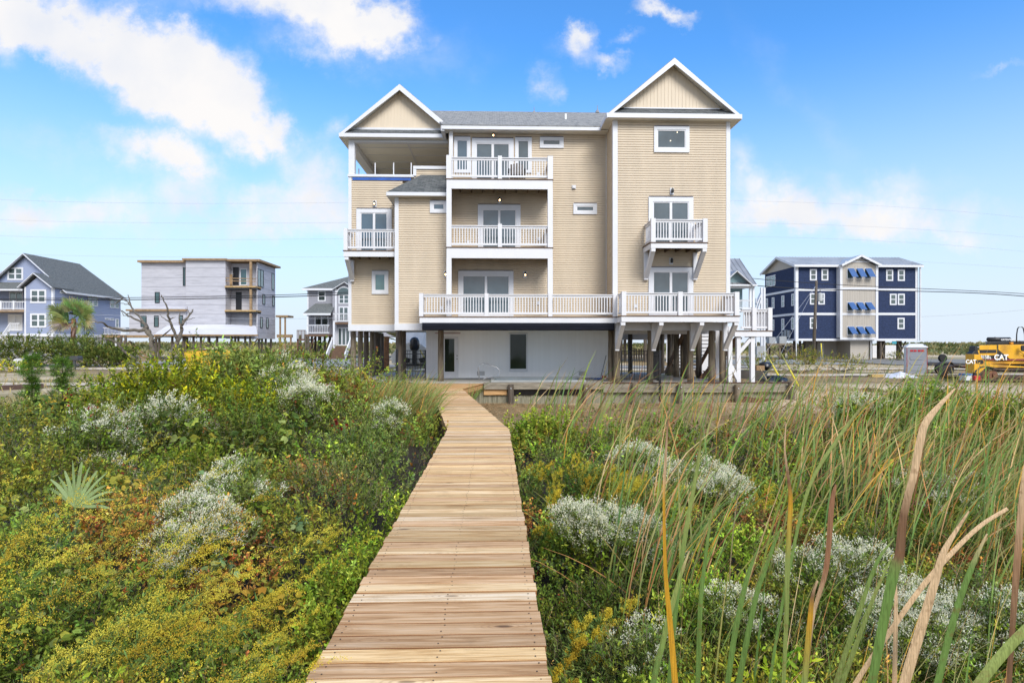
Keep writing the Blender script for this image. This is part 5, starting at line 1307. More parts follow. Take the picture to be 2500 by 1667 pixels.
# ---- big single cattail leaves close to the camera
GR, TN, BRN, OR, YG_ = (.15, .25, .06), (.66, .46, .27), (.20, .11, .06), (.62, .33, .03), (.26, .32, .09)
BIG = [('wide tan cattail leaf bending right, tallest of the near leaves', 1.35, [(2129, 1665), (2179, 1411), (2196, 1355), (2206, 1259), (2231, 1157), (2248, 1071), (2267, 1021), (2332, 948)], (20, 24, 22, 17, 17, 18, 16, 3), (GR, GR, BRN, BRN, TN, TN, TN, TN)),
 ('broad tan leaf leaning right below the tallest leaf', 1.4, [(2209, 1665), (2251, 1525), (2285, 1411), (2307, 1341), (2366, 1247)], (24, 22, 18, 14, 3), (TN,) * 5),
 ('long thin tan leaf crossing behind the broad tan leaf', 1.5, [(2090, 1665), (2170, 1545), (2268, 1411), (2380, 1294), (2460, 1241)], (11, 12, 12, 10, 8), (TN,) * 5),
 ('short upright tan stalk among the big right leaves', 1.45, [(2184, 1665), (2187, 1500), (2187, 1408)], (11, 9, 4), (TN, TN, TN)),
 ('slender yellow green leaf left of the tallest leaf, leftmost of two', 1.6, [(2042, 1665), (2092, 1510), (2140, 1375), (2184, 1313)], (12, 11, 8, 2), (YG_, YG_, GR, YG_)),
 ('slender yellow green leaf just left of the tallest leaf', 1.6, [(2056, 1665), (2095, 1560), (2140, 1440), (2181, 1352)], (12, 11, 8, 2), (YG_,) * 4),
 ('straight green leaf with a tan tip near the right edge', 1.5, [(2290, 1665), (2329, 1509), (2370, 1390), (2410, 1302)], (16, 15, 13, 3), (GR, GR, GR, TN)),
 ('pale green leaf cut off by the bottom right corner', 1.1, [(2393, 1665), (2440, 1605), (2500, 1540), (2580, 1465)], (24, 24, 22, 18), (YG_, YG_, YG_, YG_)),
 ('orange yellow leaf standing right of the boardwalk', 1.7, [(1648, 1665), (1635, 1509), (1625, 1397), (1621, 1230), (1623, 1153), (1631, 1022)], (15, 13, 9, 6, 7, 3), (OR, OR, OR, OR, TN, BRN)),
 ('green leaf with tan tip crossing behind the orange leaf', 1.8, [(1595, 1665), (1640, 1481), (1662, 1403), (1683, 1344)], (14, 12, 9, 2), (GR, YG_, YG_, TN)),
 ('upright green leaf right of the orange leaf', 2.0, [(1704, 1665), (1710, 1481), (1724, 1347), (1738, 1241)], (12, 11, 8, 2), (GR, GR, GR, YG_)),
 ('tall green leaf with brown tip above the white bush', 3.2, [(1660, 1400), (1676, 1287), (1703, 1138), (1713, 1043)], (11, 11, 8, 2), (GR, YG_, YG_, BRN)),
 ('leaning green leaf in the lower right, leftmost of a pair', 1.9, [(1777, 1665), (1796, 1536), (1824, 1411), (1852, 1335)], (13, 13, 11, 2), (GR,) * 4),
 ('leaning green leaf in the lower right, rightmost of a pair', 1.9, [(1804, 1665), (1843, 1467), (1869, 1386), (1905, 1290)], (14, 12, 10, 3), (GR,) * 4),
 ('yellow green leaf with a broken brown top', 1.6, [(1964, 1665), (1978, 1509), (1984, 1453), (1996, 1417)], (14, 12, 8, 4), (YG_, OR, BRN, TN)),
 ('brown leaf rising behind the broken topped leaf', 1.8, [(1975, 1600), (1987, 1495), (2017, 1386), (2031, 1230), (2041, 1182)], (6, 8, 12, 12, 4), (BRN, TN, (.30, .15, .08), (.30, .15, .08), (.30, .15, .08))),
 ('tall leaf fading from green to orange and brown', 2.1, [(1915, 1620), (1920, 1509), (1923, 1369), (1930, 1232), (1926, 1176), (1916, 1099), (1919, 1033)], (9, 10, 12, 10, 8, 4, 2), (YG_, YG_, YG_, OR, BRN, TN, TN)),
 ('long green leaf arching right over the mid marsh', 2.6, [(1925, 1400), (1975, 1190), (2060, 1050), (2125, 970)], (7, 8, 8, 2), (GR, YG_, YG_, BRN)),
 ('rust coloured leaf at the right frame edge', 1.9, [(2470, 1560), (2485, 1350), (2500, 1180), (2520, 1050)], (12, 16, 14, 6), (BRN, (.38, .22, .12), TN, TN))]
for lab, Y, pts, ws, cols in BIG:
    p3 = [Vector(P(u, v, Y)) for u, v in pts]; x0, z0 = p3[0].x - (p3[1].x - p3[0].x) * .6, 0.0
    ws = list(ws); cols = list(cols); stp = p3[1] - p3[0]; stp = stp * min(1, .25 / stp.length); nup = stp.copy()
    while p3[0].z > 0 and len(p3) < 30:
        nup.x *= .8; p3.insert(0, p3[0] - nup); ws.insert(0, ws[0]); cols.insert(0, cols[0])
    # smooth resample
    def cr(a, b, c_, d_, t): return .5 * ((2 * b) + (c_ - a) * t + (2 * a - 5 * b + 4 * c_ - d_) * t * t + (-a + 3 * b - 3 * c_ + d_) * t ** 3)
    vs, fs, cs = [], [], []; K = 8; n = len(p3)
    for i in range(n - 1):
        a, b, c_, d_ = p3[max(i - 1, 0)], p3[i], p3[i + 1], p3[min(i + 2, n - 1)]
        for k in range(K + (i == n - 2)):
            t = k / K; p = cr(a, b, c_, d_, t); w_ = (ws[i] * (1 - t) + ws[i + 1] * t) / F * Y * .5; nx = (cr(a, b, c_, d_, min(t + .02, 1.02)) - p).normalized()
            s = nx.cross(Vector((0, 1, .0))).normalized() if nx.length else Vector((1, 0, 0)); s = (s + Vector((0, .35, 0))).normalized() * w_; col = np.array(cols[i]) * (1 - t) + np.array(cols[i + 1]) * t
            q = p + Vector((0, -.25 * w_, 0)); vs += [tuple(p - s), tuple(q), tuple(p + s)]; cs += [col * .92, col * 1.05, col]
    nn = len(vs) // 3; fs = [(3 * i, 3 * i + 1, 3 * i + 4, 3 * i + 3) for i in range(nn - 1)] + [(3 * i + 1, 3 * i + 2, 3 * i + 5, 3 * i + 4) for i in range(nn - 1)]
    tag(fastmesh('cattail_leaf', np.array(vs), np.array(fs), np.clip(np.array(cs), 0, 1), BLADE, smooth=True), lab, 'cattail leaf', 'large cattail leaves near the camera')
# ================================================================== neighbouring houses
class Face:
    """a wall plane: kind 'y' (plane Y=c, facing the viewer) or 'x' (plane X=c, outward sign s); zoom = (u0, v0, scale) reads measurements taken on an enlargement"""
    def __init__(s, kind, c, zoom=(0, 0, 1), sgn=1): s.k, s.c, s.z, s.s = kind, c, zoom, sgn
    def at(s, a, b):
        u, v = s.z[0] + a / s.z[2], s.z[1] + b / s.z[2]
        t = math.tan(TH + math.atan((u - 1250) / F))
        X, Y = (s.c * t, s.c) if s.k == 'y' else (s.c, s.c / t)
        return X, Y, EYE + (HV - v) * D(X, Y) / F
    def box(s, m, a0, b0, a1, b1, t0, t1):
        """slab from depth t0 to t1 in front of the plane (t>0 is outward)"""
        ac, bc = (a0 + a1) / 2, (b0 + b1) / 2
        p, q = s.at(a0, bc), s.at(a1, bc); z1, z0 = s.at(ac, b0)[2], s.at(ac, b1)[2]
        if s.k == 'y': m.box(p[0], q[0], s.c - t1, s.c - t0, z0, z1)
        else: m.box(s.c + s.s * t0, s.c + s.s * t1, p[1], q[1], z0, z1)
def bwin(F_, par, rect, frame, glass, cw=.1, sash=True, n=1, name='window', fl=0):
    a0, b0, a1, b1 = rect; ac, bc = (a0 + a1) / 2, (b0 + b1) / 2
    p, q = F_.at(a0, bc), F_.at(a1, bc); z1, z0 = F_.at(ac, b0)[2], F_.at(ac, b1)[2]
    w = abs(q[0] - p[0]) + abs(q[1] - p[1]); ca = cw / w * (a1 - a0); cb = cw / (z1 - z0) * (b1 - b0)
    m = MB()
    F_.box(m, a0, b0, a1, b0 + cb, .0, .07); F_.box(m, a0, b1 - cb, a1, b1, .0, .07)
    st = (a1 - a0 - ca) / n
    for i in range(n + 1): F_.box(m, a0 + i * st, b0 + cb, a0 + i * st + ca, b1 - cb, 0, .068)
    if sash: F_.box(m, a0 + ca, bc - cb * .3, a1 - ca, bc + cb * .3, .0, .055)
    o = m.build(name, frame, par)
    m = MB(); F_.box(m, a0 + ca * .5, b0 + cb * .5, a1 - ca * .5, b1 - cb * .5, .0, .03 + fl); m.build('pane', glass, o)
    return o
def part(name, mat, par, fn, **k):
    m = MB(); fn(m); return m.build(name, mat, par, **k)
NAVY = mat_shingle('navy_shake', (.014, .027, .075), (.020, .037, .10), (.03, .05, .125), .19)
def shakebox(m, x0, x1, y0, y1, z0, z1):
    for a, b in (((x0, y0), (x1, y0)), ((x1, y0), (x1, y1)), ((x1, y1), (x0, y1)), ((x0, y1), (x0, y0))):
        l = math.hypot(b[0] - a[0], b[1] - a[1])
        m.quad((a[0], a[1], z0), (b[0], b[1], z0), (b[0], b[1], z1), (a[0], a[1], z1), uv=[(0, 0), (l, 0), (l, z1 - z0), (0, z1 - z0)])
    m.quad((x0, y0, z1), (x1, y0, z1), (x1, y1, z1), (x0, y1, z1), uv=[(0, 0)] * 4); m.quad((x0, y0, z0), (x0, y1, z0), (x1, y1, z0), (x1, y0, z0), uv=[(0, 0)] * 4)
def mat_metalroof(name, col, step=.45, axis=0):
    m, nt, out = nodes(name); b = N(nt, 'ShaderNodeBsdfPrincipled'); b.inputs['Roughness'].default_value = .45; b.inputs['Metallic'].default_value = .3
    tc = N(nt, 'ShaderNodeTexCoord'); n = N(nt, 'ShaderNodeTexNoise'); n.inputs['Scale'].default_value = .6; L(nt, tc.outputs['Object'], n.inputs[0])
    L(nt, ramp(nt, n.outputs[0], [(.3, tuple(c * .85 for c in col)), (.7, tuple(min(1, c * 1.1) for c in col))]), b.inputs['Base Color']); L(nt, b.outputs[0], out.inputs[0]); return m
MROOF = mat_metalroof('metal_roof', (.50, .52, .54)); BEIGE = plain('beige_panel', (.44, .40, .35), .7, .04, 1, stretch=(3, 3, .3))
BW_ = TRIM; GL2 = mat_glass('far_glass', (.06, .09, .09)); GL3 = mat_glass('pale_glass', (.20, .27, .25))
def ribs(m, a, b, c, d, n, w=.05, h=.05):
    """standing seams on a roof quad: a-b eave, d-c ridge"""
    a, b, c, d = map(Vector, (a, b, c, d))
    for i in range(n + 1):
        t = i / n; p, q = a.lerp(b, t), d.lerp(c, t); m.bar(p + Vector((0, 0, h / 2)), q + Vector((0, 0, h / 2)), w, h)
# ---- navy house
Z7 = (1750, 600, 4.125); Fn = Face('y', 71, Z7); xn0, xn1 = PX(1943, 71), PX(2239, 71); Fs = Face('x', xn0, Z7, -1)
yb = Fs.at(485, 400)[1]; gn = .55
nv = thing('navy_house', 'three storey navy shingled house on piles with blue awning shutters', 'house', ((xn0 + xn1) / 2, 75, gn))
zt, zb_ = Fn.at(1000, 208)[2], Fn.at(1000, 937)[2]; zbot = Fn.at(1000, 955)[2]
part('wall', NAVY, nv, lambda m: shakebox(m, xn0, xn1, 71, yb, zb_, zt))
bu0, bu1 = Fn.at(1243, 500)[0], Fn.at(1603, 500)[0]; Fb = Face('y', 70.3, Z7)
bz0 = Fb.at(1400, 925)[2]
pk = Fb.at(1440, 96)
def baywall(m):
    x0, x1 = Fb.at(1245, 500)[0], Fb.at(1603, 500)[0]; z0, z1 = bz0, Fb.at(1250, 205)[2]
    m.prism([(x0, z0), (x1, z0), (x1, z1), ((x0 + x1) / 2, pk[2] - .25), (x0, z1)], 'y', 70.3, 71.2)
    x = x0 + .3
    while x < x1: m.box(x, x + .03, 70.285, 70.31, z0, z1); x += .3
part('bay_wall', BEIGE, nv, baywall)
def trimn(m):
    for a, b in ((432, 455), (675, 699), (935, 955)):
        Fn.box(m, 812, a, 1243, b, 0, .06); Fn.box(m, 1603, a, 2015, b, 0, .06)
        Fs.box(m, 488, a + 62 * (1 if a < 500 else .25 if a < 800 else -.12), 790, b + 62 * (1 if a < 500 else .25 if a < 800 else -.12), -.0, .06) if False else None
    for z in (Fn.at(1000, 443)[2], Fn.at(1000, 687)[2], (zb_ + zbot) / 2):
        m.box(xn0 - .07, xn0 - .0, 71.0, yb, z - .14, z + .14)
    for z in (Fb.at(1400, 430)[2], Fb.at(1400, 688)[2]): m.box(Fb.at(1245, 0)[0], Fb.at(1603, 0)[0], 70.24, 70.3, z - .13, z + .13)
part('band_board', BW_, nv, trimn)
def cornern(m):
    m.box(xn0 - .075, xn0 + .28, 70.93, 71.0, zbot, zt); m.box(xn0 - .08, xn0 - .0, 71.001, 71.28, zbot, zt); m.box(xn1 - .25, xn1 + .05, 70.93, 71.0, zbot, zt)
    for x in (Fb.at(1238, 0)[0], Fb.at(1598, 0)[0]): m.box(x, x + .3, 70.22, 71, bz0 - .15, Fb.at(1250, 200)[2])
    m.box(Fb.at(1238, 0)[0], Fb.at(1605, 0)[0], 70.21, 71, bz0 - .25, bz0)
    m.box(xn0 - .09, xn1, 70.9, 71, zbot - .02, zb_)
part('corner_board', BW_, nv, cornern)
ym = (71 + yb) / 2; zr = Face('y', ym, Z7).at(615, 114)[2]; zt2 = zt + .12
def nroof(m):
    a, b, c, d = (xn0 - .45, 70.5, zt2), (xn1 + .45, 70.5, zt2), (xn1 + .45, ym, zr), (xn0 - .45, ym, zr)
    slab_slope(m, a, b, c, d, .12); slab_slope(m, (xn1 + .45, yb + .5, zt2), (xn0 - .45, yb + .5, zt2), d, c, .12); ribs(m, a, b, c, d, 38)
    x0, x1 = Fb.at(1235, 190)[0], Fb.at(1632, 190)[0]; ze = Fb.at(1300, 193)[2]; xm = (x0 + x1) / 2
    slab_slope(m, (x0, 73.6, ze), (x0, 69.8, ze), (xm, 69.8, pk[2]), (xm, 73.6, pk[2]), .1); slab_slope(m, (x1, 69.8, ze), (x1, 73.6, ze), (xm, 73.6, pk[2]), (xm, 69.8, pk[2]), .1)
part('roof', MROOF, nv, nroof)
def nfas(m):
    m.box(xn0 - .45, Fb.at(1240, 0)[0], 70.44, 70.5, zt2 - .25, zt2 + .02); m.box(Fb.at(1610, 0)[0], xn1 + .45, 70.44, 70.5, zt2 - .25, zt2 + .02)
    for y0, z0, y1, z1 in ((70.5, zt2, ym, zr), (yb + .5, zt2, ym, zr)): m.bar((xn0 - .47, y0, z0 - .12), (xn0 - .47, y1, z1 - .12), .06, .28)
    x0, x1 = Fb.at(1235, 190)[0], Fb.at(1632, 190)[0]; ze = Fb.at(1300, 193)[2]; xm = (x0 + x1) / 2
    for x in (x0, x1): m.bar((x, 69.78, ze - .12), (xm, 69.78, pk[2] - .12), .06, .25)
    m.box(Fb.at(1290, 0)[0], Fb.at(1560, 0)[0], 70.2, 70.3, Fb.at(1440, 165)[2], Fb.at(1440, 157)[2])
part('fascia', BW_, nv, nfas)
part('gable_panel', BEIGE, nv, lambda m: m.prism([(71, zt), (yb, zt), (ym, zr - .15)], 'x', xn0 - .01, xn0 + .3))
for r in ((935, 235, 1005, 350), (1052, 235, 1120, 350), (935, 478, 1003, 592), (1020, 478, 1085, 592), (935, 720, 1003, 835), (1703, 240, 1773, 355), (1820, 240, 1890, 355), (1740, 483, 1808, 597), (1820, 483, 1890, 597), (1817, 725, 1888, 840)):
    bwin(Fn, nv, r, BW_, GL2, .16)
for r in ((495, 530, 517, 640), (558, 520, 583, 633), (654, 502, 682, 617), (755, 483, 782, 605), (560, 742, 582, 855), (654, 733, 682, 848), (753, 722, 783, 842)): bwin(Fs, nv, r, BW_, GL3, .14)
bwin(Fs, nv, (500, 302, 593, 410), BW_, GL3, .13, n=3)
AWN = plain('awning_blue', (.035, .12, .34), .5, .1, 2)
for b0, b1 in ((232, 320), (573, 645), (817, 888)):
    for a0 in (1310, 1398, 1486):
        x0, y, z1 = Fb.at(a0 + 4, b0); x1 = Fb.at(a0 + 64, b0)[0]; z0 = Fb.at(a0, b1)[2]
        o = part('window', BW_, nv, lambda m: Fb.box(m, a0 - 2, b0 - 6, a0 + 70, b1 + 14, 0, .05))
        part('pane', GL2, o, lambda m: Fb.box(m, a0 + 4, b0, a0 + 64, b1 + 8, .05, .06))
        def aw(m):
            m.add([(x0, 70.2, z1), (x1, 70.2, z1), (x1 + .2, 69.6, z0), (x0 + .2, 69.6, z0), (x0, 70.16, z1 + .03), (x1, 70.16, z1 + .03), (x1 + .2, 69.55, z0), (x0 + .2, 69.55, z0)], [(0, 1, 2, 3), (7, 6, 5, 4), (0, 4, 5, 1), (0, 3, 7, 4), (1, 5, 6, 2), (3, 2, 6, 7)])
            for i in range(9): t = i / 8; m.bar((x0 + .2 * t + .02, 70.14 - .6 * t, z1 + (z0 - z1) * t + .02), (x1 + .2 * t - .02, 70.14 - .6 * t, z1 + (z0 - z1) * t + .02), .03)
        part('shutter', AWN, o, aw)
part('ground_room', BEIGE, nv, lambda m: (m.box(Fn.at(1350, 0)[0], Fn.at(1540, 0)[0], 71.1, 76, gn - .2, zbot), m.box(Fn.at(1090, 0)[0], Fn.at(1349, 0)[0], 74, 76, gn - .2, zbot + .01)))
part('door', BW_, nv, lambda m: m.box(Fn.at(1168, 0)[0], Fn.at(1208, 0)[0], 73.9, 74, gn, gn + 2.1))
part('downspout', BW_, nv, lambda m: (m.box(Fn.at(790, 0)[0], Fn.at(797, 0)[0], 70.8, 70.9, gn, zbot), m.box(xn1 + .1, xn1 + .22, 70.6, 70.75, zbot, zt), m.box(Fn.at(1540, 0)[0], Fn.at(1548, 0)[0], 70.8, 70.9, gn, zbot)))
def bp(par, x, y, z0, z1, r=.16, mat=None): return part('pile', mat or PILED, par, lambda m: m.tube([(x, y, z0 - .3), (x, y, z1)], r, 8))
for a in (745, 800, 850, 910, 955, 1075, 1560, 1615, 1665, 1715, 1765, 1790, 1850, 1915, 1945):
    bp(nv, Fn.at(a, 0)[0], 71.3 + (a % 3) * 1.4, gn, zbot + .01)
for x in (xn0 + .3, xn0 + 2, xn0 + 5.5, xn1 - 4, xn1 - 1.0): bp(nv, x, yb - .6, gn, zbot + .01)
def xb(m):
    for a0, a1, yy in ((1655, 1715, 71.5), (1845, 1930, 71.5)):
        x0, x1 = Fn.at(a0, 0)[0], Fn.at(a1, 0)[0]; m.bar((x0, yy, gn + .1), (x1, yy, zbot - .1), .08, .22, (0, 1, 0)); m.bar((x1, yy + .1, gn + .1), (x0, yy + .1, zbot - .1), .08, .22, (0, 1, 0))
    for y0 in (72.2, 74.4): m.bar((xn0 + 3, y0, zbot - .1), (xn0 + 1.8, y0, zbot - 1), .1)
part('cross_brace', PILE, nv, xb)
# timber service platform with meters on its left side
def plat(m):
    x0, x1 = xn0 - 3.4, xn0 - .15; z = zbot - .35
    m.box(x0, x1, 71.4, 74, z - .2, z)
    for x in (x0 + .1, (x0 + x1) / 2, x1 - .1): m.box(x - .09, x + .09, 71.4, 71.6, gn - .1, z - .2)
    for i in range(2):
        a, b = x0 + i * (x1 - x0) / 2, x0 + (i + 1) * (x1 - x0) / 2; m.bar((a, 71.38, gn + .2), (b, 71.38, z - .25), .06, .2, (0, 1, 0)); m.bar((b, 71.3, gn + .2), (a, 71.3, z - .25), .06, .2, (0, 1, 0))
    for i in range(9): m.box(x1 + .1, x1 + 1.3, 71.6 + i * .25, 71.6 + i * .25 + .26, gn + .2 * i, gn + .2 * i + .06)
part('service_platform', PILE, nv, plat)
part('meter_box', plain('meter_grey', (.32, .34, .36), .5, .1), nv, lambda m: (m.box(xn0 - .3, xn0 - .08, 72.1, 72.6, zbot + .4, zbot + 1.3), m.box(xn0 - .3, xn0 - .08, 72.9, 73.3, zbot + .4, zbot + 1.4), m.box(xn0 - .28, xn0 - .08, 73.6, 74.1, zbot + .4, zbot + 1.2), m.box(xn0 - 1.6, xn0 - .7, 71.9, 72.7, zbot - .35, zbot + .55), m.box(xn0 - 2.9, xn0 - 2.1, 71.9, 72.7, zbot - .35, zbot + .45)))
part('house_sign', plain('sign_teal', (.05, .33, .42), .5, .1), nv, lambda m: m.box(Fn.at(1767, 0)[0], Fn.at(1810, 0)[0], 71.0, 71.06, Fn.at(1790, 987)[2], Fn.at(1790, 960)[2]))
part('rear_fence', BW_, nv, lambda m: (m.box(xn1 - .6, xn1 + 5.5, 80.5, 80.6, gn, gn + 1.8), m.box(xn0 + 4, xn0 + 9.5, 81, 81.1, gn, gn + 1.7)))

# ---- grey wrapped house under construction
Z5 = (0, 580, 3.36); WRAP = None
def mat_wrap():
    m, nt, out = nodes('house_wrap'); b = N(nt, 'ShaderNodeBsdfPrincipled'); b.inputs['Roughness'].default_value = .7
    tc = N(nt, 'ShaderNodeTexCoord'); mp = N(nt, 'ShaderNodeMapping'); L(nt, tc.outputs['Object'], mp.inputs[0]); mp.inputs['Scale'].default_value = (.4, .4, 3.2)
    n = N(nt, 'ShaderNodeTexNoise'); n.inputs['Scale'].default_value = 1.6; n.inputs['Detail'].default_value = 10; n.inputs['Roughness'].default_value = .7; L(nt, mp.outputs[0], n.inputs[0])
    c = ramp(nt, n.outputs[0], [(.3, (.36, .36, .40)), (.5, (.46, .46, .51)), (.7, (.53, .53, .58))])
    w = N(nt, 'ShaderNodeTexWave'); w.bands_direction = 'Z'; w.inputs['Scale'].default_value = .28; w.inputs['Distortion'].default_value = .3; L(nt, tc.outputs['Object'], w.inputs[0])
    c = mixc(nt, ramp(nt, w.outputs[1], [(.0, (.55,) * 3), (.03, (0,) * 3)]), c, (.22, .22, .25)); L(nt, c, b.inputs['Base Color'])
    L(nt, b.outputs[0], out.inputs[0]); return m
WRAP = mat_wrap(); RAW = plain('raw_timber', (.30, .20, .11), .8, .25, 4); TEAL = mat_glass('teal_glass', (.035, .09, .095))
Fg = Face('y', 71.5, Z5); g0 = .5; xg1 = Fg.at(2100, 400)[0]
gh = thing('wrapped_house', 'unfinished boxy house in grey house wrap with raw timber balconies', 'house', (Fg.at(1600, 0)[0], 75, g0))
ygb = Face('x', xg1, Z5).at(2258, 500)[1]
def gw(a0, b0, a1, b1, y0, y1): 
    f = Face('y', y0, Z5); x0, x1 = f.at(a0, b0)[0], f.at(a1, b0)[0]; return (x0, x1, y0, y1, f.at((a0 + a1) / 2, b1)[2], f.at((a0 + a1) / 2, b0)[2])
def gwall(m):
    m.box(*gw(1160, 205, 1526, 760, 72.2, 79)); m.box(*gw(1524, 186, 1850, 820, 71.5, 79.01))
    x0 = Face('y', 71.5, Z5).at(1851, 0)[0]; zt_ = Fg.at(2000, 200)[2]; zb2 = Fg.at(2000, 828)[2]
    m.box(x0, xg1, 73.0, ygb, zb2, zt_); m.box(xg1 - .15, xg1, 72.0, 73.0, zb2, zt_); m.box(x0, xg1 - .16, 71.6, 73.0, zb2, Fg.at(2000, 720)[2])
    m.box(*gw(1060, 603, 1524, 812, 71.3, 78.5))
part('wall', WRAP, gh, gwall)
def groof(m):
    a = gw(1125, 186, 1526, 203, 71.7, 79.5); m.box(*a); a = gw(1492, 170, 1855, 184, 71.1, 79.6); m.box(*a)
    z0, z1 = Fg.at(2000, 197)[2], Fg.at(2000, 178)[2]; m.box(Fg.at(1851, 0)[0], xg1 + .5, 71.3, ygb + .6, z0 + .05, z1)
    m.box(*gw(1030, 588, 1523, 602, 70.9, 71.29))
part('roof_edge', RAW, gh, groof)
TARP = plain('pale_membrane', (.56, .57, .63), .6, .08, 1.5, stretch=(.3, 1, 1))
def proof(m):
    f0 = Face('y', 69.0, Z5); f1 = Face('y', 71.49, Z5); a, b = f0.at(1262, 792), f0.at(2112, 795); c, d = f1.at(1900, 712), f1.at(1380, 716)
    m.add([a, b, (xg1, 71.49, c[2] - .2), c, d], [(0, 1, 2, 3, 4)])
    m.box(*gw(1100, 578, 1520, 586, 71.0, 72.2))
part('porch_roof', TARP, gh, proof)
part('porch_beam', RAW, gh, lambda m: (m.box(*gw(1262, 794, 2112, 806, 69.0, 69.3)), m.box(*gw(1010, 800, 1270, 818, 70, 71.2))))
for zc, lab in ((410, 1), (607, 2)):
    def dk(m): 
        z1, z0 = Fg.at(2000, zc - 12)[2], Fg.at(2000, zc + 14)[2]; m.box(Fg.at(1849, 0)[0], xg1 + .05, 71.3, 72.99, z0 + .2, z1)
    o = part('balcony', plain('yellow_timber', (.42, .28, .12), .8, .2, 4), gh, dk)
    part('soffit', DARK, o, lambda m: m.box(Fg.at(1852, 0)[0], xg1, 71.35, 72.98, Fg.at(2000, zc + 14)[2], Fg.at(2000, zc + 14)[2] + .19))
part('guard_rail', RAW, gh, lambda m: [m.bar(Fg.at(1850, b), Fg.at(2095, b + 5), .09) for b in (333, 355)] and m.box(*gw(1878, 300, 1905, 392, 72.6, 72.7)))
part('corner_post', RAW, gh, lambda m: m.box(*gw(2046, 195, 2064, 765, 71.35, 71.6)))
for r in ((1272, 447, 1311, 537), (1502, 245, 1522, 395), (1155, 640, 1203, 732), (1265, 640, 1303, 732), (1468, 637, 1502, 707)):
    bwin(Face('y', 71.3 if r[1] > 600 else 72.2, Z5), gh, r, DARK, TEAL, .07, sash=False)
Fgs = Face('x', xg1, Z5, 1)
for r, n in (((2112, 262, 2160, 405), 2), ((2228, 292, 2247, 430), 1), ((2152, 465, 2172, 548), 1), ((2232, 478, 2250, 562), 1), ((2133, 652, 2152, 740), 1), ((2182, 658, 2200, 743), 1)): bwin(Fgs, gh, r, DARK, GL3, .08, sash=False, n=n)
Fgr = Face('y', 73.0, Z5)
bwin(Fgr, gh, (1970, 255, 2030, 392), BW_, TEAL, .1, sash=False, name='door'); part('doorway', DARK, gh, lambda m: (Fgr.box(m, 1912, 243, 1960, 392, 0, .03), Fgr.box(m, 1935, 447, 1983, 592, 0, .03), Fgr.box(m, 1862, 235, 1878, 330, 0, .03)))
for a in (1060, 1095, 1340, 1365, 1418, 1470, 1560, 1575, 1608, 1640, 1700, 1760, 1830, 1945, 1975, 2000, 2055, 2095): bp(gh, Fg.at(a, 0)[0], 70 + (a % 5) * 1.6, g0, Fg.at(1600, 806)[2], .14)
for i, a in enumerate((2145, 2170, 2200, 2242)): y = Fgs.at(a - (0), 800)[1]; bp(gh, xg1 - .3, y, g0, Fg.at(2000, 828)[2] + .02, .14)
def stub(m):
    x0 = xg1; y = ygb + .6; z = Fg.at(2000, 828)[2]
    for dx in (.3, .95, 1.7): m.box(x0 + dx, x0 + dx + .18, y, y + .2, g0, z + (2.9 if dx < 1.5 else .5))
    m.box(x0, x0 + 2.0, y - .1, y + .3, z + .2, z + .6); m.box(x0 - .1, x0 + 1.5, y - .2, y + 2, z + 2.9, z + 3.15)
    # stair under the house
    xs_ = Fg.at(1130, 0)[0]; m.bar((xs_ - 1, 70.5, z - .3), (xs_ + 1.6, 70.5, g0), .1, .35, (0, 1, 0)); m.bar((xs_ - 1, 71.5, z - .3), (xs_ + 1.6, 71.5, g0), .1, .35, (0, 1, 0))
    m.bar((Fg.at(2130, 0)[0], 71, z), (Fg.at(1980, 0)[0], 71, g0), .1, .3, (0, 1, 0))
part('raw_frame', RAW, gh, stub)
# ---- blue house
BLUE = plain('blue_siding', (.29, .34, .49), .6, .05, 1.5, stretch=(.4, .4, 5)); ASR = mat_shingle('asphalt_roof', (.10, .11, .11), (.14, .15, .15), (.19, .20, .20), .16)
Fq = Face('y', 71, Z5); xq = Fq.at(437, 500)[0]; Fqs = Face('x', xq, Z5, 1); yq = Fqs.at(988, 600)[1]; q0 = .5
bh = thing('blue_house', 'periwinkle blue gabled house with dark roof at the left frame edge', 'house', (xq - 5, 75, q0))
zqb = Fq.at(300, 788)[2]; zqe = Fq.at(437, 405)[2]; xr_ = Fq.at(115, 110)[0]; zr_ = Fq.at(115, 112)[2]; sl_ = (zr_ - zqe) / (xq - xr_)
xleft = 2 * xr_ - xq
def bwall(m):
    m.box(xr_ - 7, xq, 73.0, yq, zqb, zqe)
    m.prism([(xr_ - 6.5, zqe), (xq, zqe), (xr_, zr_ - .25)], 'y', 73.0, yq - 4)
    x0, x1 = Fq.at(203, 0)[0], xq; zg = Fq.at(303, 300)[2]; m.prism([(x0, zqb), (x1, zqb), (x1, zqe - .1), ((x0 + x1) / 2, zg - .2), (x0, zqe - .1)], 'y', 71, 72.99)
    for z in np.arange(zqb + .2, zqe, .2): m.box(xq, xq + .02, 71.1, yq, z, z + .17); m.box(x0, x1, 70.985, 71, z, z + .17)
part('wall', BLUE, bh, bwall)
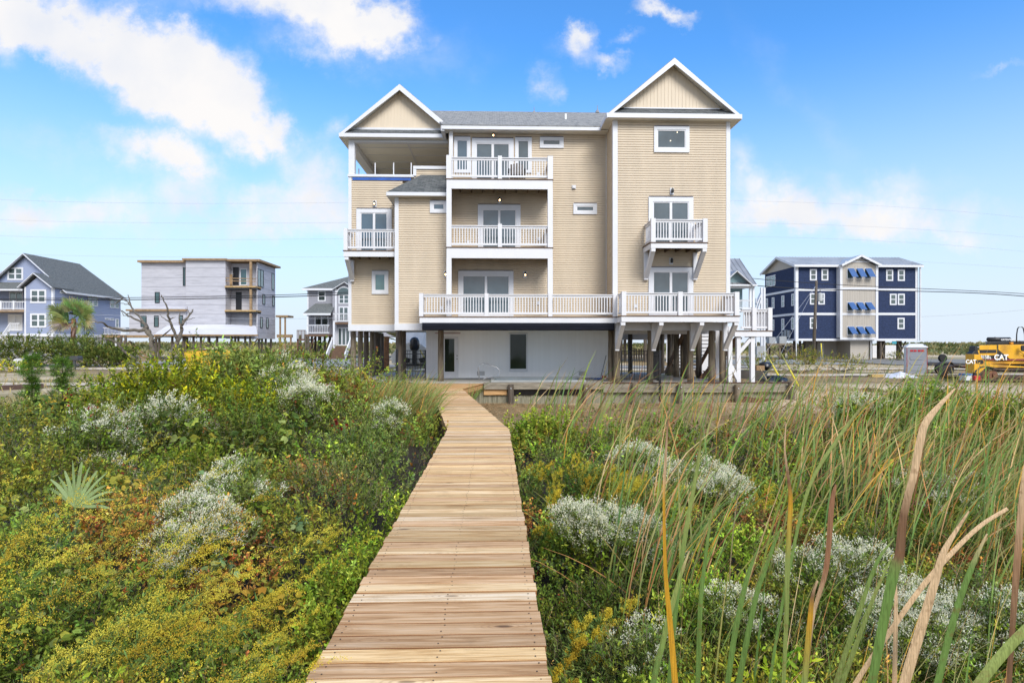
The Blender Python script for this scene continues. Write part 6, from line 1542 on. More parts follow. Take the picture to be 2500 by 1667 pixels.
def broof(m):
    ro = .5; xe = xq + ro; ze = zqe - sl_ * ro * .9
    slab_slope(m, (xe, 72.4, ze), (xe, yq + .6, ze), (xr_, yq - 1.5, zr_), (xr_, 72.4, zr_), .12); slab_slope(m, (2 * xr_ - xe, yq + .6, ze), (2 * xr_ - xe, 72.4, ze), (xr_, 72.4, zr_), (xr_, yq - 1.5, zr_), .12)
    x0, x1 = Fq.at(140, 0)[0], Fq.at(455, 0)[0]; ze2 = Fq.at(303, 408)[2]; zg = Fq.at(303, 290)[2]; xm = (x0 + x1) / 2 + .1
    slab_slope(m, (x0 + .5, 74, ze2), (x0 + .5, 70.5, ze2), (xm, 70.5, zg), (xm, 76.5, zg), .1); slab_slope(m, (x1, 70.5, ze2), (x1, 74, ze2), (xm, 76.5, zg), (xm, 70.5, zg), .1)
    slab_slope(m, (x0 - 8, 70.8, Fq.at(100, 425)[2]), (x0 + .8, 70.8, Fq.at(100, 425)[2]), (x0 + 1.2, 73, Fq.at(100, 352)[2]), (x0 - 8, 73, Fq.at(100, 352)[2]), .1)
part('roof', ASR, bh, broof)
def bfas(m):
    ro = .5; xe = xq + ro; ze = zqe - sl_ * ro * .9
    m.bar((xe, 72.37, ze - .1), (xr_, 72.37, zr_ - .1), .06, .3, (0, 1, 0)); m.bar((2 * xr_ - xe, 72.37, ze - .1), (xr_, 72.37, zr_ - .1), .06, .3, (0, 1, 0)); m.box(xe, xe + .08, 72.3, yq + .6, ze - .22, ze + .02)
    x0, x1 = Fq.at(140, 0)[0] + .5, Fq.at(455, 0)[0]; ze2 = Fq.at(303, 408)[2]; zg = Fq.at(303, 290)[2]; xm = (x0 - .5 + x1) / 2 + .1
    m.bar((x0, 70.47, ze2 - .1), (xm, 70.47, zg - .1), .06, .26, (0, 1, 0)); m.bar((x1, 70.47, ze2 - .1), (xm, 70.47, zg - .1), .06, .26, (0, 1, 0)); m.box(x0 - 8.5, x0 + .3, 70.72, 70.8, Fq.at(100, 437)[2], Fq.at(100, 424)[2])
    a = Fq.at(203, 0)[0]; m.box(a, a + .18, 70.94, 71.0, zqb, zqe); m.box(xq - .2, xq + .04, 70.94, 71, zqb, zqe); m.box(xq + .0, xq + .05, 71.0, 71.2, zqb, zqe)
    m.box(a, xq + .05, 70.93, 71.01, zqb - .35, zqb); m.box(xq, xq + .06, 71.01, yq, zqb - .35, zqb); m.box(xr_ - 7, a - .01, 72.9, 73, zqb - .2, zqb)
part('fascia', BW_, bh, bfas)
part('base_wall', plain('lattice_white', (.50, .50, .52), .7, .1, 2), bh, lambda m: (m.box(Fq.at(203, 0)[0], xq - .05, 71.2, yq, q0, zqb - .35), m.box(xr_ - 7, Fq.at(203, 0)[0] - .1, 73.2, yq, q0, zqb)))
for r in ((250, 425, 382, 538), (250, 622, 382, 738)): bwin(Fq, bh, r, BW_, GL2, .2, n=2)
bwin(Face('y', 73.0, Z5), bh, (63, 245, 193, 350), BW_, GL2, .2, n=2)
bwin(Face('y', 73.0, Z5), bh, (78, 445, 190, 530), BW_, GL3, .1, n=2, sash=False, name='sliding_door'); bwin(Face('y', 73.0, Z5), bh, (68, 628, 188, 765), BW_, plain('white_door', (.7, .7, .7), .5, .05), .1, n=2, sash=False, name='door')
for r in ((488, 437, 531, 458), (540, 440, 580, 463), (616, 452, 668, 472), (720, 467, 757, 562), (763, 470, 800, 565), (901, 488, 937, 578), (940, 490, 975, 582), (860, 658, 893, 675), (900, 660, 934, 680), (946, 665, 972, 740)):
    bwin(Fqs, bh, r, BW_, GL3, .1, sash=r[3] - r[1] > 50)
def bdeck(m):
    x0 = xr_ - 7; x1 = Fq.at(200, 0)[0]; z = Fq.at(100, 592)[2]; m.box(x0, x1, 70.9, 73, z - .25, z)
    zd = zqb; m.box(xq + .1, xq + 3.2, 79.5, yq + 1, zd - .35, zd)
part('deck', RAW, bh, bdeck)
def brail(m, a, b, z): balustrade(m, a, b, z, h=1.0, step=.18)
def brails(m):
    z = Fq.at(100, 592)[2]; brail(m, (xr_ - 7, 70.95), (Fq.at(200, 0)[0], 70.95), z); zd = zqb; brail(m, (xq + .2, 79.55), (xq + 3.1, 79.55), zd); brail(m, (xq + 3.1, 79.6), (xq + 3.1, yq + .9), zd)
    for x in (Fq.at(12, 0)[0], Fq.at(118, 0)[0]): post(m, x, 70.95, z, z + 1.1, .2)
    z2 = zqb + .25; xx = Fq.at(120, 0)[0]; brail(m, (xx, 70.4), (Fq.at(192, 0)[0], 70.4), z2)
    for i in range(2): m.bar((xx, 70.4 - i * .02, z2 + 1 - i * .8), (Fq.at(30, 0)[0], 70.4, z2 - .9 - i * .8), .1)
    for i in range(10): t = i / 10; m.bar((xx + (Fq.at(30, 0)[0] - xx) * t, 70.4, z2 + .2 - 1.9 * t), (xx + (Fq.at(30, 0)[0] - xx) * t, 70.4, z2 + 1 - 1.9 * t), .05)
    for dx in (.2, 1.7, 3.0): m.box(xq + dx, xq + dx + .2, 79.6, 79.8, q0, zd - .35)
part('railing', BW_, bh, brails)
# ---- small grey house with arched window
Z6 = (640, 640, 4.611); Fm = Face('y', 74, Z6); LG = plain('lilac_grey_siding', (.30, .30, .34), .6, .05, 1, stretch=(.3, .3, 4)); m0 = .55
mh = thing('grey_cottage', 'grey lap sided house with an arched window and white railings', 'house', (Fm.at(900, 0)[0], 78, m0))
def V(a, b, y): return Face('y', y, Z6).at(a, b)
xw0, xw1 = Fm.at(510, 0)[0], Fm.at(817, 0)[0]; xc1 = Fm.at(1050, 0)[0]; xend = xc1 + 7
def mwall(m):
    m.box(xw0, xend, 74, 84, Fm.at(600, 835)[2], Fm.at(600, 312)[2]); m.box(xw1, xc1, 73, 74, Fm.at(900, 940)[2], Fm.at(900, 300)[2])
    x0, x1 = V(817, 0, 73)[0], V(1035, 0, 73)[0]; m.prism([(x0, V(900, 302, 73)[2]), (x1, V(900, 302, 73)[2]), ((x0 + x1) / 2, V(925, 228, 73)[2])], 'y', 73, 74)
    for z in np.arange(Fm.at(600, 830)[2], Fm.at(600, 312)[2], .22): m.box(xw0, xw1 - .01, 73.97, 74, z, z + .19)
part('wall', LG, mh, mwall)
def mroof(m):
    e = Fm.at(600, 300)[2]; zt_ = V(968, 125, 78)[2]
    slab_slope(m, (xw0 - .5, 73.4, e), (xend + .5, 73.4, e), (xend - 3, 79, zt_ + .6), (xc1 + 1.5, 79, zt_ + .6), .12); slab_slope(m, (xw0 - .5, 84.5, e), (xw0 - .5, 73.4, e), (xc1 + 1.5, 79, zt_ + .6), (xc1 + 1.49, 79.01, zt_ + .6), .12)
    e2 = V(600, 575, 71.5)[2]; slab_slope(m, (V(460, 0, 71.5)[0], 71.5, e2), (xw1 + .2, 71.5, e2), (xw1 + .2, 73.96, e2 + 1.35), (V(600, 0, 74)[0], 73.96, e2 + 1.35), .1); slab_slope(m, (V(460, 0, 71.5)[0], 73.96, e2), (V(460, 0, 71.5)[0], 71.5, e2), (V(600, 0, 74)[0], 73.96, e2 + 1.35), (V(600, 0, 74)[0] - .01, 73.97, e2 + 1.35), .1)
    x0, x1 = V(790, 0, 72.6)[0], V(1062, 0, 72.6)[0]; ze = V(800, 300, 72.6)[2]; zp_ = V(925, 216, 72.6)[2]; xm = (x0 + x1) / 2
    slab_slope(m, (x0, 76, ze), (x0, 72.6, ze), (xm, 72.6, zp_), (xm, 76, zp_), .1); slab_slope(m, (x1, 72.6, ze), (x1, 76, ze), (xm, 76, zp_), (xm, 72.6, zp_), .1)
part('roof', ASR, mh, mroof)
def mtrim(m):
    e = Fm.at(600, 300)[2]; m.box(xw0 - .5, xw1, 73.34, 73.4, e - .25, e); e2 = V(600, 575, 71.5)[2]; m.box(V(460, 0, 71.5)[0], xw1 + .2, 71.44, 71.5, e2 - .22, e2)
    x0, x1 = V(790, 0, 72.6)[0], V(1062, 0, 72.6)[0]; ze = V(800, 300, 72.6)[2]; zp_ = V(925, 216, 72.6)[2]; xm = (x0 + x1) / 2
    for x in (x0, x1): m.bar((x, 72.56, ze - .1), (xm, 72.56, zp_ - .1), .06, .24, (0, 1, 0))
    for x in (xw0, xw1 - .1): m.box(x, x + .16, 73.92, 73.97, Fm.at(600, 835)[2], Fm.at(600, 312)[2])
    for a in (822, 1020): x = V(a, 0, 73)[0]; m.box(x, x + .2, 72.95, 73, V(900, 940, 73)[2], V(900, 300, 73)[2])
    m.box(V(500, 0, 71.5)[0], V(500, 0, 71.5)[0] + .18, 71.6, 71.8, V(600, 812, 71.5)[2], e2 - .2)
    m.box(V(795, 0, 71.5)[0], V(795, 0, 71.5)[0] + .2, 71.6, 71.8, m0 + 1, V(800, 670, 71.5)[2])
part('trim', BW_, mh, mtrim)
bwin(Fm, mh, (628, 325, 717, 440), BW_, GL3, .13); bwin(Fm, mh, (590, 605, 750, 740), BW_, GL3, .15, n=2, sash=False, name='sliding_door')
F73 = Face('y', 73, Z6); bwin(F73, mh, (862, 365, 980, 470), BW_, GL2, .12, n=2); bwin(F73, mh, (862, 500, 976, 665), BW_, GL2, .14, n=2, name='door'); bwin(F73, mh, (850, 735, 992, 938), BW_, GL2, .12, n=3, sash=False, name='front_door')
def arch(m, y, r, t):
    cx, _, cz = F73.at(921, 362); pts = [(cx + r * math.cos(a), cz + r * math.sin(a)) for a in [math.pi * i / 14 for i in range(15)]]; m.prism(pts, 'y', y - t, y)
o = part('arched_window', BW_, mh, lambda m: arch(m, 72.99, .98, .06)); part('pane', GL2, o, lambda m: arch(m, 72.93, .82, .02))
part('porch_deck', DECKW, mh, lambda m: (m.box(V(490, 0, 71.5)[0], xw1, 71.5, 74, V(600, 835, 71.5)[2], V(600, 812, 71.5)[2]), m.box(V(795, 0, 71.8)[0], V(1050, 0, 71.8)[0], 71.8, 73, V(900, 698, 71.8)[2], V(900, 676, 71.8)[2])))
part('railing', BW_, mh, lambda m: (balustrade(m, (V(510, 0, 71.6)[0], 71.6), (xw1, 71.6), V(600, 806, 71.5)[2], h=1.1, step=.2), balustrade(m, (V(800, 0, 71.9)[0], 71.9), (V(1050, 0, 71.9)[0], 71.9), V(900, 676, 71.8)[2], h=1.1, step=.2)))
def mst(m):
    x0, x1 = V(785, 0, 71.5)[0], V(960, 0, 71.5)[0]; zt_ = V(900, 945, 72.5)[2]; n = 8
    for i in range(n): m.box(x0, x1, 69.6 + i * .32, 73, m0 + (zt_ - m0) * i / n, m0 + (zt_ - m0) * (i + 1) / n - .01)
part('entry_stair', DECKW, mh, mst)
part('stair_rail', BW_, mh, lambda m: [m.bar((x, 69.5, m0 + .5), (x, 72.5, V(900, 945, 72.5)[2] + .9), .14, .7) for x in (V(765, 0, 71)[0], V(970, 0, 71)[0])])
for a, y in ((490, 71.7), (520, 71.7), (560, 73.8), (600, 76), (640, 73.8), (655, 78), (705, 73.8), (765, 73.8), (430, 75)): bp(mh, V(a, 0, y)[0], y, m0, V(600, 812, 71.5)[2] + .0, .15)
def mx(m):
    z = V(600, 835, 71.5)[2]
    for a, b, y in ((500, 590, 71.8), (590, 500, 72.0), (560, 610, 74), (610, 640, 76), (700, 760, 74)): m.bar((V(a, 0, y)[0], y, m0 + .2), (V(b, 0, y)[0], y, z - .1), .07, .18, (0, 1, 0))
    x0, x1 = V(390, 0, 72)[0], V(488, 0, 72)[0]; m.box(x0, x1, 72, 74.5, z - .5, z - .3)
    for i in range(7): x = x0 + (x1 - x0) * i / 6; m.box(x, x + .07, 72, 72.07, z - .3, z + .7)
    m.box(x0, x1, 71.97, 72.1, z + .7, z + .78); m.box(x0, x0 + .2, 72, 72.2, m0, z - .3)
    for i in range(5): m.box(V(340, 0, 72)[0], x0 + .5, 71.5 + i * .2, 71.7 + i * .2, m0 + i * .28, m0 + i * .28 + .06)
part('timber_frame', plain('red_brown_timber', (.13, .065, .04), .8, .25, 4), mh, mx)
# ---- teal house peeping out on the right
Zt = (1750, 600, 6.03); Ft = Face('y', 58, Zt); t0 = .55; TEALW = plain('teal_siding', (.22, .33, .36), .6, .05, 1, stretch=(.3, .3, 5)); MR2 = mat_metalroof('metal_roof_grey', (.33, .34, .36))
th = thing('teal_house', 'pale teal house with grey metal roof peeping out right of the tan house', 'house', (Ft.at(100, 0)[0], 61, t0))
def T(a, b, y): return Face('y', y, Zt).at(a, b)
xl_ = T(-250, 0, 58)[0]; xr3 = T(470, 0, 58)[0]
part('wall', TEALW, th, lambda m: (m.box(xl_, xr3, 59.5, 68, T(300, 950, 58)[2], T(300, 600, 58)[2]), m.prism([(T(100, 0, 58)[0], T(300, 545, 58)[2]), (T(490, 0, 58)[0], T(300, 545, 58)[2]), (T(295, 0, 58)[0], T(295, 385, 58)[2])], 'y', 58, 58.5)))
def troof(m):
    e = T(590, 580, 57.5); zr2 = T(250, 190, 63)[2]; xr4 = T(330, 0, 63)[0]; a, b = (xl_ - .5, 57.5, e[2]), (e[0], 57.5, e[2]); c, d = (xr4, 63, zr2), (xl_ - .5, 63, zr2)
    slab_slope(m, a, b, c, d, .1); slab_slope(m, b, (e[0], 68.5, e[2]), (xr4, 63.02, zr2), c, .1)
    for i in range(14): t = i / 13; p = Vector(a).lerp(Vector(b), t); x = min(p.x, 99); q = Vector(d).lerp(Vector(c), t); m.bar(p + Vector((0, 0, .03)), q + Vector((0, 0, .03)), .05)
    x0, x1 = T(60, 0, 57.4)[0], T(530, 0, 57.4)[0]; ze = T(300, 565, 57.4)[2]; zp_ = T(295, 355, 57.4)[2]; xm = (x0 + x1) / 2
    slab_slope(m, (x0, 61, ze), (x0, 57.4, ze), (xm, 57.4, zp_), (xm, 61, zp_), .08); slab_slope(m, (x1, 57.4, ze), (x1, 61, ze), (xm, 61, zp_), (xm, 57.4, zp_), .08)
part('roof', MR2, th, troof)
def ttrim(m):
    x0, x1 = T(60, 0, 57.4)[0], T(530, 0, 57.4)[0]; ze = T(300, 565, 57.4)[2]; zp_ = T(295, 355, 57.4)[2]; xm = (x0 + x1) / 2
    for x in (x0, x1): m.bar((x, 57.36, ze - .12), (xm, 57.36, zp_ - .12), .05, .22, (0, 1, 0))
    m.box(xl_, T(595, 0, 57.5)[0], 57.42, 57.49, T(300, 592, 57.5)[2], T(300, 570, 57.5)[2]); m.box(xl_, T(550, 0, 57.8)[0], 57.8, 58.1, T(300, 625, 57.8)[2], T(300, 592, 57.8)[2])
    for a in (525, 480): x = T(a, 0, 57.9)[0]; m.box(x, x + .2, 57.85, 58.05, t0, T(300, 600, 57.8)[2])
    balustrade(m, (T(200, 0, 57.9)[0], 57.9), (T(520, 0, 57.9)[0], 57.9), T(300, 935, 57.9)[2], h=.95, step=.13); m.box(T(150, 0, 57.9)[0], T(560, 0, 57.9)[0], 57.8, 59.5, T(300, 965, 57.9)[2], T(300, 935, 57.9)[2])
part('trim', BW_, th, ttrim)
for a in (100, 300, 520): bp(th, T(a, 0, 58.3)[0], 58.3, t0, T(300, 965, 57.9)[2], .14, BW_)
# outside stair between teal and navy house
os_ = thing('stair_tower', 'white outside stair beside the navy house', 'stair', (T(640, 0, 66)[0], 66, .5))
def ost(m):
    for a in (650, 690): x = T(a, 0, 66)[0]; m.box(x, x + .22, 66, 66.22, .5, T(660, 615, 66)[2])
    m.bar(T(580, 860, 66.1), T(650, 700, 66.1), .12, .5, (0, 1, 0)); m.bar(T(590, 960, 66.1), T(650, 780, 66.1), .12, .3, (0, 1, 0)); m.box(T(580, 0, 66)[0], T(590, 0, 66)[0], 66, 66.2, .5, T(580, 770, 66)[2])
part('frame', BW_, os_, ost)
part('electric_box', plain('cabinet_grey', (.36, .37, .38), .6, .05), os_, lambda m: m.box(T(565, 0, 66)[0], T(680, 0, 66)[0], 65.6, 65.9, T(600, 1640, 66)[2], T(600, 1475, 66)[2]))
# ---- houses seen under the tan house: one more pale house across the street
wh = thing('white_pile_house', 'white house on dark piles seen beneath the tan house', 'house', (PX(1500, 62), 64, .55))
x0, x1 = PX(1470, 62), PX(1700, 62); za, zc_ = PZ(816, 1500, 62), PZ(802, 1500, 62)
part('wall', BW_, wh, lambda m: m.box(x0, x1, 62, 70, za, za + 3))
for u in (1519, 1528, 1536, 1544, 1572, 1579, 1618, 1625): bp(wh, PX(u, 63), 62.5 + (u % 3), .5, za + .05, .17)
part('picket_fence', PILE, wh, lambda m: [m.box(PX(1540, 66) + i * .28, PX(1540, 66) + i * .28 + .2, 66, 66.05, .5, 2.0) for i in range(14)])
part('downspout', BW_, wh, lambda m: [m.box(PX(u, 61.8), PX(u, 61.8) + .12, 61.8, 61.9, .5, za + .2) for u in (1538.5, 1627)])
# ================================================================== fences and gates
def iron(mb, x0, y0, x1, y1, z0, z1, step=.11):
    p, q = Vector((x0, y0, 0)), Vector((x1, y1, 0)); L_ = (q - p).length; n = max(2, int(L_ / step))
    for z in (z0 + .08, z1 - .17, z1 - .02): mb.bar((x0, y0, z), (x1, y1, z), .028, .03)
    for i in range(n + 1): t = i / n; c = p.lerp(q, t); mb.bar((c.x, c.y, z0 + .03), (c.x, c.y, z1), .018)
def gate(name, lab, cat, u0, u1, v0, v1, Y, posts=()):
    x0, x1 = PX(u0, Y), PX(u1, Y); z1 = PZ(v0, u0, Y); t = thing(name, lab, cat, ((x0 + x1) / 2, Y, SLAB)); m = MB(); iron(m, x0, Y, x1, Y, SLAB + .05, z1)
    m.build('bars', DARK, t)
    for u, w, va, zb in posts: x = PX(u, Y - .02); m = MB(); m.box(x - w / 2, x + w / 2, Y - .06, Y - .0 + w - .06, zb, PZ(va, u, Y)); m.build('post', DARK, t)
    return t
gate('iron_gate', 'black iron gate between the piles left of the white room', 'gate', 988, 1039.7, 854.6, 924, 26.5, ((1038, .05, 854, SLAB),))
gate('iron_gate', 'black iron gate under the right hand tower deck', 'gate', 1518, 1580, 856, 929, 25.2, ((1581.5, .08, 852, SLAB), (1517.5, .05, 856, SLAB)))
t = thing('iron_fence', 'short black iron fence running back beside the right gate', 'fence', (PX(1597, 25), 25.4, SLAB)); m = MB(); iron(m, PX(1612, 24.2), 24.2, PX(1586, 26.4), 26.4, SLAB + .05, PZ(857, 1600, 24.6)); m.build('bars', DARK, t)
m = MB(); x = PX(1611, 24.15); m.box(x - .045, x + .045, 24.1, 24.19, .1, PZ(855, 1611, 24.15)); m.build('post', DARK, t)
t = thing('fence_post', 'tall black iron post at the left end of the boardwalk platform', 'post', (PX(969, 24.12), 24.1, .2)); m = MB(); x = PX(969, 24.12); m.box(x - .045, x + .045, 24.07, 24.16, .15, PZ(852, 969, 24.12)); m.box(x - .03, x + .03, 24.2, 24.25, PZ(880, 969, 24.12), PZ(876, 969, 24.12)); m.build('post', DARK, t)
# ---- mop and cleaning bottle by the pool
t = thing('mop', 'blue headed mop leaning on the white room wall', 'mop', P(1468, 926, 27.0)); m = MB(); m.tube([P(1466, 924, 26.9), P(1480, 867, 27.3)], .014, 6); m.build('handle', DARK, t)
m = MB(); x, y, z = P(1460, 927, 26.9); m.box(x - .3, x + .12, y - .06, y + .06, SLAB + .01, SLAB + .07); m.build('head', plain('mop_blue', (.03, .10, .35), .7, .2), t)
t = thing('jug', 'clear plastic jug with red label standing by the mop', 'jug', P(1475, 927, 26.9)); x, y, z = P(1475, 927, 26.9)
m = MB(); m.lathe((x, y, SLAB + .01), [(.09, 0), (.10, .03), (.10, .22), (.04, .30), (.03, .34)], 12); m.build('body', plain('jug_plastic', (.62, .62, .66), .3, .1), t)
m = MB(); m.lathe((x, y, SLAB + .07), [(.103, 0), (.103, .12)], 12); m.build('label', plain('label_red', (.5, .03, .06), .5, .2), t)
m = MB(); m.lathe((x, y, SLAB + .35), [(.035, 0), (.035, .04)], 10); m.build('cap', plain('cap_blue', (.03, .08, .4), .5, .1), t)
# ---- covered boat on a trailer behind the left piles
x, y, _ = P(1005, 900, 36.5); bt = thing('covered_boat', 'boat under a pale grey cover with black outboard motor, behind the left piles', 'boat', (x, 39, .55))
COV = plain('boat_cover', (.85, .83, .80), .8, .08, 1.5, bump=.3, bscale=6); BLK = plain('gloss_black', (.015, .016, .02), .2, .1)
secs = [(36.9, 1.3, 1.45, 2.7), (38.2, 1.4, 1.4, 3.8), (40, 1.4, 1.4, 3.5), (42, 1.1, 1.6, 3.0), (44.5, .3, 1.9, 2.7)]
vs, fs = [], []
for (yy_, hw, zb0, zt0) in secs:
    for a, zz in ((-1, zb0 - .15), (-1.04, zb0 + .35), (-.85, zb0 + .62), (-.45, zt0 - .25), (0, zt0), (.45, zt0 - .25), (.85, zb0 + .62), (1.04, zb0 + .35), (1, zb0 - .15)): vs.append((x + a * hw, yy_, zz))
for i in range(len(secs) - 1):
    for k in range(8): fs.append((i * 9 + k, i * 9 + k + 1, (i + 1) * 9 + k + 1, (i + 1) * 9 + k))
fs.append(tuple(range(9))); m = MB(); m.add(vs, fs); m.build('cover', COV, bt)
m = MB(); m.prism([(x - 1.1, 1.45), (x - .9, 1.0), (x, .75 + .1), (x + .9, 1.0), (x + 1.1, 1.45)], 'y', 37.0, 42); m.build('hull', plain('hull_white', (.55, .56, .58), .4, .1), bt)
zc_ = PZ(838, 1010, 36.2); xm = PX(1012, 36.2)
m = MB(); m.lathe((xm, 36.2, zc_ - .45), [(.20, 0), (.29, .12), (.31, .35), (.30, .62), (.20, .78), (.06, .84)], 16); om = m.build('outboard_motor', BLK, bt, smooth=True)
m = MB(); m.box(xm - .14, xm + .14, 36.1, 36.4, zc_ - 1.25, zc_ - .42); m.lathe((xm, 36.05, zc_ - 1.3), [(.09, -.25), (.12, 0), (.05, .35)], 10, 'y'); m.box(xm - .25, xm + .25, 36.0, 36.35, zc_ - 1.0, zc_ - .96); m.build('lower_unit', BLK, om)
m = MB()
for s in (-1, 1):
    m.prism([(xm + s * .25, zc_ - .95), (xm + s * .9, zc_ - .78), (xm + s * 1.1, zc_ - .95), (xm + s * .95, zc_ - 1.25), (xm + s * .35, zc_ - 1.2)], 'y', 36.2, 36.5)
m.build('jack_plate', BLK, bt)
m = MB(); m.bar((xm - 1.2, 36.4, zc_ - 1.35), (xm + 1.2, 36.4, zc_ - 1.35), .1); m.bar((xm - .7, 36.4, zc_ - 1.4), (xm - .7, 43, zc_ - 1.4), .1); m.bar((xm + .7, 36.4, zc_ - 1.4), (xm + .7, 43, zc_ - 1.4), .1); m.build('trailer_frame', plain('steel_dark', (.06, .06, .065), .5, .2), bt)
def wheel(par, x, y, z, r, w, axis='x', nm='wheel'):
    m = MB(); m.lathe((x, y, z), [(r * .62, -w / 2), (r * .92, -w / 2), (r, -w * .3), (r, w * .3), (r * .92, w / 2), (r * .62, w / 2)], 20, axis); o = m.build(nm, plain('tyre', (.018, .018, .018), .85, .2), par)
    m = MB(); m.lathe((x, y, z), [(r * .2, -w * .36), (r * .6, -w * .4), (r * .62, -w * .45), (r * .62, w * .45), (r * .6, w * .4), (r * .2, w * .36)], 14, axis); m.build('rim', plain('rim_grey', (.13, .13, .135), .5, .2), o); return o
wheel(bt, xm + .75, 36.9, .9, .32, .24)
m = MB(); m.tube([(xm - .6, 36.1, zc_ - .35), (xm - .75, 36.1, zc_ - .7), (xm - .9, 36.1, zc_ - .95)], .03, 6); m.tube([(xm + .35, 36.1, zc_ - .4), (xm + .6, 36.1, zc_ - .85), (xm + 1.0, 36.1, zc_ - .98)], .03, 6); m.build('yellow_strap', YEL, bt)
# ---- palms
PT = plain('palm_trunk', (.26, .12, .055), .9, .3, 10, bump=.8, bscale=14)
def palm_tree(name, lab, u, vb_, vt_, Y, r, crown, R, base=None):
    X = PX(u, Y); g = base if base is not None else float(ground_z(X, Y)); zt_ = PZ(vt_, u, Y); t = thing(name, lab, 'palm', (X, Y, g)); m = MB()
    n = 14; pts, rs = [], []
    for i in range(n * 2): tt = i / (2 * n - 1); pts.append((X + .12 * tt * R * .6, Y, g - .1 + (zt_ - g + .1) * tt)); rs.append(r * (1.2 - .35 * tt) * (1.03 if i % 2 else .97) * random.uniform(.95, 1.06))
    m.tube(pts, rs, 10); m.build('trunk', PT, t); c = pts[-1]; B = Bag()
    for k in range(crown):
        an = random.uniform(0, 6.28); el = random.uniform(-.75, 1.3); dv_ = Vector((math.cos(an) * math.cos(el), math.sin(an) * math.cos(el), math.sin(el))); L_ = R * random.uniform(.35, .6)
        e = Vector(c) + dv_ * L_; col = (.22, .30, .11) if el > -.2 else (.40, .34, .18); col = tuple(q * random.uniform(.8, 1.5) for q in col)
        fan(B, tuple(e), tuple(dv_ + Vector((0, 0, .15))), (random.uniform(-.7, .7), -1, random.uniform(-.5, .5)), R * .55, 13, col, .035, 1.3, .6)
    B.build('crown', BLADE, t); return t
palm_tree('palm_tree', 'cabbage palm with round crown before the blue house', 176, 880, 778, 52, .2, 76, 1.95)
palm_tree('bare_palm', 'bare red brown palm trunk beyond the left piles', 938, 914, 822, 34.8, .24, 6, 1.3, .6)
# ---- hedge of shrubs in front of the blue house
for i, (u, Y, R, h, lab) in enumerate(((20, 48, 2.4, 1.75, 'dark evergreen hedge bush at the left frame edge'), (90, 49, 2.9, 1.95, 'dark evergreen hedge bush left of the palm tree'), (150, 49.5, 2.4, 1.8, 'evergreen hedge bush under the palm crown'),
                                   (205, 48, 2.6, 1.95, 'evergreen hedge bush just right of the palm trunk'), (250, 48, 2.2, 1.7, 'evergreen hedge bush behind the dark mailbox'), (285, 47.5, 1.7, 1.3, 'low flat juniper bush at the right end of the hedge'))):
    shrub('hedge_bush', lab, 'hedge bush', PX(u, Y), Y, R, h, 'hedge', 560, lob=10, ln0=.16, M=16, group='hedge bushes along the street')
SPEC['mum'] = (.03, .02, [(.45, .36, .05), (.16, .2, .05)], .9, (.1, .1, .05))
shrub('flower_clump', 'yellow flowering clump at the foot of the white mailbox', 'flowers', PX(45, 40), 40, 1.3, .55, 'mum', 160, ln0=.08)
for u, v, Y, R, h, lab in ((1860, 0, 43, 1.6, .75, 'brown green scrub at the foot of the utility pole'), (1975, 0, 56, 2.0, 1.1, 'tall scrub hiding the pole foot'), (2200, 0, 66, 1.6, .6, 'green planting before the navy house ramp'),
                           (1950, 0, 40, 2.6, .55, 'wide straw coloured weeds right of the trash bags'), (2050, 0, 42, 2.2, .5, 'low green weeds between the lots'), (830, 0, 28.5, 1.5, .5, 'straw coloured weeds left of the tan house'), (1010, 0, 48, 1.8, .9, 'green scrub beyond the boat')):
    shrub('scrub', lab, 'scrub', PX(u, Y), Y, R, h, 'olive', 260, mixs=('twiggy', .4), ln0=.12, group='scrub on the sandy lots')
for i, (u, Y) in enumerate(((560 + 80, 52), (620 + 30, 50), (690, 58), (765, 66), (775, 62), (742, 60))):
    shrub('grass_tuft', ('tawny grass tuft beside the blue gravel drive', 'green tuft in the sandy bed by the gravel drive')[i % 2], 'tuft', PX(u, Y), Y, .8, .7, ('twiggy', 'light')[i % 2], 60, ln0=.15, group=('tawny tufts by the drive', 'green tufts by the drive')[i % 2])
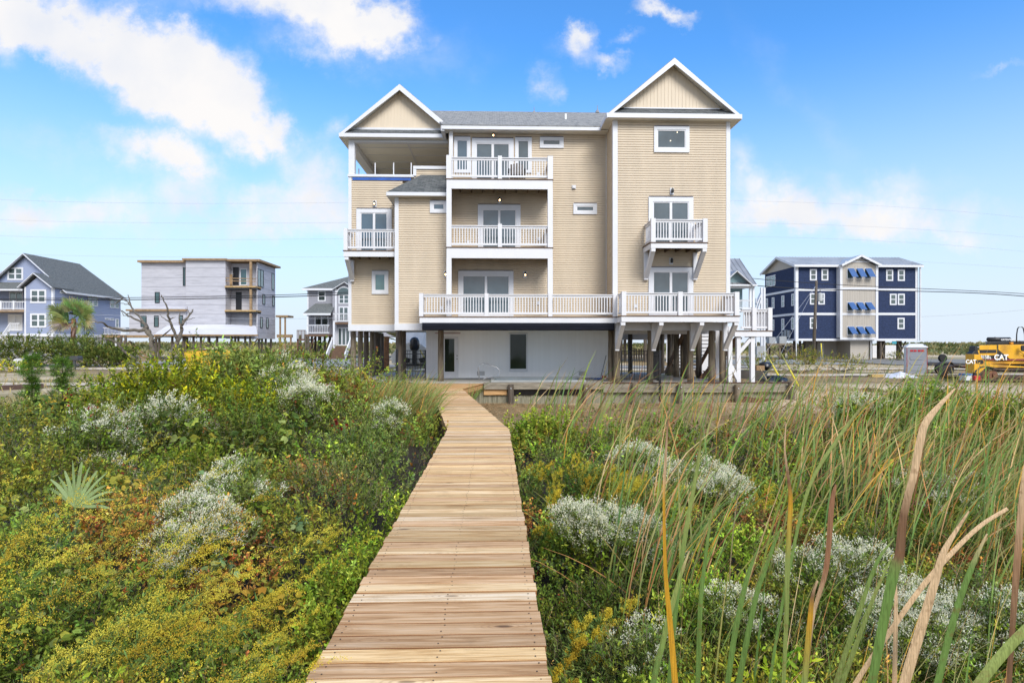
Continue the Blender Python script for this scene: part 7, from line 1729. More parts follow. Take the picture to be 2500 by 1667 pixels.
# ---- dead tree
DT = plain('lichen_bark', (.15, .13, .105), .95, .35, 7, bump=.8, bscale=25, dirt=(.07, .06, .05))
Yd = 27.0; dt = thing('dead_tree', 'bare leaning dead tree with grey lichen covered limbs', 'dead tree', (PX(370, Yd), Yd, .5))
def limb(pts, r0, r1, dy=0):
    q = [P(a / 3.36, 580 + b / 3.36, Yd + dy * i / max(1, len(pts) - 1)) for i, (a, b) in enumerate(pts)]; pp = []
    for i in range(len(q) - 1):
        for k in range(4): t = k / 4; pp.append(tuple(Vector(q[i]).lerp(Vector(q[i + 1]), t) + Vector((random.uniform(-1, 1), random.uniform(-1, 1), random.uniform(-1, 1))) * .028))
    pp.append(q[-1]); n = len(pp); return pp, [.72 * (r0 + (r1 - r0) * i / (n - 1)) + random.uniform(-.004, .006) for i in range(n)]
for nm, lst in (('trunk', [([(1250, 1010), (1250, 900), (1240, 810), (1180, 740)], .17, .12, 0), ([(1380, 1010), (1400, 950), (1440, 880), (1480, 820), (1490, 740)], .16, .10, 1)]),
                ('limb', [([(1200, 760), (1070, 760), (970, 755), (880, 730), (850, 700), (780, 690)], .11, .03, -1.5), ([(1230, 780), (1200, 720), (1140, 680), (1050, 640), (1000, 600)], .10, .03, 1), ([(1200, 740), (1180, 700), (1130, 640), (1090, 590), (1060, 520), (1050, 470)], .09, .025, 2),
                          ([(1240, 850), (1330, 810), (1400, 750)], .07, .03, -1), ([(1490, 740), (1500, 690), (1570, 620), (1585, 590)], .09, .03, 1), ([(1460, 850), (1430, 780), (1400, 700), (1380, 640), (1370, 570), (1340, 510), (1325, 470)], .10, .02, -1),
                          ([(1120, 1010), (1010, 920), (960, 860), (890, 830), (850, 835)], .09, .03, -1)]),
                ('twig', [([(1060, 540), (1000, 500), (940, 550), (890, 540)], .04, .012, 1), ([(1000, 500), (985, 470), (960, 455)], .03, .01, 0), ([(1400, 700), (1350, 670), (1310, 630)], .04, .012, 0), ([(1490, 710), (1540, 670), (1600, 660)], .04, .012, 1), ([(1485, 740), (1470, 660), (1480, 610)], .045, .015, 0),
                          ([(1550, 640), (1545, 600), (1535, 565)], .03, .01, 0), ([(1400, 670), (1440, 650)], .03, .01, 0), ([(1080, 560), (1040, 545), (990, 540)], .03, .01, 0), ([(1545, 860), (1560, 830), (1570, 790)], .03, .01, 0), ([(1060, 620), (1020, 640), (990, 590)], .03, .01, 0)])):
    for pts, r0, r1, dy in lst:
        pp, rr = limb(pts, r0, r1, dy); m = MB(); m.tube(pp, rr, 8); m.build(nm, DT, dt, smooth=True)
# ---- mailboxes
for u, v0, v1, Y, mt, lab, w in ((46, 876, 903, 42, WHITE, 'white mailbox on a white post by the road', .34), (182, 869, 897, 44, plain('mailbox_dark', (.06, .06, .065), .5, .1), 'dark grey mailbox on a dark post by the road', .34)):
    x = PX(u, Y); g = float(ground_z(x, Y)); z1 = PZ(v0, u, Y); t = thing('mailbox', lab, 'mailbox', (x, Y, g)); m = MB(); m.box(x - .07, x + .07, Y - .07, Y + .07, g - .1, z1 - .32); m.build('post', mt, t)
    m = MB(); pr = [(x - w * .6 + w * .0, z1 - .3)]; m.prism([(x - .3, z1 - .31), (x + .3, z1 - .31), (x + .3, z1 - .1), (x + .22, z1), (x - .22, z1), (x - .3, z1 - .1)], 'y', Y - .12, Y + .45); m.build('box', mt, t, bevel=.01)
    if u < 100: m = MB(); m.box(x + .32, x + .85, Y - .05, Y + .3, z1 - .22, z1 - .02); m.build('newspaper_tube', plain('mailbox_dark', (.06, .06, .065), .5, .1), t)
# ---- yellow dumpster behind the bushes, debris pile
x0, x1 = PX(448, 38), PX(566, 38); dm = thing('dumpster', 'yellow open dumpster heaped with scrap before the wrapped house', 'dumpster', ((x0 + x1) / 2, 39, .5)); ya = plain('dumpster_yellow', (.62, .40, .03), .5, .12, 3)
m = MB(); m.prism([(x0 + .4, .6), (x1 - .1, .6), (x1, PZ(853, 560, 38)), (x0, PZ(859, 450, 38))], 'y', 38, 40.2); m.build('body', ya, dm)
m = MB(); 
for i in range(9): xx = x0 + .3 + (x1 - x0) * i / 9; m.box(xx, xx + .08, 37.93, 38, .65, 1.8)
m.build('rib', ya, dm)
for i in range(16):
    m = MB(); cx_ = random.uniform(x0 + .4, x1 - .5); cz = random.uniform(1.95, 2.2); m.bar((cx_ - .5, 38.2 + random.random(), cz), (cx_ + .6, 38.4 + random.random(), cz + random.uniform(-.1, .2)), .12, .04)
    tag(m.build('scrap_board', [RAW, plain('scrap_red', (.4, .12, .06), .7, .2), plain('scrap_white', (.6, .6, .62), .7, .1)][i % 3]), 'loose scrap board lying in the yellow dumpster', 'scrap', 'scrap in the yellow dumpster')
# ---- retaining timber and path edge at far left
t = tag(part('timber_edge', plain('edge_brown', (.09, .055, .045), .9, .25, 5), None, lambda m: m.bar((PX(-60, 23.6), 23.6, .62), (PX(105, 25.2), 25.2, .62), .25, .42)), 'long dark landscape timber along the path at the far left', 'landscape timber')
# ---- utility pole and wires
Yp = 60; xp = PX(1991, Yp); gp = .55; zt_ = PZ(685, 1994, Yp); up = thing('utility_pole', 'dark wooden utility pole with a grey transformer before the navy house', 'utility pole', (xp, Yp, gp))
m = MB(); m.tube([(xp - .25, Yp, gp - .2), (xp + .1, Yp, zt_)], [.19, .12], 12); m.build('pole', PILED, up, smooth=True)
m = MB(); tx, _, tz = P(2003.5, 725, Yp - .2); m.lathe((tx, Yp - .1, tz - .45), [(.2, 0), (.24, .05), (.24, .78), (.2, .85), (.05, .9)], 14); m.build('transformer', plain('transformer_grey', (.45, .47, .48), .5, .08), up)
m = MB(); m.bar((tx, Yp - .1, tz + .4), (tx, Yp - .1, tz + .75), .05); m.bar((xp, Yp, tz + .2), (tx, Yp - .1, tz + .2), .06); m.build('bracket', DARK, up)
WR = plain('wire_black', (.01, .01, .01), .5, .1); WG = plain('wire_grey', (.42, .45, .50), .5, .1)
def wire(pts, Y, r, lab, mat, cat='cable', nm='power_line', Ys=None, group='power lines'):
    """smooth line through the given points"""
    p3 = [Vector(P(u, v, (Ys[i] if Ys else Y))) for i, (u, v) in enumerate(pts)]
    xs_ = [p.x for p in p3]; m = MB(); q = []
    for i in range(61):
        x = xs_[0] + (xs_[-1] - xs_[0]) * i / 60; z = 0; y = 0
        for j, p in enumerate(p3):
            l = 1
            for k, r_ in enumerate(p3):
                if k != j: l *= (x - r_.x) / (p.x - r_.x)
            z += l * p.z; y += l * p.y
        q.append((x, y, z))
    m.tube(q, r, 5); tag(m.build(nm, mat), lab, cat, group)
wire([(-80, 484), (840, 495), (1781, 490), (2580, 541)], 66, .011, 'highest thin power line across the sky', WG)
wire([(-80, 534), (840, 544), (1781, 543), (2580, 587)], 66, .011, 'second thin power line from the top', WG)
wire([(-80, 572), (840, 583), (1781, 577), (2580, 623)], 66, .011, 'third thin power line from the top', WG)
wire([(-80, 617), (840, 627), (1781, 625), (2580, 662)], 66, .011, 'lowest thin power line above the houses', WG)
wire([(-80, 731), (450, 725), (800, 716), (1200, 690)], 56, .032, 'upper black cable crossing before the left houses', WR)
wire([(-80, 733), (450, 730), (800, 721), (1200, 700)], 56.3, .042, 'lower black cable crossing before the left houses', WR)
wire([(1700, 664), (1781, 674), (1994, 692), (2580, 723)], 60, .032, 'upper black cable at the top of the utility pole', WR)
wire([(1700, 680), (1781, 691), (1994, 706), (2580, 732)], 60, .042, 'lower black cable on the utility pole', WR)
wire([(0, 758), (340, 772), (700, 778), (1000, 770)], 57, .015, 'faint service wire before the grey wrapped house', WG)
wire([(2250, 773), (2400, 765), (2580, 748)], 80, .02, 'faint wire right of the navy house', WG)
for u0, v0, u1, v1, Ya, lab in ((1869, 860, 1903, 921, 46, 'yellow guy wire guard left of the other, by the trash bags'), (1907, 862, 1950, 945, 44, 'long yellow guy wire guard nearest the reeds'), (2004.5, 838, 2007, 873, 59, 'short upright yellow guard on the pole guy')):
    m = MB(); a, b = P(u0, v0, Ya + 6 if u0 < 2000 else Ya), P(u1, v1, Ya - 16 if u0 < 2000 else Ya); 
    if u0 < 2000:
        g = float(ground_z(b[0], b[1])); b = (b[0], b[1], max(b[2], g))
    m.tube([a, b], .05, 8); tag(m.build('guy_guard', YEL, smooth=True), lab, 'guy guard', 'yellow guards on the pole guys')
    if u0 < 2000: m = MB(); m.tube([a, (xp, Yp, zt_ - .6)], .012, 4); tag(m.build('guy_wire', WG), 'thin steel guy above the ' + ('left' if u0 < 1900 else 'longer') + ' yellow guard', 'guy wire')
# ---- portable toilet
Yt_ = 37; x0, x1 = PX(2227, Yt_), PX(2275, Yt_); g = float(ground_z(x0, Yt_)); zt_ = PZ(849, 2250, Yt_); pt = thing('portable_toilet', 'grey portable toilet with white roof standing on the sandy lot', 'portable toilet', ((x0 + x1) / 2, Yt_ + .6, g))
TG = plain('toilet_grey', (.27, .29, .33), .5, .06); TL = plain('toilet_light', (.55, .57, .60), .5, .06)
xs0 = x0 - .02
m = MB(); m.box(x0, x1, Yt_ + .02, Yt_ + 1.25, g, zt_); m.build('cabin', TL, pt)
m = MB(); m.box(x0 + .03, x1 - .03, Yt_ - .03, Yt_ + .02, g + .06, zt_ - .02)
dr = m.build('door', TG, pt, bevel=.01)
m = MB(); w = x1 - x0; zz = zt_ - g
for a, b in ((.14, .32), (.36, .50), (.54, .74)):
    z0, z1 = g + zz * a, g + zz * b; xa, xb_ = x0 + w * .16, x1 - w * .16
    m.prism([(xa, z0 + .06), (xa + .1, z0), (xb_ - .1, z0), (xb_, z0 + .06), (xb_, z1 - .06), (xb_ - .1, z1), (xa + .1, z1), (xa, z1 - .06)], 'y', Yt_ - .055, Yt_ - .03)
m.build('panel', TG, dr, bevel=.012)
m = MB(); 
for s in (x0 + .0, x1 - .03): m.box(s, s + .03, Yt_ - .04, Yt_ + .0, g + .05, zt_)
m.build('red_strip', plain('strip_red', (.38, .03, .04), .5, .1), pt)
m = MB(); 
for i in range(4): xx = x0 + w * (.17 + .17 * i + (.03 if i > 1 else 0)); m.box(xx, xx + w * .14, Yt_ - .05, Yt_ - .028, zt_ - .25, zt_ - .13)
m.build('vent_slot', plain('slot_red', (.5, .02, .03), .5, .2), pt)
m = MB(); c = (x0 + x1) / 2; 
m.add([(x0 - .05, Yt_ - .06, zt_), (x1 + .05, Yt_ - .06, zt_), (x1 + .05, Yt_ + 1.3, zt_), (x0 - .05, Yt_ + 1.3, zt_), (x0 - .05, Yt_ - .06, zt_ + .06), (x1 + .05, Yt_ - .06, zt_ + .06), (x1 + .05, Yt_ + 1.3, zt_ + .06), (x0 - .05, Yt_ + 1.3, zt_ + .06), (x0 + .25, Yt_ + .3, zt_ + .26), (x1 - .25, Yt_ + .3, zt_ + .26), (x1 - .25, Yt_ + 1.0, zt_ + .26), (x0 + .25, Yt_ + 1.0, zt_ + .26)],
      [(3, 2, 1, 0), (0, 1, 5, 4), (1, 2, 6, 5), (2, 3, 7, 6), (3, 0, 4, 7), (4, 5, 9, 8), (5, 6, 10, 9), (6, 7, 11, 10), (7, 4, 8, 11), (8, 9, 10, 11)]); m.build('roof', plain('toilet_roof', (.66, .67, .68), .5, .04), pt, bevel=.03)
m = MB(); m.box(x1 - .16, x1 - .06, Yt_ + .1, Yt_ + .25, zt_ + .06, zt_ + .22); m.build('vent_pipe', plain('pipe_blue', (.10, .13, .2), .5, .1), pt)
pt.rotation_euler = (0, 0, math.radians(-27)); pt.scale = (.86, .86, 1)
# ---- flat trailer
Yr = 39; xa, xb_ = PX(2268, Yr), PX(2372, Yr); g = float(ground_z(xa, Yr)); tr = thing('utility_trailer', 'black tandem axle flat trailer with a spare wheel behind the digger', 'trailer', ((xa + xb_) / 2, Yr + 1, g))
zd = PZ(893, 2320, Yr); m = MB(); m.box(xa, PX(2320, Yr), Yr + .35, Yr + 2.3, zd + .1, zd + .22); m.box(xa, xb_, Yr, Yr + .1, zd, zd + .14); m.box(xa, xb_, Yr + 2.3, Yr + 2.4, zd, zd + .14)
m.box(PX(2328, Yr), xb_, Yr + .1, Yr + 2.3, zd + .13, zd + .17); m.build('deck_frame', plain('trailer_black', (.05, .045, .045), .6, .3, 4), tr)
m = MB(); f0, f1 = PX(2283, Yr), PX(2327, Yr); m.prism([(f0 + .0, zd - .2), (f0 + .12, zd + .15), (f0 + .3, zd + .28), (f1 - .3, zd + .28), (f1 - .1, zd + .12), (f1, zd - .1), (f1 - .06, zd - .1), (f1 - .16, zd + .08), (f1 - .33, zd + .23), (f0 + .33, zd + .23), (f0 + .17, zd + .1), (f0 + .06, zd - .2)], 'y', Yr - .3, Yr - .01); m.build('fender', plain('fender_rust', (.055, .045, .04), .6, .3, 5), tr)
for u in (2291.5, 2311): wheel(tr, PX(u, Yr), Yr - .14, g + .36, .36, .24, 'y')
wheel(tr, PX(2334, Yr), Yr + 1.2, zd + .5, .28, .22, 'y', 'spare_wheel')
m = MB(); 
for u in (2327.5, 2353): xx = PX(u, Yr); m.box(xx - .06, xx + .06, Yr - .03, Yr - .0, zd - .12, zd - .02)
m.build('tail_light', plain('tail_red', (.45, .02, .02), .4, .1), tr)
# ---- yellow tracked digger
Ye = 31.0; Z8 = (2150, 760, 6.72)
def E(a, b, y=Ye): return P(Z8[0] + a / Z8[2], Z8[1] + b / Z8[2], y)
g = .42; ex = thing('excavator', 'yellow tracked digger with black stripes cut off by the right frame edge', 'excavator', (E(2300, 1130)[0], Ye + 1.3, g))
CY = plain('digger_yellow', (.72, .38, .022), .38, .1, 2.2, dirt=(.40, .20, .03)); CB = plain('digger_black', (.02, .02, .022), .45, .2); TRK = plain('track_rust', (.075, .05, .038), .8, .4, 6, bump=.6); WHL = plain('decal_white', (.85, .85, .85), .5, .02)
def epoly(m, pts, y0, y1):
    q = [(E(a, b)[0], E(a, b)[2]) for a, b in pts]
    if y1 - y0 < .7: return m.prism(q, 'y', y0, y1)
    y1 = y0 + (y1 - y0) * .75; xm_ = min(p[0] for p in q) + (y1 - y0) * .86; n = len(q)      # rear corner cut away like a counterweight
    vs = [(x, y0, z) for x, z in q] + [(max(x, xm_), y1, z) for x, z in q]
    m.add(vs, [tuple(range(n - 1, -1, -1)), tuple(range(n, 2 * n))] + [(i, (i + 1) % n, n + (i + 1) % n, n + i) for i in range(n)])
def ep(nm, mat, pts, y0, y1, par=None, bevel=.02):
    m = MB(); epoly(m, pts, y0, y1); return m.build(nm, mat, par or ex, bevel=bevel)
hd = ep('engine_hood', CY, [(1620, 560), (1650, 556), (1905, 552), (1905, 812), (1640, 812), (1620, 780)], Ye, Ye + 2.3)
h2 = ep('side_panel', CY, [(1925, 548), (2800, 540), (2800, 815), (1925, 815)], Ye - .02, Ye + 2.3)
ep('lower_frame', CY, [(1640, 815), (2800, 817), (2800, 862), (1700, 862)], Ye + .05, Ye + 2.2)
ep('grille', CB, [(1622, 632), (1893, 628), (1893, 682), (1622, 686)], Ye - .02, Ye + .01, hd, .004); ep('name_plate', CB, [(1622, 722), (1893, 722), (1893, 800), (1630, 806), (1622, 796)], Ye - .02, Ye + .01, hd, .004)
ep('stripe', plain('decal_red', (.45, .05, .08), .5, .05), [(1640, 786), (1890, 784), (1890, 792), (1640, 794)], Ye - .03, Ye - .02, hd, 0)
ep('black_decal', CB, [(1926, 628), (1945, 650), (2110, 780), (2800, 782), (2800, 806), (1926, 806)], Ye - .045, Ye - .02, h2, 0); ep('stripe', MATS['decal_red'], [(2030, 786), (2800, 788), (2800, 796), (2030, 796)], Ye - .052, Ye - .045, h2, 0)
def etext(body, a, b, size, par, y, mat=WHL, sx=1.0, bold=.012): text_obj('lettering', body, size, E(a, b, y), mat, par, .003, sx=sx, bold=bold)
etext('CAT', 1978, 757, .40, h2, Ye - .055, bold=.014); etext('315B', 1712, 752, .26, hd, Ye - .03, bold=.006, sx=.9); etext('L', 1800, 760, .17, hd, Ye - .03, sx=.8)
ep('logo_triangle', plain('decal_yellow', (.8, .5, .05), .5, .05), [(1958, 782), (1980, 756), (2002, 782)], Ye - .064, Ye - .059, h2, 0)
cp_ = ep('bucket_linkage', CY, [(1412, 700), (1500, 706), (1540, 760), (1620, 880), (1590, 925), (1500, 1008), (1412, 1000)], Ye - .5, Ye + .1)
etext('CAT', 1482, 828, .29, cp_, Ye - .51, bold=.01); ep('logo_triangle', MATS['decal_yellow'], [(1474, 850), (1490, 830), (1506, 850)], Ye - .52, Ye - .515, cp_, 0)
ep('black_decal', CB, [(1436, 790), (1545, 790), (1565, 830), (1540, 862), (1440, 850)], Ye - .508, Ye - .5, cp_, 0)
ep('cylinder_mount', CB, [(1475, 570), (1515, 568), (1525, 660), (1560, 740), (1540, 760), (1420, 730), (1425, 690), (1470, 650)], Ye - .3, Ye + .1)
ep('boom', CY, [(1525, 610), (1616, 645), (1616, 790), (1570, 770), (1510, 690)], Ye - .04, Ye + .25)
ep('linkage_bar', plain('steel_grey', (.3, .3, .32), .4, .1), [(1520, 578), (1616, 580), (1616, 596), (1520, 596)], Ye - .05, Ye - .0)
ep('lower_arm', CY, [(1640, 880), (1760, 862), (2350, 905), (2800, 905), (2800, 935), (1800, 920), (1640, 1000)], Ye - .1, Ye + .2)
ep('engine_cover', CB, [(1770, 545), (1800, 492), (2800, 480), (2800, 545)], Ye + .2, Ye + 2.0, None, .03)
m = MB(); a, b = E(1890, 458), E(2245, 458); m.tube([(a[0], Ye + .5, a[2]), (b[0], Ye + .5, b[2])], .12, 14); m.tube([E(1868, 432, Ye + .5), E(1905, 460, Ye + .5)], .06, 8); mf = m.build('muffler', CB, ex, smooth=True)
etext('CATERPILLAR', 2095, 465, .125, mf, Ye + .375, sx=1.1, bold=.004)
m = MB(); m.tube([E(2228, 520), E(2232, 380), E(2245, 290), E(2262, 262), (E(2320, 258))[0:3], E(2340, 275), E(2362, 380), E(2370, 520)], .028, 8); m.build('hand_rail', CB, ex, smooth=True)
ep('mirror', CB, [(2240, 560), (2285, 555), (2297, 575), (2297, 630), (2280, 655), (2240, 650), (2233, 620), (2233, 580)], Ye - .3, Ye - .22); m = MB(); m.tube([E(2280, 650, Ye - .25), E(2340, 700, Ye - .1), E(2360, 760, Ye)], .015, 6); m.build('mirror_arm', CB, ex)
ep('beacon_box', plain('amber', (.6, .25, .02), .4, .1), [(2162, 505), (2210, 505), (2210, 540), (2162, 540)], Ye + .1, Ye + .3)
# track loop
def trk(y0, y1):
    o = MB(); pts = [(1505, 1085), (1530, 990), (1600, 925), (1720, 905), (1830, 925), (2000, 935), (3200, 935), (3330, 960), (3400, 1040), (3330, 1110), (3200, 1135), (1640, 1135), (1540, 1120)]
    ins = [(1560, 1080), (1575, 1010), (1630, 955), (1720, 935), (1830, 958), (2000, 965), (3190, 965), (3290, 985), (3350, 1040), (3290, 1090), (3190, 1105), (1650, 1105), (1580, 1100)]
    n = len(pts); Pp = [E(a, b) for a, b in pts]; Qq = [E(a, b) for a, b in ins]
    vs = [(p[0], y0, p[2]) for p in Pp] + [(q[0], y0, q[2]) for q in Qq] + [(p[0], y1, p[2]) for p in Pp] + [(q[0], y1, q[2]) for q in Qq]; fs = []
    for i in range(n): j = (i + 1) % n; fs += [(i, j, n + j, n + i), (2 * n + i, 3 * n + i, 3 * n + j, 2 * n + j), (i, 2 * n + i, 2 * n + j, j), (n + i, n + j, 3 * n + j, 3 * n + i)]
    o.add(vs, fs)
    for i in range(46): xx = E(1640, 0)[0] + i * .17; o.box(xx, xx + .05, y0 - .0, y1, E(0, 1150)[2], E(0, 1133)[2]); o.box(xx, xx + .05, y0, y1, E(0, 936)[2], E(0, 922)[2]) if i > 8 else None
    o.build('track', TRK, ex)
trk(Ye - .35, Ye + .15); trk(Ye + 2.0, Ye + 2.5)
m = MB(); 
for a, r in ((1700, .30), (1790, .24), (3280, .33)): q = E(a, 1040); m.lathe((q[0], Ye - .2, q[2] + .0), [(r * .4, -.12), (r * .45, -.06), (r, -.05), (r, .25)], 16, 'y')
for i in range(7): q = E(1950 + i * 180, 1105); m.lathe((q[0], Ye - .2, q[2]), [(.1, -.02), (.1, .25)], 12, 'y')
m.build('roller', plain('roller_rust', (.16, .07, .04), .8, .3, 5), ex); ep('track_frame', TRK, [(1850, 1040), (3250, 1040), (3250, 1095), (1850, 1095)], Ye - .25, Ye + .1)
ep('undercarriage', CB, [(1900, 862), (3100, 862), (3050, 1000), (2000, 1000)], Ye + .3, Ye + 2.0)
cab = ep('cab', CY, [(2900, 545), (3250, 545), (3250, 100), (2960, 100)], Ye + .1, Ye + 1.2)
m = MB(); m.tube([E(1560, 1120, Ye - .5), E(1520, 1060, Ye - .5), E(1560, 980, Ye - .5), E(1640, 915, Ye - .5), E(1720, 905, Ye - .45), E(1850, 930, Ye - .4)], .045, 8); m.build('hose', CB, ex, smooth=True)
# cooler and gas can by the digger
q = E(1385, 1105, Ye - .8); t = thing('cooler', 'small white cooler with blue lid left of the digger track', 'cooler', (q[0] + .3, Ye - .6, g)); q1 = E(1500, 1050, Ye - .8); m = MB(); m.box(q[0], q1[0], Ye - .8, Ye - .4, q[2] - .1, q1[2]); m.build('body', plain('cooler_white', (.6, .62, .65), .5, .05), t, bevel=.01)
m = MB(); m.box(q[0] - .02, q1[0] + .02, Ye - .82, Ye - .38, q1[2], q1[2] + .09); m.build('lid', plain('lid_blue', (.03, .15, .42), .4, .1), t, bevel=.01)
q = E(1545, 1118, Ye - .8); t = thing('fuel_can', 'red fuel can beside the digger track', 'fuel can', (q[0] + .15, Ye - .6, g)); m = MB(); m.box(q[0], q[0] + .32, Ye - .8, Ye - .6, q[2] - .05, q[2] + .2); m.build('body', plain('can_red', (.5, .02, .03), .4, .1), t, bevel=.03); m = MB(); m.tube([(q[0] + .05, Ye - .7, q[2] + .2), (q[0] + .16, Ye - .7, q[2] + .29), (q[0] + .27, Ye - .7, q[2] + .2)], .02, 6); m.build('handle', plain('can_black', (.02, .02, .02), .5, .1), t)
# ---- heap of white plastic sheeting, timber offcuts
def heap(name, lab, cat, u0, u1, v0, v1, Y, mat, dep=1.2, seed=0):
    x0, x1 = PX(u0, Y), PX(u1, Y); z0, z1 = PZ(v1, u0, Y), PZ(v0, u0, Y); nx, ny = 26, 10; X, Yg = np.meshgrid(np.linspace(x0, x1, nx), np.linspace(Y - dep / 2, Y + dep / 2, ny)); a = np.linspace(-1, 1, nx)[None, :]; b = np.linspace(-1, 1, ny)[:, None]
    e = np.clip(1 - np.abs(a) ** 2.5, 0, 1) * np.clip(1 - np.abs(b) ** 3, 0, 1); g_ = float(ground_z((x0 + x1) / 2, Y)); Z = g_ - .03 + (z1 - min(z0, g_)) * e * (.65 + .35 * vnoise(X, Yg, .5, 300 + seed) + .2 * vnoise(X, Yg, .2, 301 + seed)); i = np.arange(nx * ny).reshape(ny, nx)
    f = np.stack([i[:-1, :-1].ravel(), i[:-1, 1:].ravel(), i[1:, 1:].ravel(), i[1:, :-1].ravel()], 1); return tag(fastmesh(name, np.stack([X.ravel(), Yg.ravel(), Z.ravel()], 1), f, np.ones((nx * ny, 3)), mat, smooth=True), lab, cat)
SHT = plain('plastic_sheet', (.68, .68, .70), .35, .08, 3); BAGM = plain('trash_bag', (.02, .022, .028), .3, .2)
heap('plastic_sheeting', 'crumpled white plastic sheeting on the sand left of the portable toilet', 'plastic sheeting', 2158, 2233, 910, 926, 34.5, SHT, 1.6)
heap('brush_pile', 'small heap of brown brush on the sand below the plastic sheeting', 'brush pile', 2108, 2150, 936, 952, 26.0, plain('brush_brown', (.09, .06, .035), .95, .4, 20, bump=1, bscale=40), 1.2, 3)
tag(part('board_stack', plain('stack_yellow', (.45, .32, .12), .8, .2, 4), None, lambda m: [m.box(PX(2128, 34.6) + i * .05, PX(2165, 34.6) + i * .07, 34.5 + i * .1, 35.2, .42 + i * .06, .475 + i * .06) for i in range(4)]), 'small stack of yellow boards beside the white sheeting', 'boards')
tag(part('dark_plank', plain('plank_dark', (.05, .035, .025), .9, .3, 4), None, lambda m: m.bar((PX(2058, 35), 35, .46), (PX(2128, 35), 35.2, .5), .3, .12)), 'long dark plank lying on the sand left of the boards', 'plank')
tag(part('white_plank', WHITE, None, lambda m: m.bar((PX(2235, 33.5), 33.5, .44), (PX(2330, 32.5), 32.5, .46), .12, .05)), 'white plank lying between toilet and cooler', 'plank')
# ---- junk beside the house: bin, trash bags, wheelbarrow
Yj = 27.5; x, y, z = P(1853, 916, Yj + 1); t = thing('trash_bin', 'dark grey bin crammed with black bags right of the entry deck', 'bin', (x, y, .4)); m = MB()
m.add([(x - .22, y - .22, .42), (x + .22, y - .22, .42), (x + .22, y + .22, .42), (x - .22, y + .22, .42), (x - .31, y - .3, 1.15), (x + .31, y - .3, 1.15), (x + .31, y + .3, 1.15), (x - .31, y + .3, 1.15)], [(3, 2, 1, 0), (4, 5, 6, 7), (0, 1, 5, 4), (1, 2, 6, 5), (2, 3, 7, 6), (3, 0, 4, 7)]); m.build('body', plain('bin_grey', (.07, .085, .09), .6, .1), t, bevel=.02)
m = MB(); m.box(x - .35, x + .35, y - .34, y + .34, 1.15, 1.2); m.build('rim', plain('bin_grey', (.07, .085, .09), .6, .1), t, bevel=.01)
def bag(u, v, Y, r, lab, mat=BAGM, name='trash_bag', zb=None):
    x, y, z = P(u, v, Y); z = zb if zb is not None else float(ground_z(x, y)) + r * .6
    nu, nv = 18, 12; th_ = np.linspace(0, 2 * np.pi, nu, endpoint=False)[None, :]; ph = np.linspace(-1.45, 1.45, nv)[:, None]; rr = r * (1 + .30 * vnoise(np.cos(th_) * 3 + ph * 2 + u, np.sin(th_) * 3 + ph, .6, 7) + .08 * vnoise(th_ * 4 + u, ph * 5, .5, 8))
    X = x + rr * np.cos(th_) * np.cos(ph); Yg = y + rr * np.sin(th_) * np.cos(ph); Z = z + rr * .62 * np.sin(ph) + 0 * th_; i = np.arange(nu * nv).reshape(nv, nu); j = np.roll(i, -1, 1)
    f = np.stack([i[:-1].ravel(), j[:-1].ravel(), j[1:].ravel(), i[1:].ravel()], 1); tag(fastmesh(name, np.stack([X.ravel(), Yg.ravel(), Z.ravel()], 1), f, np.ones((nu * nv, 3)), mat, smooth=True), lab, 'trash bag')
bag(1868, 880, Yj + 1, .30, 'black trash bag sitting on top of the grey bin', zb=1.42); bag(1882, 912, Yj + 1, .42, 'black trash bag on the ground nearest the bin'); bag(1897, 910, Yj + 1.2, .42, 'black trash bag in the middle of the row by the bin'); bag(1906, 912, Yj + .8, .36, 'black trash bag at the right end of the row by the bin')
bag(1898, 928, Yj - .3, .22, 'small flat black bag at the mulch edge', name='trash_bag'); bag(1870, 928, Yj - .3, .2, 'small white bag at the mulch edge', SHT)
x, y, z = P(1855, 885, Yj + .9); tag(part('cardboard_box', plain('cardboard', (.30, .19, .10), .8, .1), None, lambda m: m.box(x - .3, x + .1, y - .3, y + .1, 1.21, 1.45)), 'brown cardboard box on the bin rim', 'box')
x = PX(1828, 27); y = 27.0; g = .55; t = thing('wheelbarrow', 'dark wheelbarrow parked behind the white deck posts', 'wheelbarrow', (x, y, g)); m = MB()
m.add([(x - .45, y - .25, g + .35), (x + .3, y - .25, g + .28), (x + .3, y + .25, g + .28), (x - .45, y + .25, g + .35), (x - .6, y - .36, g + .75), (x + .55, y - .36, g + .68), (x + .55, y + .36, g + .68), (x - .6, y + .36, g + .75)], [(3, 2, 1, 0), (0, 1, 5, 4), (1, 2, 6, 5), (2, 3, 7, 6), (3, 0, 4, 7), (4, 5, 6, 7)]); m.build('tray', plain('barrow_tray', (.10, .09, .08), .6, .2), t)
m = MB(); m.tube([(x - 1.2, y - .3, g + .62), (x - .4, y - .25, g + .3), (x + .6, y, g + .18)], .02, 6); m.tube([(x - 1.2, y + .3, g + .62), (x - .4, y + .25, g + .3), (x + .6, y, g + .18)], .02, 6)
for s in (-.2, .2): m.tube([(x - .35, y + s, g + .32), (x - .45, y + s, g)], .018, 6)
m.build('handle_frame', plain('barrow_wood', (.30, .2, .1), .7, .2), t); wheel(t, x + .62, y, g + .18, .18, .08, 'y')
# mulch beds beside the patio
tag(heap('mulch_bed', 'reddish brown mulch bed beside the entry deck', 'mulch', 1740, 1905, 931, 940, 25.6, plain('mulch', (.11, .045, .028), .95, .4, 20, bump=1, bscale=50), 2.4, 5), kind='stuff')
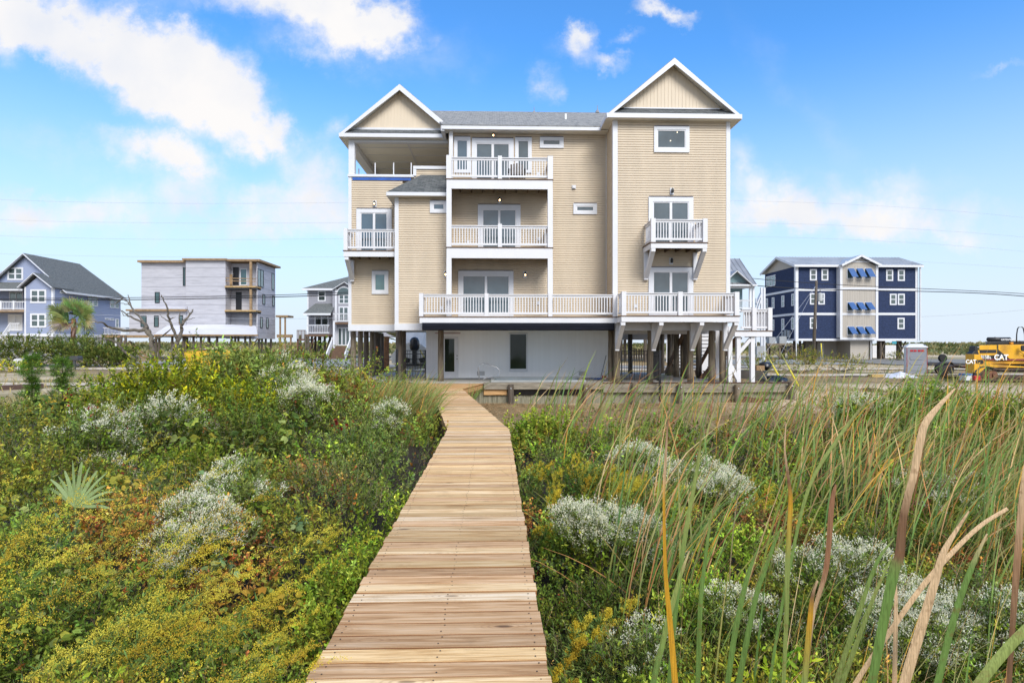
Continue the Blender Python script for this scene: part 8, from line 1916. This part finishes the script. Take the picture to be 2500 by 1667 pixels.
# metal stake / sprinkler bits
for (u0, v0, u1, v1, Y, mt, lab) in ((1855, 897, 1873, 925, 27, plain('stick_wood', (.5, .36, .2), .7, .1), 'light wooden stick leaning before the trash bags'),):
    m = MB(); m.tube([P(u0, v0, Y + .6), P(u1, v1 + 4, Y - .3)], .022, 6); tag(m.build('stick', mt), lab, 'stick')
# ================================================================== camera, light, sky
cam = bpy.data.cameras.new('camera'); co = bpy.data.objects.new('camera', cam); C.objects.link(co)
co.location = (0, 0, EYE); co.rotation_euler = (math.radians(90), 0, -TH)
cam.sensor_width = 36; cam.lens = 36 * F / 2500; cam.shift_y = 6.5 / 2500; cam.clip_start = .05; cam.clip_end = 3000
scene.camera = co
SUN_EL, SUN_AZ = math.radians(40), math.radians(160)     # azimuth clockwise from +Y
sd = bpy.data.lights.new('sun', 'SUN'); sd.energy = 2.9; sd.angle = math.radians(28); sd.color = (1, .95, .87)
so = bpy.data.objects.new('sun', sd); C.objects.link(so)
dv = Vector((math.sin(SUN_AZ) * math.cos(SUN_EL), math.cos(SUN_AZ) * math.cos(SUN_EL), math.sin(SUN_EL)))
so.rotation_euler = dv.to_track_quat('Z', 'Y').to_euler(); so.location = dv * 60 
w = bpy.data.worlds.new('World'); scene.world = w; w.use_nodes = True
nt = w.node_tree; nt.nodes.clear()
out = N(nt, 'ShaderNodeOutputWorld'); bg = N(nt, 'ShaderNodeBackground')
sky = N(nt, 'ShaderNodeTexSky'); sky.sky_type = 'NISHITA'; sky.sun_disc = False; sky.sun_elevation = SUN_EL
sky.sun_rotation = SUN_AZ; sky.altitude = 0; sky.air_density = 1.0; sky.dust_density = .6; sky.ozone_density = 2.0
tc = N(nt, 'ShaderNodeTexCoord'); sp = N(nt, 'ShaderNodeSeparateXYZ'); L(nt, tc.outputs['Generated'], sp.inputs[0])
yy = math_(nt, 'MAXIMUM', sp.outputs[1], .04)
ca = math_(nt, 'DIVIDE', sp.outputs[0], yy); cb = math_(nt, 'DIVIDE', sp.outputs[2], yy)
cv = N(nt, 'ShaderNodeCombineXYZ'); L(nt, ca, cv.inputs[0]); L(nt, cb, cv.inputs[1])
# warp
nz = N(nt, 'ShaderNodeTexNoise'); nz.inputs['Scale'].default_value = 7; nz.inputs['Detail'].default_value = 9; nz.inputs['Roughness'].default_value = .66
L(nt, cv.outputs[0], nz.inputs[0])
wv = N(nt, 'ShaderNodeVectorMath', operation='MULTIPLY_ADD'); L(nt, nz.outputs[1], wv.inputs[0]); wv.inputs[1].default_value = (.15, .15, 0)
sb = N(nt, 'ShaderNodeVectorMath', operation='ADD'); L(nt, cv.outputs[0], sb.inputs[0]); sb.inputs[1].default_value = (-.075, -.075, 0); L(nt, sb.outputs[0], wv.inputs[2])
blobs = [  # u, v, ru, rv, tilt(deg, down to the right positive), strength
 (330, 120, 330, 130, 22, 1.6), (470, 215, 260, 130, 28, 1.5), (560, 270, 170, 80, 35, .8), (110, 80, 150, 60, 30, 1.0), (60, 25, 70, 30, -25, .7),
 (40, 110, 70, 70, 0, .6), (180, 30, 45, 12, -35, .5), (640, 300, 90, 60, 20, .45),
 (700, -5, 340, 70, 6, 1.3), (880, 45, 180, 75, 8, 1.3), (960, 60, 60, 95, 15, .8), (760, 70, 170, 70, 20, .6), (700, 105, 200, 50, 0, .35),
 (380, 365, 170, 50, 12, .95), (480, 390, 120, 50, 20, .7), (820, 315, 45, 50, 0, .8), (670, 345, 45, 35, 20, .6), (790, 430, 130, 70, 60, .45),
 (1395, 90, 50, 32, 0, .75), (1440, 80, 40, 35, 0, .7), (1410, 125, 90, 40, 5, .65), (1500, 135, 50, 30, 20, .6), (1330, 195, 50, 42, 30, .85), (1625, 12, 75, 30, 8, .9), (1545, 78, 50, 20, 0, .4),
 (2000, 470, 420, 70, -6, .8), (2250, 520, 420, 60, -3, .85), (1900, 540, 300, 50, 0, .8), (2350, 570, 300, 40, 0, .7), (1850, 420, 200, 60, 30, .5), (2470, 155, 80, 14, -10, .4), (1960, 230, 300, 60, 50, .22), (1700, 260, 200, 45, 40, .2),
 (740, 400, 160, 90, 40, .5), (500, 500, 520, 55, 0, .75), (90, 530, 200, 60, 0, .8), (650, 560, 500, 50, 0, .7), (400, 430, 400, 60, 10, .45), (150, 330, 200, 60, 0, .3), (1000, 130, 260, 80, 0, .3)]
acc = None
for u, v, ru, rv, tl, st in blobs:
    mp = N(nt, 'ShaderNodeMapping'); mp.vector_type = 'TEXTURE'
    mp.inputs[1].default_value = ((u - 1209) / F, (840 - v) / F, 0); mp.inputs[2].default_value = (0, 0, -math.radians(tl)); mp.inputs[3].default_value = (ru / F * 1.15, rv / F * 1.15, 1)
    L(nt, wv.outputs[0], mp.inputs[0])
    g = N(nt, 'ShaderNodeTexGradient'); g.gradient_type = 'SPHERICAL'; L(nt, mp.outputs[0], g.inputs[0])
    s_ = math_(nt, 'MULTIPLY', g.outputs[1], st)
    acc = s_ if acc is None else math_(nt, 'ADD', acc, s_)
nz2 = N(nt, 'ShaderNodeTexNoise'); nz2.inputs['Scale'].default_value = 8; nz2.inputs['Detail'].default_value = 12; nz2.inputs['Roughness'].default_value = .58
L(nt, cv.outputs[0], nz2.inputs[0])
dens = math_(nt, 'MULTIPLY', acc, math_(nt, 'ADD', math_(nt, 'MULTIPLY', nz2.outputs[0], 3.4), -.95))
front = N(nt, 'ShaderNodeMapRange'); front.interpolation_type = 'SMOOTHSTEP'; L(nt, dens, front.inputs[0]); front.inputs[1].default_value = .0; front.inputs[2].default_value = .95
# broken cloud over the rest of the sky (behind the viewer and overhead)
nz3 = N(nt, 'ShaderNodeTexNoise'); nz3.inputs['Scale'].default_value = 2.6; nz3.inputs['Detail'].default_value = 8; L(nt, tc.outputs['Generated'], nz3.inputs[0])
rest = ramp(nt, nz3.outputs[0], [(.40, (0, 0, 0)), (.56, (1, 1, 1))])
away = N(nt, 'ShaderNodeMapRange'); L(nt, sp.outputs[1], away.inputs[0]); away.inputs[1].default_value = .35; away.inputs[2].default_value = .1
rest = math_(nt, 'MULTIPLY', rest, away.outputs[0])
mask = math_(nt, 'MAXIMUM', front.outputs[0], rest, True)
# whitish air towards the horizon, thin veil
hz = N(nt, 'ShaderNodeMapRange'); hz.interpolation_type = 'SMOOTHSTEP'; L(nt, sp.outputs[2], hz.inputs[0]); hz.inputs[1].default_value = .46; hz.inputs[2].default_value = -.02
SKYS = .11
base = N(nt, 'ShaderNodeVectorMath', operation='SCALE'); L(nt, sky.outputs[0], base.inputs[0]); base.inputs[3].default_value = 1.0
tint = mixc(nt, 1.0, base.outputs[0], (.72, 1.50, 2.15), 'MULTIPLY')
K = 1 / SKYS
hzc = mixc(nt, math_(nt, 'POWER', hz.outputs[0], 1.0), tint, (.63 * K, .71 * K, .81 * K))
nzc = N(nt, 'ShaderNodeTexNoise'); nzc.inputs['Scale'].default_value = 5; nzc.inputs['Detail'].default_value = 8; L(nt, cv.outputs[0], nzc.inputs[0])
cc = ramp(nt, nzc.outputs[0], [(.35, (.66 * K, .69 * K, .76 * K)), (.6, (.80 * K, .785 * K, .78 * K))])
L(nt, mixc(nt, mask, hzc, cc), bg.inputs[0]); bg.inputs[1].default_value = SKYS
L(nt, bg.outputs[0], out.inputs[0])
scene.view_settings.view_transform = 'Standard'; scene.view_settings.look = 'None'; scene.view_settings.gamma = 1; scene.view_settings.exposure = 0.3
scene.cycles.max_bounces = 6; scene.cycles.transparent_max_bounces = 8; scene.cycles.use_denoising = True
